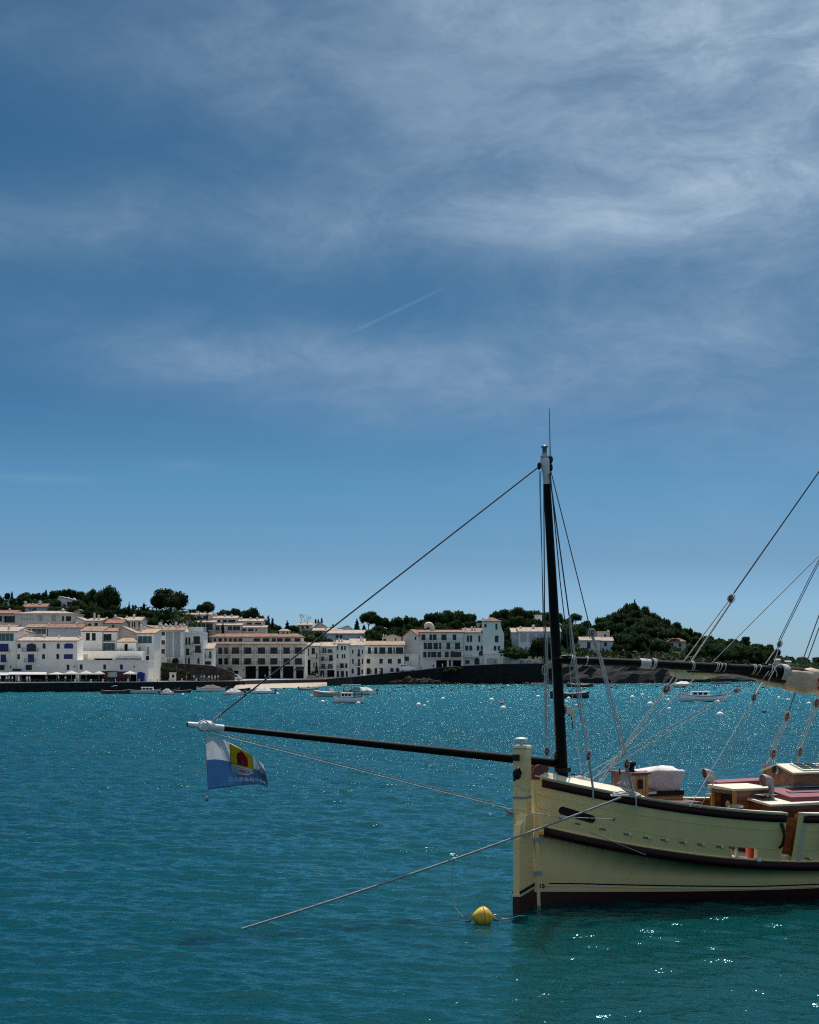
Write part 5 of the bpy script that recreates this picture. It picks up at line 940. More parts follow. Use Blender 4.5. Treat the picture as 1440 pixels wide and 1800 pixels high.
for px, py, D, l_ in [(8, 1172, 394, 'wall lantern at the picture edge'), (19.5, 1172.5, 393.6, 'wall lantern beside the dark sign board'), (131.8, 1172, 393.2, 'wall lantern between the two dark little windows'), (236.5, 1172, 393, 'wall lantern near the end of the long low building')]:
    b_ = P(px, py, D); mb = MB().tube([(0, 0, .3), (0, -.35, .45), (0, -.5, .3)], .035, 5).lathe((0, -.5, -.25), [(.05, 0), (.16, .1), (.2, .4), (.08, .52), (.02, .6)], 8)
    solo('wall_lantern', mb.xf(Matrix.Translation((b_.x, b_.y-.02, b_.z))), IRON, l_, 'wall lantern', loc=(b_.x, b_.y, b_.z))
p_, q_ = P(22, 1181, 393.7), P(37, 1175.5, 393.7); solo('sign_board', MB().box((p_.x, 393.55, p_.z), (q_.x, 393.8, q_.z)), TBL, 'dark blank sign board above the flat awning', 'sign')

# ------------------------------------------------------------------ moored boats
def hullmesh(L, B, H, sheer=.25, pointed=True, keel=.35, n=14):
    """hull along +x (bow at +L/2); returns side surface with flare, thickness and an inner face"""
    mb = MB(); secs = []
    for i in range(n+1):
        t = i/n; x = -L/2+L*t
        if pointed: w = (1-abs(2*t-1)**2.6)
        else: w = (1-max(0, (t-.35)/.65)**2.4)*(0.86+.14*min(1, t/.3))
        w = max(w, .02); b = B/2*w; zs = H+sheer*(abs(2*t-1.0)**2)*(1 if t > .5 else .6)
        secs.append([(x, 0, -keel), (x, -b*.55, -keel*.7), (x, -b*.86, 0.0), (x, -b*.97, zs*.5), (x, -b, zs), (x, -b*.90, zs), (x, -b*.86, zs-.22)])
    m_ = len(secs[0]); vs = []; fs = []
    for s_ in secs: vs += s_
    vs += [(x, -y, z) for x, y, z in vs]; N = (n+1)*m_
    for i in range(n):
        for j in range(m_-1): a = i*m_+j; fs.append((a, a+m_, a+m_+1, a+1)); fs.append((N+a, N+a+1, N+a+m_+1, N+a+m_))
        a = i*m_+m_-1; fs.append((a, a+m_, N+a+m_, N+a))
    for e in (0, n): fs.append(tuple(e*m_+j for j in range(5))+tuple(N+e*m_+j for j in range(4, 0, -1)))
    return mb.add(vs, fs, True)
HW = mat('boat_white', (.82, .82, .80), .35, .05); HD = mat('boat_dark', (.02, .022, .03), .35, .1); HG = mat('boat_pale_green', (.45, .56, .52), .4, .06); HC = mat('boat_cream', (.55, .50, .38), .5, .08)
COVER = mat('boat_cover', (.72, .72, .71), .85, .08, 1.5, .6); BCOV = mat('brown_cover', (.16, .12, .09), .9, .2, 1.5, .6); GCOV = mat('green_cover', (.22, .42, .36), .85, .1, 1.5, .5); WOODM = mat('boat_wood', (.16, .075, .03), .45, .3, 3); ANTI = mat('waterline_stripe', (.02, .03, .06), .5)
def boat(label, px, py, lpx, yaw, hull=HW, kind='open', H=.55, cover=None, pointed=True, cat='boat', name='moored_boat', B=None, D=None, gunwale=WOODM):
    H *= 1.3; D = D or CH*F/(py-YH); c_ = P(px, py, D); L = lpx*D/F/max(.35, abs(math.cos(yaw))); B = B or L*.34
    o = thing(name, label, cat, (c_.x, D, 0), yaw, 'boats moored in the bay'); hm = hullmesh(L, B, H, .30*H/.55, pointed); part('hull', hm, hull, o)
    gw = MB(); 
    for s_ in (-1, 1):
        pts = []
        for i in range(15):
            t = i/14; w = max(.02, (1-abs(2*t-1)**2.6) if pointed else (1-max(0, (t-.35)/.65)**2.4)*(0.86+.14*min(1, t/.3))); pts.append((-L/2+L*t, s_*B/2*w*1.01, H+.30*H/.55*(abs(2*t-1)**2)*(1 if t > .5 else .6)+.02))
        gw.tube(pts, .045, 5)
    part('gunwale', gw, gunwale, o); ws = MB()
    for s_ in (-1, 1):
        pts = []
        for i in range(15):
            t = i/14; w = max(.02, (1-abs(2*t-1)**2.6) if pointed else (1-max(0, (t-.35)/.65)**2.4)*(0.86+.14*min(1, t/.3))); pts.append((-L/2+L*t, s_*B/2*w*.89, .07))
        ws.tube(pts, [(.05, .10)]*15, 6)
    part('waterline_stripe', ws, ANTI, o)
    if kind in ('open', 'mast'):
        for t in (-.22, .05, .28): part('thwart', MB().box((L*t-.12, -B*.40, H*.62), (L*t+.12, B*.40, H*.62+.05)), WOODM, o)
    if kind == 'cabin':
        cw = B*.30; a, b = -L*.12, L*.24; z0, z1 = H*.7, H+.75
        cb = part('cabin', MB().hexa([(a, -cw, z0), (b+.25, -cw, z0), (b+.25, cw, z0), (a, cw, z0), (a, -cw*.88, z1), (b, -cw*.88, z1), (b, cw*.88, z1), (a, cw*.88, z1)]), HW, o)
        part('cabin_roof', MB().hexa([(a-.15, -cw, z1), (b+.1, -cw, z1), (b+.1, cw, z1), (a-.15, cw, z1), (a-.15, -cw*.9, z1+.09), (b+.1, -cw*.9, z1+.09), (b+.1, cw*.9, z1+.09), (a-.15, cw*.9, z1+.09)]), HW, o)
        for t in (.12, .42, .72):
            for s_ in (-1, 1): x_ = a+(b-a)*t; part('window', MB().box((x_, s_*cw*.90, H+.28), (x_+(b-a)*.2, s_*(cw*.97+.02), z1-.12)), GLASSM, cb)
        part('foredeck', MB().hexa([(b+.25, -cw, H*.75), (L*.46, -.08, H*1.2), (L*.46, .08, H*1.2), (b+.25, cw, H*.75), (b+.25, -cw, H*.8), (L*.46, -.08, H*1.25), (L*.46, .08, H*1.25), (b+.25, cw, H*.8)]), HW, o)
    if kind == 'tent':      # canvas cover pitched over a ridge
        vs = []; n_ = 10
        for i in range(n_+1):
            t = i/n_; x = -L*.36+L*.74*t; hp = (H+.15+.75*math.sin(math.pi*min(1, t*1.05))**.8+.1*math.sin(i*2.1)); w = B*.48*(1-abs(2*t-1)**3*.75)
            for j in range(7): s_ = -1+j/3; vs.append((x, w*s_, H+.04+(hp-H)*(1-abs(s_)**1.15)+.03*math.sin(i*1.7+j*2.3)))
        part('cover', MB().add(vs, [(i*7+j, (i+1)*7+j, (i+1)*7+j+1, i*7+j+1) for i in range(n_) for j in range(6)], False), cover or COVER, o)
    if kind == 'rib':
        tb = MB(); 
        for s_ in (-1, 1): tb.tube([(-L/2, s_*B*.38, H*.75), (0, s_*B*.42, H*.8), (L*.28, s_*B*.34, H*.95), (L*.43, s_*B*.16, H*1.2), (L*.49, 0, H*1.35)], [.26, .28, .28, .25, .2], 10)
        part('inflatable_tube', tb, HC if hull is HC else HG, o); part('console', MB().box((-L*.05, -.35, H*.5), (L*.05, .35, H+.9)), HW, o)
    if kind in ('motor', 'motorw'):
        part('foredeck', MB().hexa([(L*.02, -B*.42, H), (L*.47, -.06, H*1.35), (L*.47, .06, H*1.35), (L*.02, B*.42, H), (L*.02, -B*.36, H+.25), (L*.44, -.05, H*1.4), (L*.44, .05, H*1.4), (L*.02, B*.36, H+.25)]), HW, o)
        part('windscreen', MB().hexa([(-L*.02, -B*.32, H+.2), (L*.04, -B*.3, H+.2), (L*.04, B*.3, H+.2), (-L*.02, B*.32, H+.2), (-L*.05, -B*.28, H+.65), (-L*.04, -B*.28, H+.65), (-L*.04, B*.28, H+.65), (-L*.05, B*.28, H+.65)]), GLASSM, o)
        part('seat', MB().box((-L*.3, -B*.3, H*.5), (-L*.16, B*.3, H+.2)), HW, o)
    if kind in ('rib', 'motor', 'tent', 'motorw'):
        part('outboard_motor', MB().box((-L/2-.3, -.16, H*.1), (-L/2-.05, .16, H*.7)).ball((-L/2-.2, 0, H+.25), .34, 10, 6, -1, (.75, .7, .9)), HD, o)
    return o, L, B, H
def mast(o, x, h, lean=0.0, r=.05, m_=None, label=None):
    return part('mast', MB().tube([(x, 0, .2), (x+lean*h, 0, h)], [r, r*.6], 8), m_ or WOODM, o)
o, L, B, H = boat('dark open boat with a folded white awning closest to the quay wall', 203, 1220, 51, .05, HD, 'mast', H=.5); mast(o, .1, 1.7); part('folded_awning', MB().tube([(-.9, 0, 1.6), (-.2, 0, 1.85), (.5, 0, 1.8)], [.05, .1, .05], 6), COVER, o)
boat('pale boat with a white cabin moored off the quay', 256, 1220, 54, .04, HG, 'cabin', H=.55); boat('small boat under a white peaked cover beside the pale cabin boat', 293.5, 1221.5, 23, .35, HW, 'tent', H=.35)
boat('low dark boat behind the small peaked cover', 319, 1218, 34, .02, HD, 'open', H=.4); boat('boat hauled against the quay under a wide brown cover', 293, 1214, 46, .1, HD, 'tent', H=.3, cover=BCOV)
boat('long white boat with a brown cover along its middle', 371, 1218, 52, math.pi-.05, HW, 'tent', H=.6, cover=BCOV, D=372); boat('white boat with a grey peaked cover crossed by the mizzen stay', 411, 1222, 38, math.pi-.2, HW, 'tent', H=.4)
boat('dark boat between the two white covered boats', 421, 1215, 38, .1, HD, 'open', H=.45); boat('white boat with a tall peaked cover and dark outboard', 463, 1220, 40, math.pi+.08, HW, 'tent', H=.45)
boat('low grey dinghy off the sandy beach', 543, 1213.5, 33, .1, mat('boat_grey', (.25, .28, .31), .5), 'motor', H=.35, pointed=False)
boat('pale inflatable boat with raised bow', 583, 1225, 62, math.pi+.12, HC, 'rib', H=.7, pointed=False, B=2.4)
o, L, B, H = boat('boat with a pale green cover and an orange-tipped mast behind the white cabin boat', 627, 1222, 42, .1, HG, 'tent', H=.55, cover=GCOV); mast(o, -1.2, 3.7, 0, .05)
part('awning_frame', MB().box((-3.2, -.8, 2.2), (.9, .8, 2.27)).box((-3.1, -.75, .6), (-3.04, -.69, 2.2)).box((.7, -.75, .6), (.76, -.69, 2.2)), COVER, o)
boat('white motor launch with bulging white cover', 640, 1221.5, 44, math.pi+.1, HW, 'tent', H=.6)
o, L, B, H = boat('small white fishing boat with cabin, dark rails and a stern frame', 613, 1236.5, 54, math.pi-.04, HW, 'cabin', H=.72, gunwale=HD, B=2.3); mast(o, L*.02, 3.9, 0, .045, HD)
fr = MB()
for x_ in (-L*.2, -L*.42):
    for s_ in (-1, 1): fr.tube([(x_, s_*.7, .7), (x_, s_*.7, 2.0)], .035, 5)
part('stern_frame', fr.box((-L*.45, -.8, 2.0), (-L*.14, .8, 2.07)), HD, o); part('rubbing_strake', MB().tube([(-L/2+L*t_, -B/2*max(.03, 1-abs(2*t_-1)**2.6)*1.0-.01, .45+.2*abs(2*t_-1)**2) for t_ in np.arange(0, 1.01, .1)], .05, 5), HD, o)
boat('pale green small boat moored by the high sea wall', 948, 1205.5, 28, .1, HG, 'open', H=.6); o, L, B, H = boat('dark and white speedboat with black outboard behind the mizzen mast', 1000, 1228, 66, math.pi+.1, HD, 'motor', H=.75, pointed=False, gunwale=HW, B=2.3)
part('hull_side_band', MB().box((-L*.45, -B*.5-.03, .28), (L*.15, -B*.44, .42)), HW, o)
boat('dark workboat close under the rocks beyond the mast', 1020, 1208, 46, .1, HD, 'motor', H=.6); boat('white launch beside the dark workboat', 1012, 1206.5, 24, .2, HW, 'motorw', H=.6)
boat('white motorboat under a low cover below the yard', 1201, 1206.5, 42, .1, HW, 'tent', H=.55)
o, L, B, H = boat('white traditional fishing boat with cabin and two poles below the yard', 1236, 1233.5, 84, math.pi-.06, HW, 'cabin', H=.72, B=2.6, gunwale=HD); mast(o, L*.32, 2.1, 0, .05, HD); mast(o, -L*.36, 1.9, 0, .05, HD)
part('spar', MB().tube([(L*.34, 0, 2.35), (-L*.5, 0, 1.95)], .04, 6), HD, o)
boat('grey rowing boat farthest out under the sail', 1268, 1203, 36, .05, mat('boat_grey', (.25, .28, .31), .5), 'open', H=.55)
o, L, B, H = boat('small tender with a green hull beyond the beach rocks', 1195, 1209, 20, .0, HD, 'open', H=.3)

# ------------------------------------------------------------------ mooring buoys
BW = mat('buoy_white', (.80, .80, .78), .5, .12, 4); BD = mat('buoy_dark', (.012, .016, .030), .5, .2); BR = mat('buoy_red', (.40, .03, .05), .5); BP = mat('buoy_pink', (.72, .40, .44), .5); BY = mat('buoy_yellow', (.70, .44, .04), .55, .22, 5); BB = mat('buoy_blue', (.03, .09, .13), .5)
BMESH = {}
def buoy(px, py, w_, m_, label, group):
    py = max(py, YH+27.5); D = CH*F/(py+.4*w_-YH); r_ = max(.2, w_/2*D/F)*1.25; key = m_.name
    if key not in BMESH:
        me_ = MB().ball((0, 0, .25), 1.0, 14, 10).mesh('mooring_buoy'); me_.materials.append(m_); eye = MB().tube([(.0+.22*math.cos(a_), 0, 1.30+.22*math.sin(a_)) for a_ in np.arange(0, 6.4, .7)], .06, 5, False).mesh('ring'); eye.materials.append(IRON); BMESH[key] = (me_, eye)
    c_ = P(px, py, D); o = thing('mooring_buoy', label, 'buoy', (c_.x, D, 0), random.uniform(0, 3), group); b_ = part('float', BMESH[key][0], None, o); e_ = part('ring', BMESH[key][1], None, o)
    o.scale = (r_, r_, r_); o.rotation_euler = (random.uniform(-.25, .25), random.uniform(-.25, .25), o.rotation_euler[2]); return o
GW, GD = 'small white mooring buoys scattered over the bay', 'small dark mooring buoys near the sea wall'
for x_, y_ in [(685, 1218), (693.5, 1214), (716, 1212), (689, 1209), (700, 1208), (737.6, 1210.5), (482, 1217), (500, 1210), (769, 1216), (793, 1212.5), (795, 1211), (807, 1209), (829, 1207), (839.5, 1206), (862, 1212), (868.6, 1210), (876.8, 1214), (883.8, 1208), (939.6, 1212.5), (945.8, 1209), (760, 1208), (775, 1206), (710, 1206.5),
               (1075, 1207.6), (1082.8, 1209), (1081, 1205), (1085.7, 1206), (1108, 1211), (1155, 1206), (1027.7, 1210), (1022.5, 1212.5), (1217.7, 1207), (1232, 1205), (1256.6, 1209), (1262, 1204), (1294, 1206), (1299, 1205.7), (1322, 1204), (1341.8, 1208), (1247, 1204)]:
    buoy(x_, y_, 4.2, BD, 'small dark mooring buoy '+('off the sandy beach' if x_ < 600 else 'off the dark rocks and ramp' if x_ < 745 else 'below the high sea wall' if x_ < 850 else 'below the square tower' if x_ < 960 else 'just past the mizzen mast' if x_ < 1060 else 'under the yard, short of the double stay' if x_ < 1160 else 'beyond the white fishing boat'), GD)
for x_, y_, w_, l_ in [(567.5, 1233, 6, 'white mooring buoy near the tethered bow of the white fishing boat'), (630, 1235.5, 6.5, 'white mooring buoy touching the white fishing boat'), (736, 1238, 7.5, 'larger white mooring buoy near the pink one'), (746, 1240.5, 4, 'tiny white mooring buoy between the pink and the larger white one'), (779, 1228, 6, 'white mooring buoy alone off the dark ramp of rocks'),
                       (864.7, 1229.6, 7, 'white mooring buoy off the square tower'), (885, 1243.8, 9, 'white mooring buoy nearest the red one'), (946, 1224, 6.5, 'white mooring buoy beside the first shrouds'), (893, 1205, 3.5, 'little white buoy close under the high wall'), (488, 1219, 5, 'white buoy behind the outboard of the covered boat'),
                       (1112, 1225, 7, 'white mooring buoy below the yard, between the two tackles'), (1129.5, 1221, 5, 'bluish white buoy just below the white yard sleeve'), (1143, 1236.5, 9, 'white mooring buoy right beside the double stay'), (1175, 1230, 6, 'white buoy left of the white fishing boat under the yard'), (1177, 1245.5, 6, 'white buoy under the line of the double stay'),
                       (1000, 1227, 6, 'white buoy in front of the speedboat'), (996, 1233, 5, 'white buoy hugging the mizzen mast'), (1265.6, 1255, 10.5, 'biggest white mooring buoy, below the white fishing boat'), (1262, 1233, 7, 'white buoy at the stern of the white fishing boat'), (1369, 1226, 5, 'white buoy under the furled sail'), (1385.5, 1230, 6.5, 'pale buoy behind the tackle lines under the furled sail'), (1422.5, 1236, 6.5, 'white buoy between the two rear tackles'), (321.5, 1220.5, 4, 'white buoy beside the low dark boat')]:
    buoy(x_, y_, w_, BW, l_, GW)
buoy(547.5, 1223, 5.5, BP, 'pale pink buoy ahead of the inflatable boat', None); buoy(752, 1234, 5, BP, 'pink buoy above the larger white one', None); buoy(1013, 1240, 5.5, BP, 'pink buoy between mast and shrouds', None); buoy(881.6, 1236, 5, BR, 'dark red buoy above the white one', None)
buoy(1343.4, 1250, 7, BB, 'dark teal buoy below the furled sail', None); buoy(1332.5, 1218, 5, BB, 'blue-grey buoy behind the slack tackle', None); buoy(1252, 1245, 3, BB, 'tiny teal buoy under the white fishing boat', None)
# ------------------------------------------------------------------ the wooden sailing boat
TH = R(21); BX, BY0 = 2.94, 36.0; CT, ST = math.cos(TH), math.sin(TH)
boatr = thing('sailing_boat', 'cream wooden sailing boat with maroon wales, black masts and tall rudder, moored in the bay', 'sailing boat', (BX, BY0, 0), TH)
def BL(px, py, c=0.0):
    """the boat-local point (along, across, up) seen at this pixel on the lengthwise plane across = c"""
    dx = (px-720)/F; Yw = (c+CT*BY0-ST*BX)/(CT-ST*dx); X = dx*Yw; z = CH-(py-YH)/F*Yw
    return Vector((CT*(X-BX)+ST*(Yw-BY0), c, z))
def WL(s, c, z): return Vector((BX+CT*s-ST*c, BY0+ST*s+CT*c, z))
LEN = 17.0
def half(s):
    t = s/(LEN/2) if s <= LEN/2 else (LEN-s)/(LEN/2); t = max(0, min(1, t)); return max(.07, 2.46*(1-(1-t)**2.8))
def sheer(s): return 2.12+.88*((7.2-s)/7.0)**2 if s < 7.2 else 2.12+1.1*((s-7.2)/9.8)**2
def wz(s): return .95+.90*((7.2-s)/7.0)**2 if s < 7.2 else .95+1.0*((s-7.2)/9.8)**2      # top of the lower wale
def hy(s, z):
    """half breadth at height z"""
    b = half(s); w = (z+1.0)/(sheer(s)+1.0); w = max(0, w); end = abs(2*s/LEN-1)**1.5; p_ = .22+.42*end
    return max(.065, b*min(1.04, w**p_*(1.0+.0*w)))
CREAM = mat('cream_hull_paint', (.90, .655, .29), .42, .045, 1.3, .3, 3.0, coat=.15, spec=.4, stretch=(2.2, 1, .4)); MAROON = mat('maroon_paint', (.022, .0025, .004), .5, .15, 1.0, spec=.25); REDB = mat('red_antifouling', (.035, .004, .004), .6, .2)
BLACKP = mat('black_spar_paint', (.002, .002, .002), .55, .3, 4, .2, 10, spec=.12); DECKC = mat('cream_deck_paint', (.60, .56, .42), .55, .05, 1.5); WHITEP = mat('white_spar_paint', (.62, .64, .62), .5, .12, 6)
VARN = mat('varnished_wood', (.20, .060, .014), .36, .35, 2.0, .3, 8, coat=.2, stretch=(.5, 3, 3), color2=(.34, .125, .03)); VARND = mat('dark_varnished_wood', (.09, .018, .007), .36, .35, 2.0, .3, 8, coat=.2, stretch=(.5, 3, 3), color2=(.19, .045, .014)); VARNL = mat('light_varnished_wood', (.42, .20, .06), .3, .3, 2.5, .3, 8, coat=.4, stretch=(4, 4, .5))
ROPEW = mat('pale_rope', (.50, .49, .45), .9, .18, 12, 1, 60); ROPED = mat('tarred_wire', (.045, .05, .055), .6, .3, 10); ROPEG = mat('grey_rope', (.27, .28, .27), .85, .25, 12); METAL = mat('galvanised_metal', (.30, .31, .32), .4, .25, 8, metal=.6); BLKM = mat('black_iron', (.006, .006, .007), .5, .3, spec=.25)
REDCL = mat('mauve_red_cover', (.20, .05, .065), .75, .12, 1.2, .5); BLOCKM = mat('block_wood', (.13, .045, .025), .4, .3, 12, coat=.3); SAILC = mat('sail_canvas', (.58, .44, .31), .9, .15, 2, 1.2, 5); SAILY = clothmat('yellowed_canvas', (.80, .71, .46), .35, .05)
GA, GB_ = BL(1382, 1450, -2.3)[0], BL(1410, 1450, -2.3)[0]       # gangway opening
ss = sorted(set([0, .12, .3, .55, .85]+[round(x, 3) for x in np.arange(1.2, LEN-1, .42)]+[LEN-.9, LEN-.5, LEN-.2, LEN]+[GA, GB_]))
SC0, SC1 = BL(1306, 1500, -2.35)[0], BL(1347, 1500, -2.35)[0]      # freeing port
ss = sorted(set(ss+[SC0, SC1])); ss = [s for i, s in enumerate(ss) if i == 0 or s-ss[i-1] > .03]
def levels(s):
    a, b = wz(s), sheer(s); return [-1.0, -.7, -.35, 0, .30, a*.35+.2, a-.4*(a-.3)*.3, a-.20, a, a+.06, a+.29, a+.45*(b-a), a+.7*(b-a), b-.2, b]
nl = len(levels(0)); mb = MB(); mbot = MB()
for side in (-1, 1):
    vs = [(s, side*(hy(s, z) if z > -.99 else .05), z) for s in ss for z in levels(s)]
    fs, fb = [], []
    for i in range(len(ss)-1):
        for j in range(nl-1):
            if side < 0 and j >= 8 and abs(ss[i]-GA) < 1e-6: continue
            if side < 0 and j == 9 and SC0-1e-6 <= ss[i] < SC1-1e-6: continue
            a = i*nl+j; q_ = (a, a+nl, a+nl+1, a+1) if side < 0 else (a, a+1, a+nl+1, a+nl)
            (fb if j < 4 else fs).append(q_)
    mb.add(vs, fs, True); mbot.add(vs, fb, True)
hull = part('hull', mb, CREAM, boatr); part('antifouling', mbot, REDB, boatr)
# inner bulwark
mb = MB(); nb = 6
for side in (-1, 1):
    vs = []
    for s in ss:
        for k in range(nb): z = wz(s)-.05+(sheer(s)-wz(s)+.05)*k/(nb-1); vs.append((s, side*max(.02, hy(s, z)-.13), z))
    fs = [(i*nb+j, i*nb+j+1, (i+1)*nb+j+1, (i+1)*nb+j) for i in range(len(ss)-1) for j in range(nb-1) if not (side < 0 and (abs(ss[i]-GA) < 1e-6 or (j <= 1 and SC0-1e-6 <= ss[i] < SC1-1e-6)))]
    mb.add(vs, fs, True)
part('inner_bulwark', mb, VARN, boatr)
def strip(name, zf0, zf1, out, m_, s0, s1, sides=(-1, 1), gap=True, par=None, step=.3):
    mb = MB()
    for side in sides:
        segs = [(s0, s1)] if (side > 0 or not gap) else [(s0, GA), (GB_, s1)]
        for a, b in segs:
            n_ = max(2, int((b-a)/step)); S = [a+(b-a)*i/n_ for i in range(n_+1)]; t1, t2, t3, t4 = [], [], [], []
            for s in S:
                z0, z1 = zf0(s), zf1(s); t1.append((s, side*(hy(s, z0)-.03), z0)); t2.append((s, side*(hy(s, z0)+out), z0+.008)); t3.append((s, side*(hy(s, z1)+out), z1-.008)); t4.append((s, side*(hy(s, z1)-.03), z1))
            vs = t1+t2+t3+t4; m2 = n_+1; fs = []
            for i in range(n_):
                for r_ in range(3): fs.append((r_*m2+i, r_*m2+i+1, (r_+1)*m2+i+1, (r_+1)*m2+i))
            fs += [(0, m2, 2*m2, 3*m2), (n_, m2+n_, 2*m2+n_, 3*m2+n_)]
            mb.add(vs, fs, True)
    return part(name, mb, m_, par or boatr)
strip('upper_wale', lambda s: sheer(s)-.215, lambda s: sheer(s)-.03, .035, MAROON, .17, LEN-.3)
strip('lower_wale', lambda s: wz(s)-.215, lambda s: wz(s)-.005, .045, MAROON, .22, LEN-.3, gap=False)
strip('wale_moulding', lambda s: wz(s)-.003, lambda s: wz(s)+.035, .03, CREAM, .1, LEN-.3, gap=False)
strip('plank_edge', lambda s: sheer(s)-.42, lambda s: sheer(s)-.405, .007, CREAM, .05, LEN-.3)
strip('plank_edge', lambda s: wz(s)+.30+.13*max(0, 1-s/4), lambda s: wz(s)+.314+.13*max(0, 1-s/4), .007, CREAM, .05, LEN-.3)
BZ = lambda s: .42 if s < 1 else .42-.10*min(1, (s-1)/4)
strip('boot_line', lambda s: BZ(s), lambda s: BZ(s)+.028, .008, DECKC, .12, LEN-.3, gap=False); strip('boot_line', lambda s: BZ(s)+.055, lambda s: BZ(s)+.10, .006, BLACKP, .35, LEN-.3, gap=False)
# rail cap, in pieces each side of the gangway
def cap(side, a, b, wi=.24, wo=.06):
    n_ = max(2, int((b-a)/.25)); mb = MB(); vs = []
    for i in range(n_+1):
        s = a+(b-a)*i/n_; h_ = hy(s, sheer(s)); z = sheer(s)
        vs += [(s, side*(h_+wo), z), (s, side*(h_+wo), z+.035), (s, side*max(.0, h_-wi), z+.035), (s, side*max(.0, h_-wi), z)]
    fs = [(i*4+j, (i+1)*4+j, (i+1)*4+(j+1) % 4, i*4+(j+1) % 4) for i in range(n_) for j in range(4)]+[(0, 1, 2, 3), (n_*4+3, n_*4+2, n_*4+1, n_*4)]
    return part('rail_cap', mb.add(vs, fs), DECKC, boatr)
cap(-1, .0, GA); cap(-1, GB_, LEN-.1); cap(1, .0, LEN-.1)
def jamb(s, w_=.09):
    z0, z1 = wz(s), sheer(s)+.02; y0 = -hy(s, (z0+z1)/2); return MB().hexa([(s-w_, -hy(s, z0)-.03, z0), (s+w_, -hy(s, z0)-.03, z0), (s+w_, -hy(s, z0)+.16, z0), (s-w_, -hy(s, z0)+.16, z0), (s-w_, -hy(s, z1)-.03, z1), (s+w_, -hy(s, z1)-.03, z1), (s+w_, -hy(s, z1)+.16, z1), (s-w_, -hy(s, z1)+.16, z1)])
part('gangway_post', jamb(GB_+.05, .05), DECKC, boatr); part('lit_deck_box', MB().box((GA+.0, -1.98, .9), (GB_-.02, -1.46, wz(5.7)+.13)), DECKC, boatr); part('gangway_post', jamb(GA-.02, .03), CREAM, boatr)  # white box added to stand for the sunlit deck inside
for s in (GA-.12, GB_+.52):
    z0 = wz(s)+.35; y0 = -hy(s, z0+.3)-.02
    part('hand_grip', MB().tube([(s, y0, z0), (s+.02, y0-.10, z0+.08), (s+.06, y0-.11, z0+.3), (s+.02, y0-.10, z0+.52), (s, y0, z0+.6)], [.035, .04, .032, .04, .035], 8), MAROON, boatr)
# decks
def deck(a, b, zf, name, inset=.10, cam_=.07):
    n_ = max(2, int((b-a)/.3)); vs = []
    for i in range(n_+1):
        s = a+(b-a)*i/n_; h_ = max(.05, hy(s, zf(s))-inset); z = zf(s); vs += [(s, -h_, z), (s, -h_*.5, z+cam_*.75), (s, 0, z+cam_), (s, h_*.5, z+cam_*.75), (s, h_, z), (s, 0, z-.1)]
    return part(name, MB().add(vs, [(i*6+j, (i+1)*6+j, (i+1)*6+(j+1) % 6, i*6+(j+1) % 6) for i in range(n_) for j in range(6)]+[tuple(range(6)), tuple(n_*6+j for j in range(5, -1, -1))]), DECKC, boatr)
deck(.02, 2.25, lambda s: sheer(s)+.034, 'aft_deck', .02, .16); deck(2.2, LEN-2.5, lambda s: wz(s)-.02, 'main_deck'); deck(LEN-2.5, LEN-.1, lambda s: sheer(s)-.01, 'fore_deck', .02)
part('deck_step', MB().box((2.22, -hy(2.2, 1.8)+.15, wz(2.2)), (2.28, hy(2.2, 1.8)-.15, sheer(2.2)-.03)), VARN, boatr)
# stern post and its red head
part('stern_post', MB().hexa([(.10, -.075, -.9), (.34, -.075, -.9), (.34, .075, -.9), (.10, .075, -.9), (-.03, -.075, sheer(0)+.06), (.22, -.075, sheer(0)+.06), (.22, .075, sheer(0)+.06), (-.03, .075, sheer(0)+.06)]), CREAM, boatr)
pts = [(935, 1370), (936.5, 1356), (941, 1348), (949, 1344), (958, 1345), (965.5, 1350), (962, 1360), (959.5, 1371)]; a_ = [BL(x, y, -.10) for x, y in pts]; n_ = len(a_)
part('stern_head', MB().add([tuple(p) for p in a_]+[(p[0], .10, p[2]) for p in a_], [tuple(range(n_)), tuple(range(2*n_-1, n_-1, -1))]+[(i, n_+i, n_+(i+1) % n_, (i+1) % n_) for i in range(n_)]), mat('red_brown_paint', (.13, .028, .018), .4, .2), boatr)
# rudder, turned hard over
piv = BL(936.5, 1560, 0); hinge = Vector((piv[0]-.02, 0, 0)); wa = Vector((-.31, -.95, 0)); la = Vector((CT*wa.x+ST*wa.y, -ST*wa.x+CT*wa.y, 0)).normalized(); lp = Vector((-la.y, la.x, 0))
def RP(u, t, z): q_ = hinge+la*u+lp*t; return (q_.x-.035*max(0, z)*.3, q_.y, z)
def plate(outline, th, m_, name, par=None, taper=0):
    n_ = len(outline); vs = [RP(u, -th/2, z) for u, z in outline]+[RP(u, th/2, z) for u, z in outline]
    return part(name, MB().add(vs, [tuple(range(n_)), tuple(range(2*n_-1, n_-1, -1))]+[(i, n_+i, n_+(i+1) % n_, (i+1) % n_) for i in range(n_)]), m_, par or boatr)
rud = plate([(.08, .40), (1.52, .40), (1.46, 1.7), (1.34, 2.02), (.9, 2.12), (.14, 2.12)], .15, CREAM, 'rudder')
plate([(.06, -.8), (1.54, -.8), (1.53, .385), (.06, .385)], .16, REDB, 'rudder_foot', rud); plate([(.055, .40), (1.53, .40), (1.53, .445), (.055, .445)], .20, DECKC, 'rudder_line', rud); plate([(.055, .46), (1.50, .46), (1.50, .52), (.055, .52)], .19, BLACKP, 'rudder_line', rud)
c0 = BL(918, 1400, -.32); hw_ = .17
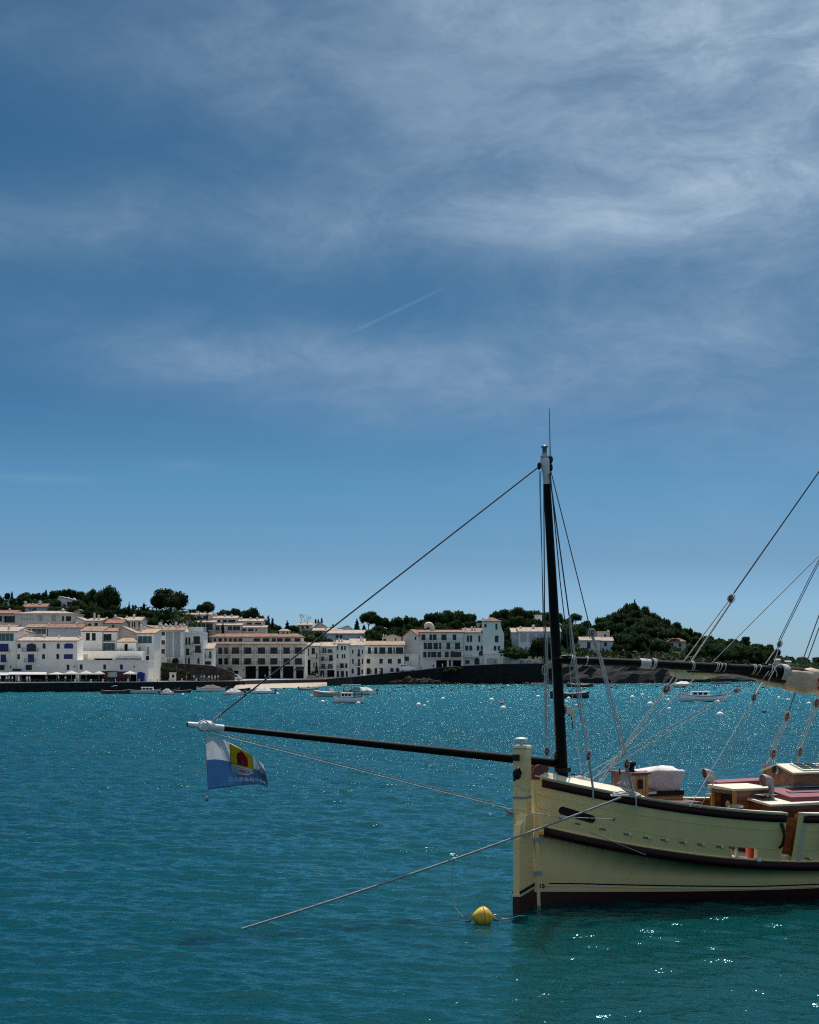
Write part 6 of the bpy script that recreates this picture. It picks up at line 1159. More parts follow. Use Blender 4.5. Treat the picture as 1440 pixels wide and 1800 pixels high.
def rbox(zc0, zc1, a=1.0, grow=0.0, m_=CREAM, nm='rudder_head', par=rud):
    q_ = []
    for z, w_ in ((zc0, hw_+grow), (zc1, hw_*a+grow)):
        for u, t in ((-1, -1), (1, -1), (1, 1), (-1, 1)): p_ = Vector((c0[0], c0[1], 0))+la*u*w_*1.3+lp*t*w_; q_.append((p_.x, p_.y, z))
    return part(nm, MB().hexa(q_), m_, par)
zt_ = BL(918, 1314, -.32)[2]; zs_ = BL(918, 1444, -.32)[2]
rbox(zs_-.25, zt_, .96); rbox(zt_, zt_+.05, .9, .015, DECKC, 'head_cap'); rbox(zs_+.55, zs_+.60, 1, .008, ROPEG, 'rope_turn')
plate([(.20, 1.75), (1.16, 1.75), (1.0, 2.2), (.24, 2.2)], .24, CREAM, 'rudder_cheek', rud)
p_ = BL(909, 1332, -.60); part('tiller_hole', MB().box((p_[0]-.06, p_[1]-.02, p_[2]-.075), (p_[0]+.06, p_[1]+.12, p_[2]+.075)), BLKM, rud)
p_ = BL(909, 1361, -.66); part('rudder_shackle', MB().ball(p_, .11, 10, 8, -1, (1, .8, 1.2)).tube([p_+Vector((-.08, -.03, -.15)), p_+Vector((-.1, -.09, 0)), p_+Vector((0, -.1, .16)), p_+Vector((.08, -.05, .02))], .028, 6), BLKM, rud)
p_ = BL(916.5, 1309, -.32); part('mushroom_cap', MB().lathe(p_, [(.035, -.05), (.03, .06), (.05, .08), (.155, .10), (.165, .125), (.12, .16), (.04, .175)], 18), WHITEP, rud)
for z_ in (.75, 1.55): q_ = RP(.0, 0, z_); part('gudgeon', MB().box((q_[0]-.12, -.10, z_-.04), (q_[0]+.30, .10, z_+.04)), METAL, rud)
p_ = BL(896, 1428, -.5); part('rudder_cleat', MB().tube([BL(889, 1423, -.5), p_, BL(903, 1430, -.5)], [.03, .045, .03], 6).tube([BL(889, 1432, -.5), BL(902, 1434, -.5)], .03, 6), METAL, rud)
# recess with rounded ends, scuppers, freeing port, draught marks
def onhull(px, py, out=0.0):
    c = -1.5
    for _ in range(14): p_ = BL(px, py, c); c = -hy(max(.02, p_[0]), p_[2])-out
    return BL(px, py, c)
def hullpatch(poly, out, m_, name, thick=.02):
    o_ = [onhull(x, y, out) for x, y in poly]; i_ = [Vector((p.x, p.y+thick+.03, p.z)) for p in o_]; n_ = len(o_)
    return part(name, MB().add(o_+i_, [tuple(range(n_)), tuple(range(2*n_-1, n_-1, -1))]+[(i, n_+i, n_+(i+1) % n_, (i+1) % n_) for i in range(n_)]), m_, boatr)
def capsule(x0, y0, x1, y1, r_, n_=6):
    ax = math.atan2(y1-y0, x1-x0); o_ = []
    for k in range(n_+1): a_ = ax+math.pi/2+math.pi*k/n_; o_.append((x0+r_*math.cos(a_), y0+r_*math.sin(a_)))
    for k in range(n_+1): a_ = ax-math.pi/2+math.pi*k/n_; o_.append((x1+r_*math.cos(a_), y1+r_*math.sin(a_)))
    return o_
hullpatch(capsule(989, 1425, 1040, 1440, 8), .012, CREAM, 'hawse_frame', .01); hullpatch(capsule(989, 1425, 1040, 1440, 7), .016, MAROON, 'hawse_plate')
for x_, y_, lit in [(1015, 1448.5, 0), (1060, 1458, 0), (1103, 1467, 1), (1137, 1473, 1), (1168, 1477, 1), (1201, 1481.5, 1), (1232, 1485, 1), (1265, 1488.8, 1), (1288, 1490.5, 0), (1421, 1509.5, 1)]:
    hullpatch(capsule(x_-5, y_-.6, x_+4, y_+.6, 1.7, 4), .006, mat('scupper_dark', (.22, .17, .08), .7), 'scupper'); 
    if lit: p_ = onhull(x_+5, y_+.5, .03); part('scupper_glint', MB().ball(p_, .035, 8, 6, -1, (1, 1.2, 1)), WHITEP, boatr)  # white dot stands in for the lit end of the scupper
for s_, d_ in ((SC0, -1), (SC1, 1)): part('port_edge', MB().box((s_-.02, -hy(s_, wz(s_)+.2)-.01, wz(s_)+.05), (s_+.02, -hy(s_, wz(s_)+.2)+.15, wz(s_)+.30)), CREAM, boatr)
xm = BL(1317, 1502, -2.35)[0]; part('port_divider', MB().box((xm-.03, -hy(xm, 1.2)+.0, wz(xm)+.05), (xm+.02, -hy(xm, 1.2)+.08, wz(xm)+.30)), DECKC, boatr)
def textverts(txt, size, bold=0.0):
    cu = bpy.data.curves.new('txt', 'FONT'); cu.body = txt; cu.size = size; cu.align_x = 'CENTER'; cu.align_y = 'CENTER'; cu.offset = bold; cu.resolution_u = 3; o = bpy.data.objects.new('txt', cu); COL.objects.link(o)
    dg = bpy.context.evaluated_depsgraph_get(); me_ = bpy.data.meshes.new_from_object(o.evaluated_get(dg)); vs = [v.co.copy() for v in me_.vertices]; fs = [tuple(p.vertices) for p in me_.polygons]
    bpy.data.objects.remove(o); bpy.data.curves.remove(cu); bpy.data.meshes.remove(me_); return vs, fs
for dx_, m_, of, nm in ((.8, DECKC, .010, 'draught_mark'), (0, BLKM, .016, 'draught_mark')):
    vs, fs = textverts('18', 10.5, .35 if m_ is BLKM else .8); part(nm, MB().add([onhull(952.5+dx_+v.x, 1558-v.y+dx_*.6, of) for v in vs], fs), m_, boatr)
# masts, boomkin, yard -------------------------------------------------------
m0, m1, mtop = BL(991.5, 1374, 0), BL(961.5, 851, 0), BL(957.5, 806, 0)
mast_o = part('mizzen_mast', MB().tube([m0-Vector((0, 0, .5)), m0+(m1-m0)*.33, m0+(m1-m0)*.66, m1], [.135, .122, .108, .088], 20), BLACKP, boatr)
part('masthead', MB().tube([m1, m1+(mtop-m1)*.35, mtop-(mtop-m1)*.05, mtop], [.088, .086, .115, .10], 16), WHITEP, mast_o)
t_ = mtop; part('mast_light', MB().lathe(t_, [(.095, .0), (.10, .06), (.05, .09), (.055, .11), (.055, .26), (.085, .265), (.085, .30), (.03, .32)], 14), METAL, mast_o)
part('aerial', MB().tube([BL(967.5, 806, 0), BL(966, 718, 0)], [.014, .007], 5), BLKM, mast_o); part('aerial_base', MB().ball(BL(967.5, 808, 0), .07, 8, 6, -1, (1, 1, 1.5)), BLKM, mast_o)
part('mast_band', MB().tube([BL(989.8, 1357, 0), BL(989.6, 1349, 0)], [.20, .20], 18), BLKM, mast_o); part('mast_bracket', MB().tube([BL(989.5, 1352, 0), BL(976, 1347, .1)], [.06, .07], 8), BLKM, mast_o)
for x_, y_ in ((948, 819), (968.5, 822)): part('masthead_sheave', MB().ball(BL(x_, y_, 0), .075, 10, 6, -1, (.6, .8, 1.3)), BLKM, mast_o)
q0, q1, q2 = BL(976, 1341.5, .16), BL(393, 1280, .10), BL(330, 1273.5, .10)
bk = part('boomkin', MB().tube([q0, q0+(q1-q0)*.15, q0+(q1-q0)*.6, q1], [.11, .105, .085, .062], 16), BLACKP, boatr)
dirb = (q2-q1).normalized()
part('boomkin_tip', MB().tube([q1, q1+(q2-q1)*.25, q1+(q2-q1)*.38, q1+(q2-q1)*.62, q1+(q2-q1)*.72, q2], [.075, .075, .13, .13, .07, .062], 14), WHITEP, bk)
part('boomkin_end_cap', MB().tube([q2, q2+dirb*.02], .05, 12), BLKM, bk); part('eye_ring', MB().tube([BL(358+9*math.cos(a_), 1275+8.5*math.sin(a_), -.03) for a_ in np.arange(0, 6.5, .52)], .018, 6, False), WHITEP, bk)
part('boomkin_cleat', MB().hexa([BL(474, 1292, .05), BL(487, 1293, .05), BL(487, 1293, .14), BL(474, 1292, .14), BL(470, 1287, .05), BL(493, 1289, .05), BL(493, 1289, .14), BL(470, 1287, .14)]), BLACKP, bk)
yc = -.30
Yp = [(972.5, 1159, .03), (980, 1159.8, .075), (1000, 1161, .096), (1090, 1164.3, .097), (1180, 1168.7, .099), (1270, 1173.8, .107), (1347, 1178.5, .13), (1366, 1181, .16), (1386, 1184.5, .18), (1500, 1192, .15), (1900, 1212, .12)]
yard = part('yard', MB().tube([BL(x, y, yc) for x, y, r_ in Yp], [r_ for _, _, r_ in Yp], 18), BLACKP, boatr)
def yl(px):
    for a, b in zip(Yp, Yp[1:]):
        if a[0] <= px <= b[0]: t = (px-a[0])/(b[0]-a[0]); return a[1]+(b[1]-a[1])*t, a[2]+(b[2]-a[2])*t
def band(a, b, grow, m_, name, n_=16):
    (ya, ra), (yb_, rb) = yl(a), yl(b); return part(name, MB().tube([BL(a, ya, yc), BL(b, yb_, yc)], [ra+grow, rb+grow], n_), m_, yard)
band(1124, 1142, .022, mat('worn_white_sleeve', (.50, .50, .47), .7, .2, 5), 'sleeve')
def lash(px, lean=2, m_=ROPEW, r_=.014, turns=1):
    y_, rr = yl(px); c_ = BL(px, y_, yc); mb = MB(); dd = (BL(px+20, yl(min(px+20, 1880))[0], yc)-c_).normalized(); n1 = Vector((0, 1, 0)); n2 = dd.cross(n1).normalized(); pts = []
    for k in range(0, 16*turns+1): a_ = 2*math.pi*k/16; pts.append(c_+n1*(rr+r_)*math.cos(a_)+n2*(rr+r_)*math.sin(a_)+dd*(.0136*lean*math.sin(a_)+.05*k/16))
    return part('lashing', mb.tube(pts, r_, 6), m_, yard)
for x_, l_, r_, t_ in [(1000.5, 3, .024, 2), (1028, 3, .014, 1), (1145.5, 3, .02, 2), (1213, 1, .013, 2), (1255, 3, .011, 2), (1263, 4, .010, 1), (1270, 3, .010, 1), (1320, 4, .010, 2), (1330, 6, .010, 1), (1350, 5, .012, 1), (1357, -6, .014, 1), (1371, 1, .03, 3), (1377, 0, .03, 2)]: lash(x_, l_, ROPEW, r_, t_)
for x_ in (999, 1140): y_, rr = yl(x_); part('rope_bundle', MB().ball(BL(x_-4, y_-7, yc), .08, 8, 6, -1, (2.2, .8, .5)), BLKM, yard)
# canvas edge hanging under the yard, the furled sail in its cover
tp = [(1176, 1176), (1190, 1175), (1207, 1177), (1240, 1178.5), (1268, 1180), (1285, 1181), (1305, 1183), (1320, 1186), (1333, 1190), (1345, 1194), (1362, 1196), (1386, 1198)]
bt_ = [(1181, 1187), (1193, 1193), (1207, 1194), (1240, 1194.5), (1254, 1191.5), (1268, 1187.5), (1290, 1189), (1318, 1192.5), (1328, 1196), (1338, 1206), (1362, 1207.5), (1386, 1210)]
def wav(p_, i): return Vector((p_.x, p_.y+.05*math.sin(i*1.9), p_.z))
part('canvas_edge', MB().sheet([wav(BL(x, y, yc+.02), i) for i, (x, y) in enumerate(tp)], [wav(BL(x, y, yc-.04), i+1) for i, (x, y) in enumerate(bt_)], (0, .02, 0)), SAILY, yard)
part('furled_edge', MB().tube([BL(x, y, yc-.03) for x, y in [(1208, 1180.5), (1250, 1181.5), (1290, 1183), (1325, 1189), (1352, 1193), (1384, 1196)]], [.018, .025, .022, .035, .07, .09], 8), MAROON, yard)
cv = MB(); n_, m_ = 34, 26; vs = []
for i in range(n_+1):
    px = 1377+i*16; t = i/n_; yc_ = 1194.5+i*.55; g_ = min(1.0, .72+.35*(1-math.exp(-i/2.2))); c_ = BL(px, yc_, yc-.02)
    for k in range(m_):
        a_ = 2*math.pi*k/m_; fold = .035*math.sin(3*a_+i*.9)+.02*math.sin(7*a_-i*1.7)+.018*math.sin(i*2.3+a_)
        rz_ = (.31+fold)*g_*(1.05 if math.sin(a_) > 0 else 1.0); ry_ = (.25+fold)*g_
        vs.append(c_+Vector((.05*math.sin(a_*2+i), ry_*math.cos(a_), rz_*math.sin(a_)-(.05 if i > 1 else 0))))
cv.add(vs, [(i*m_+k, i*m_+(k+1) % m_, (i+1)*m_+(k+1) % m_, (i+1)*m_+k) for i in range(n_) for k in range(m_)]+[tuple(range(m_))[::-1]], True)
furl = part('furled_sail', cv, SAILC, boatr)
vs, fs = textverts('S', 31, .7)
def sailpt(x, y):
    t = max(-1, min(1, (y-1200)/25)); return BL(x, y, yc-.02-.30*math.sqrt(max(.0, 1-t*t*.72))-.035)
part('letter', MB().add([sailpt(1444+v.x, 1203-v.y) for v in vs], fs), mat('red_letter', (.22, .012, .01), .8), furl)
mm0, mm1 = Vector((9.3, 0, 1.0)), Vector((9.0, 0, 14.6)); part('main_mast', MB().tube([mm0, mm0+(mm1-mm0)*.5, mm1], [.19, .17, .12], 20), BLACKP, boatr)
# rigging ---------------------------------------------------------------------
def rope(name, pts, r_, m_=ROPEW, sag=0.0, label=None):
    q_ = [BL(*p) if len(p) == 3 and p[0] > 100 else Vector(p) for p in pts]; o_ = []
    for a, b in zip(q_, q_[1:]):
        for k in range(6): t = k/6; o_.append(a+(b-a)*t-Vector((0, 0, sag*4*t*(1-t))))
    o_.append(q_[-1]); return part(name, MB().tube(o_, r_, 6), m_, boatr)
def block(px, py, c, w_=11, h_=17, lean=0.0, m_=BLOCKM):
    p_ = BL(px, py, c); k = .0138; mb = MB().ball((0, 0, 0), 1, 14, 10, -1, (w_/2*k, w_/2*k*.62, h_/2*k)); Mx = Matrix.Translation(p_) @ Matrix.Rotation(lean, 4, 'Y')
    b_ = part('block', mb.xf(Mx), m_, boatr); st = [(w_/2*k*1.05*math.sin(a_), 0, h_/2*k*1.15*math.cos(a_)) for a_ in np.arange(0, 6.5, .45)]
    part('strop', MB().tube(st, .011, 5, False).xf(Matrix.Translation(p_+Vector((0, -w_/2*k*.5, 0))) @ Matrix.Rotation(lean, 4, 'Y')), ROPEW, b_)
    part('sheave_pin', MB().tube([(0, -w_/2*k*.68, 0), (0, w_/2*k*.68, 0)], .022, 8).xf(Mx), METAL, b_); return b_
rope('mizzen_stay', [(948, 820, 0), (375, 1266, .08)], .019, ROPED); rope('stay_splice', [(390, 1254, .08), (372, 1270, .08)], .032, METAL)
rope('halyard', [(948, 828, -.05), (951, 930, -.05), (956, 1075, -.1), (957, 1176, -.1)], .007, ROPED); rope('halyard', [(950, 828, 0), (954.5, 1075, 0), (960, 1178, -.1)], .008, ROPED)
rope('shroud', [(956, 845, .1), (957.5, 1075, .4), (960, 1170, .5)], .014, ROPED); rope('tackle_fall', [(959.5, 1100, -.3), (960.5, 1180, -.3), (960, 1316, -.3)], .013); rope('tackle_fall', [(962.5, 1120, -.3), (963.3, 1180, -.3), (966, 1330, -.3)], .010); rope('tackle_fall', [(957.3, 1172, -.3), (958.5, 1240, -.3), (959.5, 1312, -.3)], .016)
rope('rope_loop', [(958+5*math.sin(a_), 1178+9*math.cos(a_), -.32) for a_ in np.arange(0, 6.5, .6)], .010); block(960.8, 1321, -.3, 9, 14)
rope('shroud', [(959, 845, .3), (966, 1075, .7), (969, 1126, .8)], .012, ROPEG); rope('tackle_fall', [(969, 1125, .5), (972, 1180, .4), (977, 1316, .3)], .022); rope('tackle_fall', [(974, 1125, .5), (976, 1180, .4), (980, 1330, .3)], .012); block(977.5, 1328, .3, 9, 15); block(972.5, 1130, .5, 6, 10); rope('lanyard', [(978, 1336, .3), (982, 1375, .35)], .018)
rope('shroud', [(967, 826, .0), (984.6, 1020, .5), (1000, 1150, .8)], .013, ROPED); rope('shroud_tail', [(1001, 1168, .8), (1011, 1269, .9), (1022.5, 1362, 1.0)], .011, ROPEW)
rope('shroud', [(966, 832, -.1), (992, 1020, -.3), (1000.5, 1082, -.35)], .016, ROPED); rope('tackle_fall', [(1001, 1082, -.35), (1012, 1154, -.45), (1028, 1268, -.6), (1037, 1325, -.7)], .013); rope('tackle_fall', [(1002.5, 1084, -.35), (1009, 1154, -.45), (1024, 1268, -.6), (1032, 1322, -.7)], .018); rope('tackle_fall', [(1000, 1086, -.35), (1005, 1154, -.45), (1021, 1268, -.6)], .010, ROPEG)
block(1034.3, 1329, -.72, 9, 16, .15); rope('lanyard', [(1036, 1338, -.74), (1040, 1368, -.8), (1042.5, 1386, -.85)], .028, ROPEG); rope('chain_plate', [(1042.5, 1384, -.93), (1043, 1405, -.99)], .022, METAL)
rope('shroud', [(969, 830, -.1), (1016.7, 1020, -.7), (1037.5, 1104, -.9)], .012, ROPED); rope('rope_eye', [(1037.5, 1103, -.9), (1035, 1112, -.9), (1037, 1122, -.9), (1044, 1120, -.9), (1043, 1111, -.9), (1038, 1104, -.9)], .010); block(1041, 1112, -.92, 8, 11)
for a_, b_, r_ in ((-2, -4, .013), (1, 0, .013), (3.4, 3, .010)): rope('tackle_fall', [(1041+a_*.6, 1118, -.92), (1056+a_, 1160, -1.0), (1072+a_, 1225, -1.2), (1086+b_, 1269, -1.3), (1100+b_*.7, 1334, -1.45)], r_)
block(1101, 1343, -1.46, 10, 15, .1); rope('lanyard', [(1102, 1350, -1.46), (1108, 1372, -1.5), (1113, 1390, -1.52)], .03, ROPEG); rope('lanyard', [(1109, 1372, -1.5), (1118, 1404, -1.6)], .018, ROPEW); rope('chain_plate', [(1118, 1402, -1.66), (1119, 1424, -1.68)], .022, METAL)
for i_ in range(9): rope('hanging_rope', [(1092+i_*2.5, 1358+i_, -1.4), (1094+i_*1.5, 1372+i_*1.5, -1.45), (1085+i_*3.4, 1379+i_*1.6, -1.5), (1096+i_*2.6, 1388+i_*.8, -1.55), (1112+i_*.7, 1399+i_*.4, -1.55)], .010)
rope('runner', [(1500, 738, .1), (1440, 829, .1), (1290, 1043, .2)], .018, ROPED); block(1284.5, 1052, .2, 13, 15, .5)
for a_, c_ in ((-2.6, .15), (2.6, .3)): rope('runner_fall', [(1284+a_, 1056, c_), (1202+a_*2.6, 1172, c_), (1173+a_, 1212, c_)], .014, ROPEW)
rope('runner_fall', [(1287, 1058, .25), (1213, 1168, .25)], .012, ROPEG); block(1171.5, 1211, .2, 14, 17, .6)
for a_, c_ in ((-4.2, .1), (-1.8, .25), (3.8, .4)): rope('runner_fall', [(1170+a_, 1216, c_), (1120+a_*.7, 1282, c_), (1050+a_*.8, 1384, c_)], .008)
rope('brace', [(1500, 928, .1), (1440, 977, .1), (1397, 1020, .1), (1251, 1166, .1)], .010, ROPEG); rope('brace', [(1222, 1192, .1), (1160, 1253, .1), (1097, 1317, .1), (1040, 1372, .2)], .012)
rope('topping_lift', [(1490, 870, -.2), (1440, 984, -.2), (1421, 1020, -.2), (1369, 1126, -.2)], .010, ROPED); rope('topping_lift', [(1492, 872, -.1), (1443, 984, -.1), (1424.5, 1020, -.1), (1372, 1126, -.1)], .010, ROPED); block(1370, 1132, -.2, 9, 12, .4)
rope('span', [(1368, 1136, -.2), (1346, 1167, yc)], .013); rope('span', [(1370, 1138, -.2), (1360, 1168, yc)], .013)
rope('lift_tail', [(1366, 1170, -.55), (1352, 1195, -.55), (1345, 1210, -.5)], .012); rope('lift_tail', [(1352, 1180, -.5), (1338, 1198, -.5), (1327, 1218, -.6)], .012, ROPEG)
rope('main_shroud', [(1500, 905, 1.6), (1440, 1082, 1.8), (1407, 1173, 1.9), (1397, 1222, 1.95), (1386, 1252, 2.0)], .014, ROPED); rope('main_shroud', [(1505, 905, 1.7), (1440, 1104, 1.9), (1415, 1173, 1.95)], .014, ROPED)
rope('thin_line', [(1388, 1222, 1.9), (1360, 1300, 2.0), (1334, 1362, 2.05)], .008, ROPEG); block(1383, 1260, 2.0, 12, 19, .3); block(1359, 1325, 2.05, 12, 18, .3)
for a_ in (-4, 0, 4): rope('tackle_fall', [(1382+a_, 1268, 2.0), (1359+a_, 1318, 2.05)], .009)
rope('lanyard', [(1356, 1332, 2.05), (1346, 1350, 2.08)], .035); rope('lanyard', [(1346, 1343, 2.08), (1340, 1358, 2.1)], .025, ROPEG)
block(1435, 1236, 2.0, 13, 19, .2); rope('lanyard', [(1440, 1205, 1.95), (1435, 1228, 2.0)], .02); block(1406, 1322, 2.1, 12, 18, .2); rope('lanyard', [(1405, 1330, 2.1), (1402, 1344, 2.1)], .03)
for a_ in (-5, 0, 3.5): rope('tackle_fall', [(1434+a_, 1244, 2.0), (1406+a_*.8, 1314, 2.1)], .010)
rope('sheet_rope', [(1340, 1200, -.6), (1332, 1212, -.9), (1328, 1221, -1.1)], .013); block(1325, 1226, -1.2, 9, 13, .4)
rope('sheet_rope', [(1323, 1231, -1.2), (1262, 1336, -1.7), (1213, 1418, -2.05)], .010); rope('sheet_rope', [(1327, 1232, -1.2), (1280, 1330, -1.7), (1230.5, 1420, -2.1)], .010)
rope('vang', [(1322, 1197, -.4), (1297, 1211, -.2)], .010); rope('vang', [(1326, 1197, -.4), (1299, 1214, -.2)], .010, ROPEG); block(1294, 1214, -.2, 12, 8, 0)
rope('vang', [(1290, 1214, -.2), (1160, 1288, .3), (1025, 1363, .8)], .010); rope('vang', [(1291, 1219, -.2), (1160, 1297, .3), (1033, 1374, .8)], .010)
# guys from the boomkin tip
rope('boomkin_guy', [(352, 1281, .0), (360, 1286, -.05), (600, 1347, -.5), (890, 1421, -.7), (985, 1437, -1.0)], .012); rope('boomkin_guy', [(350, 1279, .1), (600, 1343, .35), (890, 1417, .6)], .010, ROPEG)
rope('guy_tail', [(985, 1436, -1.0), (1077, 1440, -1.55)], .010); rope('guy_tail', [(985, 1437, -1.0), (1046, 1467, -1.35), (1136, 1503, -1.95)], .010, ROPEG)
part('guy_eye', MB().ball(BL(987, 1438, -1.05), .05, 8, 6), METAL, boatr); p_ = onhull(1079, 1440, .02); part('guy_fitting', MB().ball(p_, .035, 8, 6), METAL, boatr)
rope('rudder_rope', [(908, 1380, -.6), (915, 1386, -.65), (925, 1389, -.6), (932, 1388, -.4)], .010)
# lantern beside the mast
lp_ = BL(1003, 1250, -.1); ln = part('deck_lamp', MB().lathe(lp_, [(.02, -.13), (.07, -.12), (.08, -.02), (.05, .06), (.02, .12)], 10), mat('lamp_brass', (.55, .45, .22), .4, metal=.3), boatr); part('lamp_bracket', MB().box(BL(996, 1247, -.1)-Vector((.02, .08, .1)), BL(1000, 1243, -.1)+Vector((.05, .06, .02))), WHITEP, ln); part('lamp_line', MB().tube([BL(1004, 1258, -.1), BL(1008, 1283, -.1)], .012, 5), BLKM, ln)
# deck fittings -----------------------------------------------------------------
def dbox(name, xa, xb, yt, yb, c0, c1, m_, par=None, zb=None):
    a, b = BL(xa, yb, c0), BL(xb, yt, c0); return part(name, MB().box((a[0], c0, zb if zb is not None else a[2]), (b[0], c1, b[2])), m_, par or boatr)
lk = dbox('deck_locker', 1112, 1139.5, 1361, 1412, -.72, .34, VARND, zb=1.6); a, b = BL(1112, 1412, -.72), BL(1139.5, 1361, -.72)
for i_ in range(5):
    x_ = a[0]+(b[0]-a[0])*i_/5; part('plank', MB().box((x_+.006, -.745, 1.7), (x_+(b[0]-a[0])/5-.006, -.722, b[2]-.02)), VARNL, lk)  # lighter wood paints the near face as lit
part('locker_lid', MB().box((a[0]-.05, -.78, b[2]), (b[0]+.05, .40, b[2]+.04)), VARND, lk); p_ = BL(1125.5, 1378, -.75); part('locker_vent', MB().box((p_[0]-.07, -.765, p_[2]-.12), (p_[0]+.07, -.748, p_[2]+.10)), BLKM, lk)
wn = part('winch', MB().lathe(BL(1108, 1357, -.25), [(.13, -.08), (.14, 0), (.10, .05), (.10, .14), (.15, .18), (.14, .24), (.05, .27)], 14), BLKM, boatr); part('winch_handle', MB().tube([BL(1090, 1362, -.3), BL(1089, 1351, -.3)], .02, 6), BLKM, wn)
dbox('mast_bitts', 1024, 1026.5, 1360, 1376, .3, .4, VARN); dbox('mast_bitts', 1008, 1010.5, 1360, 1376, .3, .4, BLKM); dbox('mast_bitts', 1021, 1028, 1364, 1366.5, .2, .5, VARN)
# hatch, cabin trunk, skylight, vents, covers
hb0, hb1 = BL(1137, 1400, .5), BL(1201, 1389, .5); part('hatch_coaming', MB().box((hb0[0], .45, hb0[2]), (hb1[0], .60, hb1[2])), MAROON, boatr); part('coaming_planking', MB().box((hb0[0]+.05, .50, hb0[2]-.3), (hb1[0], .62, hb0[2]-.003)), VARNL, boatr)
part('name_plate', MB().box((hb0[0]+.02, .43, hb0[2]+.06), (hb0[0]+.24, .447, hb0[2]+.12)), WHITEP, boatr); p_ = BL(1180, 1411, -.4); q_ = BL(1232, 1417, -.4); part('thwart', MB().box((p_[0], -.5, p_[2]-.05), (q_[0], .4, p_[2])), VARND, boatr)
cc0 = BL(1292, 1390, -.45); zt_ = cc0[2]; s0 = cc0[0]; c1_ = .62; cb = part('companionway', MB().box((s0, c1_-.06, 1.0), (s0+.95, c1_, zt_)).box((s0+.9, -.42, 1.2), (s0+.95, c1_, zt_)).box((s0+.04, -.45, 1.2), (s0+.95, -.40, zt_)), VARN, boatr)
for c_ in (-.46, .53): part('door_post', MB().box((s0-.03, c_, 1.2), (s0+.05, c_+.08, zt_-.004)), VARNL, cb)
part('door_lintel', MB().box((s0-.035, -.38, zt_-.10), (s0+.04, .55, zt_-.006)), VARND, cb); part('interior_shade', MB().box((s0+.25, -.38, 1.2), (s0+.28, .56, zt_-.02)), DARK, cb)  # black sheet stands for the shade inside the companionway
part('sliding_hatch', MB().hexa([(s0-.08, -.52, zt_), (s0+1.1, -.52, zt_), (s0+1.1, c1_+.06, zt_), (s0-.08, c1_+.06, zt_), (s0-.08, -.52, zt_+.05), (s0+1.1, -.52, zt_+.05), (s0+1.1, c1_+.06, zt_+.08), (s0-.08, c1_+.06, zt_+.08)]), DECKC, cb)
p_ = BL(1279.5, 1415, -.1); part('brass_disc', MB().lathe((s0+.10, p_[1]+.1, p_[2]), [(.02, -.02), (.10, -.02), (.11, 0), (.02, .02)], 16, 'x'), mat('brass', (.60, .42, .12), .35, metal=.6), cb)
tc0 = BL(1354, 1413.6, -1.35); s0 = tc0[0]; zt_ = tc0[2]; tk = part('cabin_trunk', MB().hexa([(s0, -1.40, .95), (9.0, -1.40, .95), (9.0, 1.4, .95), (s0, 1.4, .95), (s0, -1.35, zt_-.05), (9.0, -1.35, zt_-.05), (9.0, 1.35, zt_+.07), (s0, 1.35, zt_+.07)]), VARND, boatr)
for i_ in range(14):
    x_ = s0+.02+i_*.24; part('plank', MB().hexa([(x_+.004, -1.42, .97), (x_+.236, -1.42, .97), (x_+.236, -1.402, .97), (x_+.004, -1.402, .97), (x_+.004, -1.372, zt_-.34), (x_+.236, -1.372, zt_-.34), (x_+.236, -1.352, zt_-.34), (x_+.004, -1.352, zt_-.34)]), VARN if i_ % 3 else VARND, tk)
part('side_board', MB().box((s0-.02, -1.395, zt_-.30), (9.0, -1.365, zt_-.06)), VARND, tk); part('trunk_top', MB().hexa([(s0-.06, -1.46, zt_-.05), (9, -1.46, zt_-.05), (9, 0, zt_+.06), (s0-.06, 0, zt_+.06), (s0-.06, -1.46, zt_), (9, -1.46, zt_), (9, 0, zt_+.12), (s0-.06, 0, zt_+.12)]), DECKC, tk)
part('trunk_top', MB().hexa([(s0-.06, 0, zt_+.06), (9, 0, zt_+.06), (9, 1.46, zt_-.0), (s0-.06, 1.46, zt_-.0), (s0-.06, 0, zt_+.12), (9, 0, zt_+.12), (9, 1.46, zt_+.05), (s0-.06, 1.46, zt_+.05)]), DECKC, tk)
k0 = BL(1389, 1400, -1.15); part('folded_cover', MB().hexa([(k0[0]-.02, -1.22, zt_+.0), (9, -1.22, zt_+.0), (9, -.05, zt_+.12), (k0[0]-.02, -.05, zt_+.12), (k0[0], -1.18, zt_+.13), (9, -1.18, zt_+.13), (9, -.08, zt_+.27), (k0[0], -.08, zt_+.27)]), REDCL, boatr)
part('cover_seam', MB().hexa([(k0[0]+.3, -.75, zt_+.196), (9, -.75, zt_+.196), (9, -.55, zt_+.216), (k0[0]+.3, -.55, zt_+.216), (k0[0]+.3, -.75, zt_+.204), (9, -.75, zt_+.204), (9, -.55, zt_+.228), (k0[0]+.3, -.55, zt_+.228)]), mat('dark_mauve', (.07, .04, .07), .7), boatr)
f0, f1 = BL(1257, 1378, 1.5), BL(1345, 1366, 1.5); part('folded_cover', MB().hexa([(f0[0], 1.35, f0[2]-.1), (9, 1.35, f0[2]-.1), (9, 2.0, f0[2]-.1), (f0[0], 2.0, f0[2]-.1), (f0[0]+.05, 1.38, f0[2]+.04), (9, 1.38, f0[2]+.10), (9, 1.95, f0[2]+.12), (f0[0]+.05, 1.95, f0[2]+.06)]), REDCL, boatr)
g0 = BL(1396, 1373, -.25); g1 = BL(1396, 1359, -.25); rg = BL(1366, 1345.5, .42); gs = g0[0]; w1 = 1.08
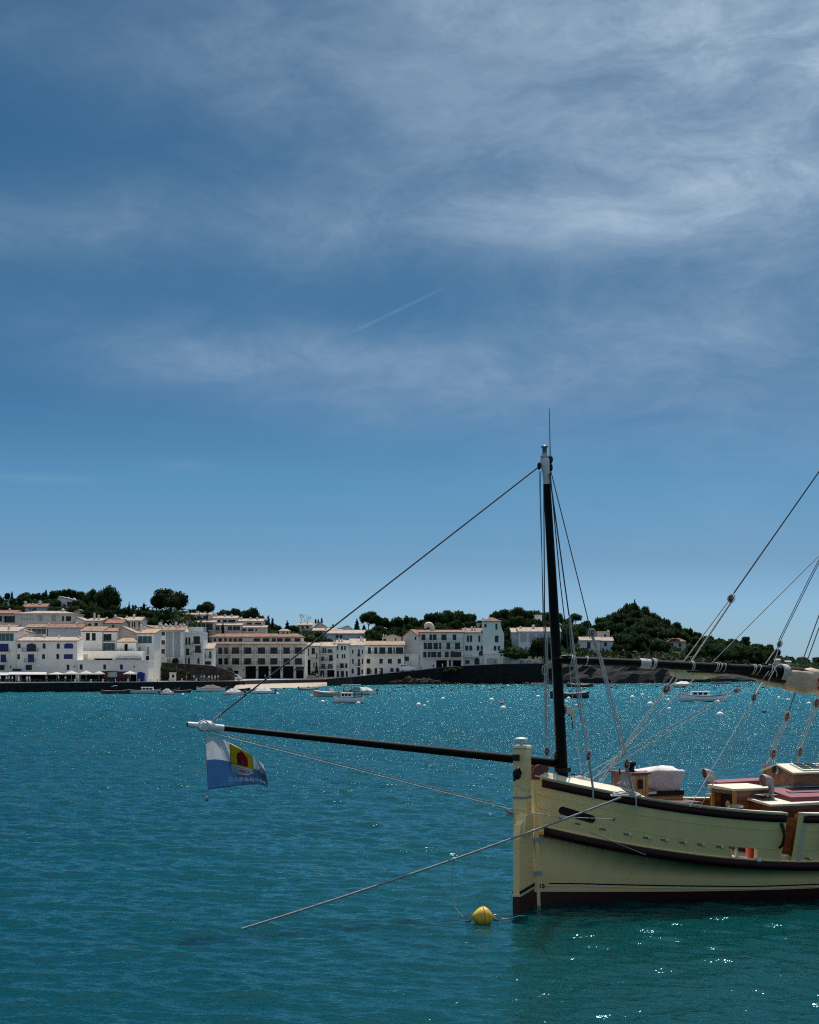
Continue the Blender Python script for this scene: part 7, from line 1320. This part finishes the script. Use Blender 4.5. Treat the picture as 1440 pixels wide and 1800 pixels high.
sk = part('skylight', MB().add([(gs, -.25, g0[2]-.15), (gs, w1, g0[2]-.15), (gs, w1, g1[2]-.02), (gs, .42, rg[2]), (gs, -.25, g1[2]), (9, -.25, g0[2]-.15), (9, w1, g0[2]-.15), (9, w1, g1[2]-.02), (9, .42, rg[2]), (9, -.25, g1[2])], [(0, 1, 2, 3, 4), (9, 8, 7, 6, 5), (0, 4, 9, 5), (1, 6, 7, 2), (0, 5, 6, 1)]), VARN, boatr)
def skp(s, t, up): c_ = -.33+(.42+.33)*t; z_ = g1[2]-.03+(rg[2]-g1[2]+.03)*t+up; return (s, c_, z_)
part('skylight_roof', MB().hexa([skp(gs-.08, 0, 0), skp(9, 0, 0), skp(9, 1, 0), skp(gs-.08, 1, 0), skp(gs-.08, 0, .045), skp(9, 0, .045), skp(9, 1, .045), skp(gs-.08, 1, .045)]), DECKC, sk); part('skylight_roof', MB().hexa([(gs-.08, .42, rg[2]), (9, .42, rg[2]), (9, w1+.08, g1[2]-.05), (gs-.08, w1+.08, g1[2]-.05), (gs-.08, .42, rg[2]+.045), (9, .42, rg[2]+.045), (9, w1+.08, g1[2]-.005), (gs-.08, w1+.08, g1[2]-.005)]), DECKC, sk)
for i_ in range(3):
    a_ = gs+.28+i_*.78; fr_ = part('skylight_frame', MB().hexa([skp(a_, .12, .047), skp(a_+.70, .12, .047), skp(a_+.70, .9, .047), skp(a_, .9, .047), skp(a_, .12, .075), skp(a_+.70, .12, .075), skp(a_+.70, .9, .075), skp(a_, .9, .075)]), DECKC, sk)
    for j_ in range(2): b_ = a_+.06+j_*.31; part('pane', MB().hexa([skp(b_, .22, .077), skp(b_+.27, .22, .077), skp(b_+.27, .8, .077), skp(b_, .8, .077), skp(b_, .22, .083), skp(b_+.27, .22, .083), skp(b_+.27, .8, .083), skp(b_, .8, .083)]), TEAL, fr_)
for t_ in (.35, .55, .72): part('guard_bar', MB().tube([skp(gs+.3, t_, .11), skp(9, t_, .11)], .008, 5), BLKM, sk)
p_ = BL(1365.5, 1355, .36); part('porthole', MB().lathe((gs-.03, p_[1]+.1, p_[2]), [(.03, -.03), (.09, -.03), (.105, 0), (.105, .03), (.02, .03)], 16, 'x'), METAL, sk); part('porthole_cover', MB().lathe((gs-.055, p_[1]+.16, p_[2]+.02), [(.02, -.02), (.10, -.01), (.10, .01)], 14, 'x'), BLKM, sk)
def cowl(px, yt, yb, c, w_, name='cowl_vent'):
    b_, t_ = BL(px, yb, c), BL(px, yt, c); h_ = t_[2]-b_[2]; r_ = w_*.0138*.42
    o_ = part(name, MB().tube([b_+Vector((.12, 0, -.1)), b_+Vector((.12, 0, h_*.35)), b_+Vector((.10, 0, h_*.55)), b_+Vector((.04, 0, h_*.70)), b_+Vector((-.04, 0, h_*.74)), b_+Vector((-.12, 0, h_*.72))], [r_*.7, r_*.7, r_*.85, r_*1.1, r_*1.35, r_*1.45], 14, False), mat('vent_paint', (.33, .30, .28), .45, .1), boatr)
    part('cowl_mouth', MB().tube([b_+Vector((-.085, 0, h_*.735)), b_+Vector((-.10, 0, h_*.73))], [r_*1.3, r_*1.3], 14), mat('vent_red', (.10, .01, .012), .5), o_); part('cowl_rim', MB().tube([b_+Vector((-.11, 0, h_*.722)), b_+Vector((-.135, 0, h_*.718))], [r_*1.52, r_*1.5], 14, False), mat('vent_paint', (.33, .30, .28), .45), o_)
cowl(1349, 1362, 1397, -.62, 18); cowl(1246, 1352, 1380, 1.0, 15); part('vent_plate', MB().box(BL(1336, 1398, -.85)-Vector((0, .1, .0)), BL(1364, 1398, -.85)+Vector((0, .42, .02))), METAL, boatr)
# ---------------------------------------------------------------- things on and about the boat
def bw(px, py, c): p_ = BL(px, py, c); return WL(*p_)
def lump(name, label, cat, px, yb, c, dims, m_, seed, nz=.12, loc_z=None, cyl=False):
    q_ = bw(px, yb, c); mb = MB().ball((0, 0, .5), .5, 22, 16)
    vs = []
    for p in mb.v:
        v = Vector(p)-Vector((0, 0, .5)); e_ = .40; v = Vector([math.copysign(abs(a*2)**e_/2, a) for a in v]); k = 1+nz*mnoise.noise(v*3+Vector((seed, 0, 0)))+nz*.5*mnoise.noise(v*8+Vector((0, seed, 0)))
        vs.append((v.x*k*dims[0], v.y*k*dims[1], (v.z*k+.5)*dims[2]))
    mb.v = vs; o_ = solo(name, mb.xf(Matrix.Translation(q_) @ Matrix.Rotation(TH, 4, 'Z')), m_, label, cat, loc=tuple(q_)); return o_
lump('covered_bundle', 'bulky bundle under a pale grey tarpaulin on the deck behind the locker', 'bundle', 1156, 1392, .9, (1.12, .9, .62), mat('grey_tarpaulin', (.60, .54, .51), .7, .10, 2, 2.0, 5), 3.0, .22)
q_ = onhull(1328.5, 1505, -.15); q_ = WL(q_[0], q_[1]+.10, wz(4.6)-.0); solo('bucket', MB().lathe(q_, [(.15, .0), (.175, .06), (.185, .36), (.195, .38), (.13, .38)], 16), mat('bright_red_plastic', (.55, .02, .015), .4), 'bright red bucket showing through the freeing port', 'bucket', loc=tuple(q_))
q2_ = onhull(1334.5, 1512, .035); q2_ = WL(*q2_); solo('fender', MB().ball(q2_+Vector((0, 0, 0)), .06, 10, 8, -1, (1.1, 1, 1)), WHITEP, 'small white float in the freeing port under the red bucket', 'float', loc=tuple(q2_))
def coil(px, py, c, r_, label, n_=5, m_=ROPEW):
    q_ = bw(px, py, c); pts = []
    for k in range(n_*14): a_ = k*2*math.pi/14; rr = r_*(1-.09*(k//14))+.02*math.sin(k*1.7); pts.append(q_+Vector((rr*math.cos(a_)*1.2, rr*math.sin(a_), .03+.018*(k/14)+.012*math.sin(k*2.1))))
    return solo('rope_coil', MB().tube(pts, .018, 6), m_, label, 'rope', loc=tuple(q_))
coil(1017, 1375, .1, .24, 'coiled pale rope at the foot of the mizzen mast', 6); coil(1100, 1401, -1.25, .30, 'loose coil of pale rope on the rail by the locker', 5); coil(1295, 1422, -1.85, .12, 'small tangle of rope beside the companionway', 3, ROPEG)
# mooring line from the rail down into the sea, with a thin tripping line to the yellow buoy
mt = thing('mooring_line', 'heavy mooring rope running from the rail down into the sea', 'rope', tuple(onsea(410, 1636))); A_ = bw(1092, 1402, -1.55); E_ = onsea(410, 1636); E2 = E_+(E_-A_)*.06; pts = []
for k in range(41): t = k/40; pts.append(A_+(E2-A_)*t-Vector((0, 0, .10*4*t*(1-t))))
part('rope', MB().tube(pts, .024, 8), ROPEG, mt, world=True); kn = pts[int(40*.445)]; part('knot', MB().ball(kn, .045, 8, 6), ROPEW, mt, world=True)
for t_ in (.215, .235, .25): q_ = pts[int(40*t_)]; part('whipping', MB().tube([q_, q_+(pts[int(40*t_)+1]-q_)*.14], .034, 8), ROPEW, mt, world=True)
bc = onsea(848, 1622); yb_ = thing('mooring_buoy', 'yellow double-cone mooring buoy lying on its side by the rudder', 'buoy', (bc.x, bc.y, 0), R(12))
part('float', MB().lathe((0, 0, .13), [(.03, -.27), (.055, -.235), (.12, -.18), (.185, -.11), (.222, -.04), (.228, .02), (.20, .085), (.14, .15), (.07, .215), (.03, .26)], 26, 'x').xf(Matrix.Rotation(R(6), 4, 'Y')), BY, yb_)
part('seam', MB().tube([(.242*0+.004, .238*math.cos(a_), .13+.238*math.sin(a_)) for a_ in np.arange(0, 6.4, .3)], .008, 5, False), mat('dull_yellow', (.45, .24, .02), .6), yb_)
for s_ in (-1, 1): part('ring', MB().tube([(s_*(.30+.055*math.cos(a_)), .0+.02*math.sin(a_), .13-s_*.03+.06*math.sin(a_)) for a_ in np.arange(0, 6.5, .5)], .014, 6, False), METAL, yb_); part('shackle', MB().tube([(s_*.26, -.03, .06), (s_*.33, 0, .03), (s_*.38, .02, .05)], .02, 6), mat('rusty_iron', (.12, .05, .025), .8), yb_)
tl = thing('tripping_line', 'thin line hanging from the mooring rope to the yellow buoy', 'rope', tuple(bc)); e_ = bc+Vector((-.40, 0, .10)); c_ = [kn]
for t in np.arange(.08, 1.01, .08): c_.append(kn+(e_-kn)*t+Vector((-.16*math.sin(math.pi*t)*.9, 0, -.22*math.sin(math.pi*t))))
part('line', MB().tube(c_, .009, 5), ROPEG, tl, world=True)
r0 = bc+Vector((.42, 0, .08)); r1 = onsea(912, 1614)+Vector((0, 0, .05)); pl = solo('painter_line', MB().tube([r0, (r0+r1)/2-Vector((0, 0, .02)), r1, r1+Vector((.18, .3, -.05))], .011, 5), ROPEW, 'pale line floating from the yellow buoy towards the rudder', 'rope', loc=tuple(r0))
# flag hanging from the boomkin tip ------------------------------------------------
Yf = WL(*BL(362, 1290, .08)).y
fl = thing('flag', 'blue and white town flag reading CADAQUÉS with a yellow shield, hanging from the boomkin', 'flag', tuple(P(363, 1386, Yf)))
def FP(u, v, off=0.0):
    """point of the cloth; u along the fly, v up the hoist"""
    x = 361+4.5*(1-v)+111*(u-.10*max(0, u-.72)*(1+2*v))
    ytop = 1294.5+8*u+50*max(0, u-.12)**1.35; ybot = 1387-9*math.sin(min(1, u*1.15)*math.pi*.5)+6*max(0, u-.82)/.18
    w_ = v+.05*math.sin(u*7)*v*(1-v)
    y = ybot+(ytop-ybot)*w_; dpt = .16*math.sin(u*8.2+v*1.1)*min(1, u*2.2)+.10*max(0, u-.72)*math.sin(u*26+v*5)*3+.05*math.sin(u*17-v*3)*u
    return P(x, y, Yf+dpt-.02-off)
def cloth(name, u0, u1, v0f, v1f, m_, par, off=0.0, nu=26, nv_=10):
    mb = MB(); vs = []
    for i in range(nu+1):
        u = u0+(u1-u0)*i/nu
        for j in range(nv_+1): v0, v1 = v0f(u), v1f(u); vs.append(FP(u, v0+(v1-v0)*j/nv_, off))
    n1 = (nu+1)*(nv_+1); vs += [v+Vector((0, .005, 0)) for v in vs]; fs = []
    for i in range(nu):
        for j in range(nv_): a = i*(nv_+1)+j; q_ = (a, a+nv_+1, a+nv_+2, a+1); fs.append(q_); fs.append(tuple(n1+k for k in q_[::-1]))
    return part(name, mb.add(vs, fs, True), m_, par, world=True)
FW, FB = clothmat('flag_white', (.80, .81, .82)), clothmat('flag_blue', (.15, .32, .52)); FY, FR_, FK = clothmat('flag_yellow', (.62, .52, .03)), clothmat('flag_red', (.36, .02, .03)), mat('flag_black', (.02, .02, .03), .8)
cb_ = cloth('cloth', 0, 1, lambda u: .55, lambda u: 1.0, FW, fl); cb2 = cloth('cloth', 0, 1, lambda u: 0.0, lambda u: .55, FB, fl)
cloth('folded_corner', .87, 1.0, lambda u: .10+2.4*(1-u), lambda u: .80-.5*(u-.87), clothmat('flag_pale_blue', (.50, .60, .70)), fl, .006)
sh_ = cloth('shield', .385, .745, lambda u: .50, lambda u: .985, FY, fl, .008); cloth('shield_waves', .385, .745, lambda u: .275+.10*abs((u-.565)/.18)**3, lambda u: .50, FW, fl, .008)
for k in range(4): cloth('wave_line', .40, .73, lambda u, k=k: .32+.045*k+.008*math.sin(u*90), lambda u, k=k: .332+.045*k+.008*math.sin(u*90), FB, fl, .012, 40, 1)
for (a, b) in ((.380, .388), (.742, .750)): cloth('shield_edge', a, b, lambda u: .36, lambda u: .985, FK, fl, .013, 1, 10)
cloth('tower', .49, .66, lambda u: .54, lambda u: .92-.10*abs(u-.575)/.085*(1 if abs(u-.575) > .03 else 0), FR_, fl, .013, 12, 8); cloth('tower_gate', .55, .60, lambda u: .54, lambda u: .68, FK, fl, .017, 4, 4)
cloth('fish', .51, .67, lambda u: .385-.035*math.sin(max(0, min(1, (u-.51)/.12))*math.pi)-(.03 if u > .64 else 0), lambda u: .385+.035*math.sin(max(0, min(1, (u-.51)/.12))*math.pi)+(.03 if u > .64 else 0), mat('flag_fish_red', (.5, .05, .06), .8), fl, .015, 16, 2)
vs, fs = textverts('C A D A Q U É S', .125, .014); wmax = max(v.x for v in vs)
part('lettering', MB().add([FP(.335+.62*(v.x+wmax)/(2*wmax), .145+v.y*1.05, .016) for v in vs], fs), FW, fl, world=True)
cloth('hem', .0, 1, lambda u: -.012, lambda u: .004, mat('flag_hem', (.02, .04, .14), .8), fl, .004, 26, 1)
part('hoist_line', MB().tube([P(360, 1281, Yf), P(361, 1294, Yf-.01), P(365.3, 1388, Yf-.01), P(364, 1399, Yf-.01)], .010, 6), ROPEW, fl, world=True); part('weight', MB().ball(P(363.5, 1404, Yf), .045, 12, 8, -1, (1, 1, 1.4)), METAL, fl, world=True)

for o in list(bpy.data.objects):
    if o.type == 'MESH' and not o.data.materials: print('NO MATERIAL', o.name)
bpy.context.view_layer.update()
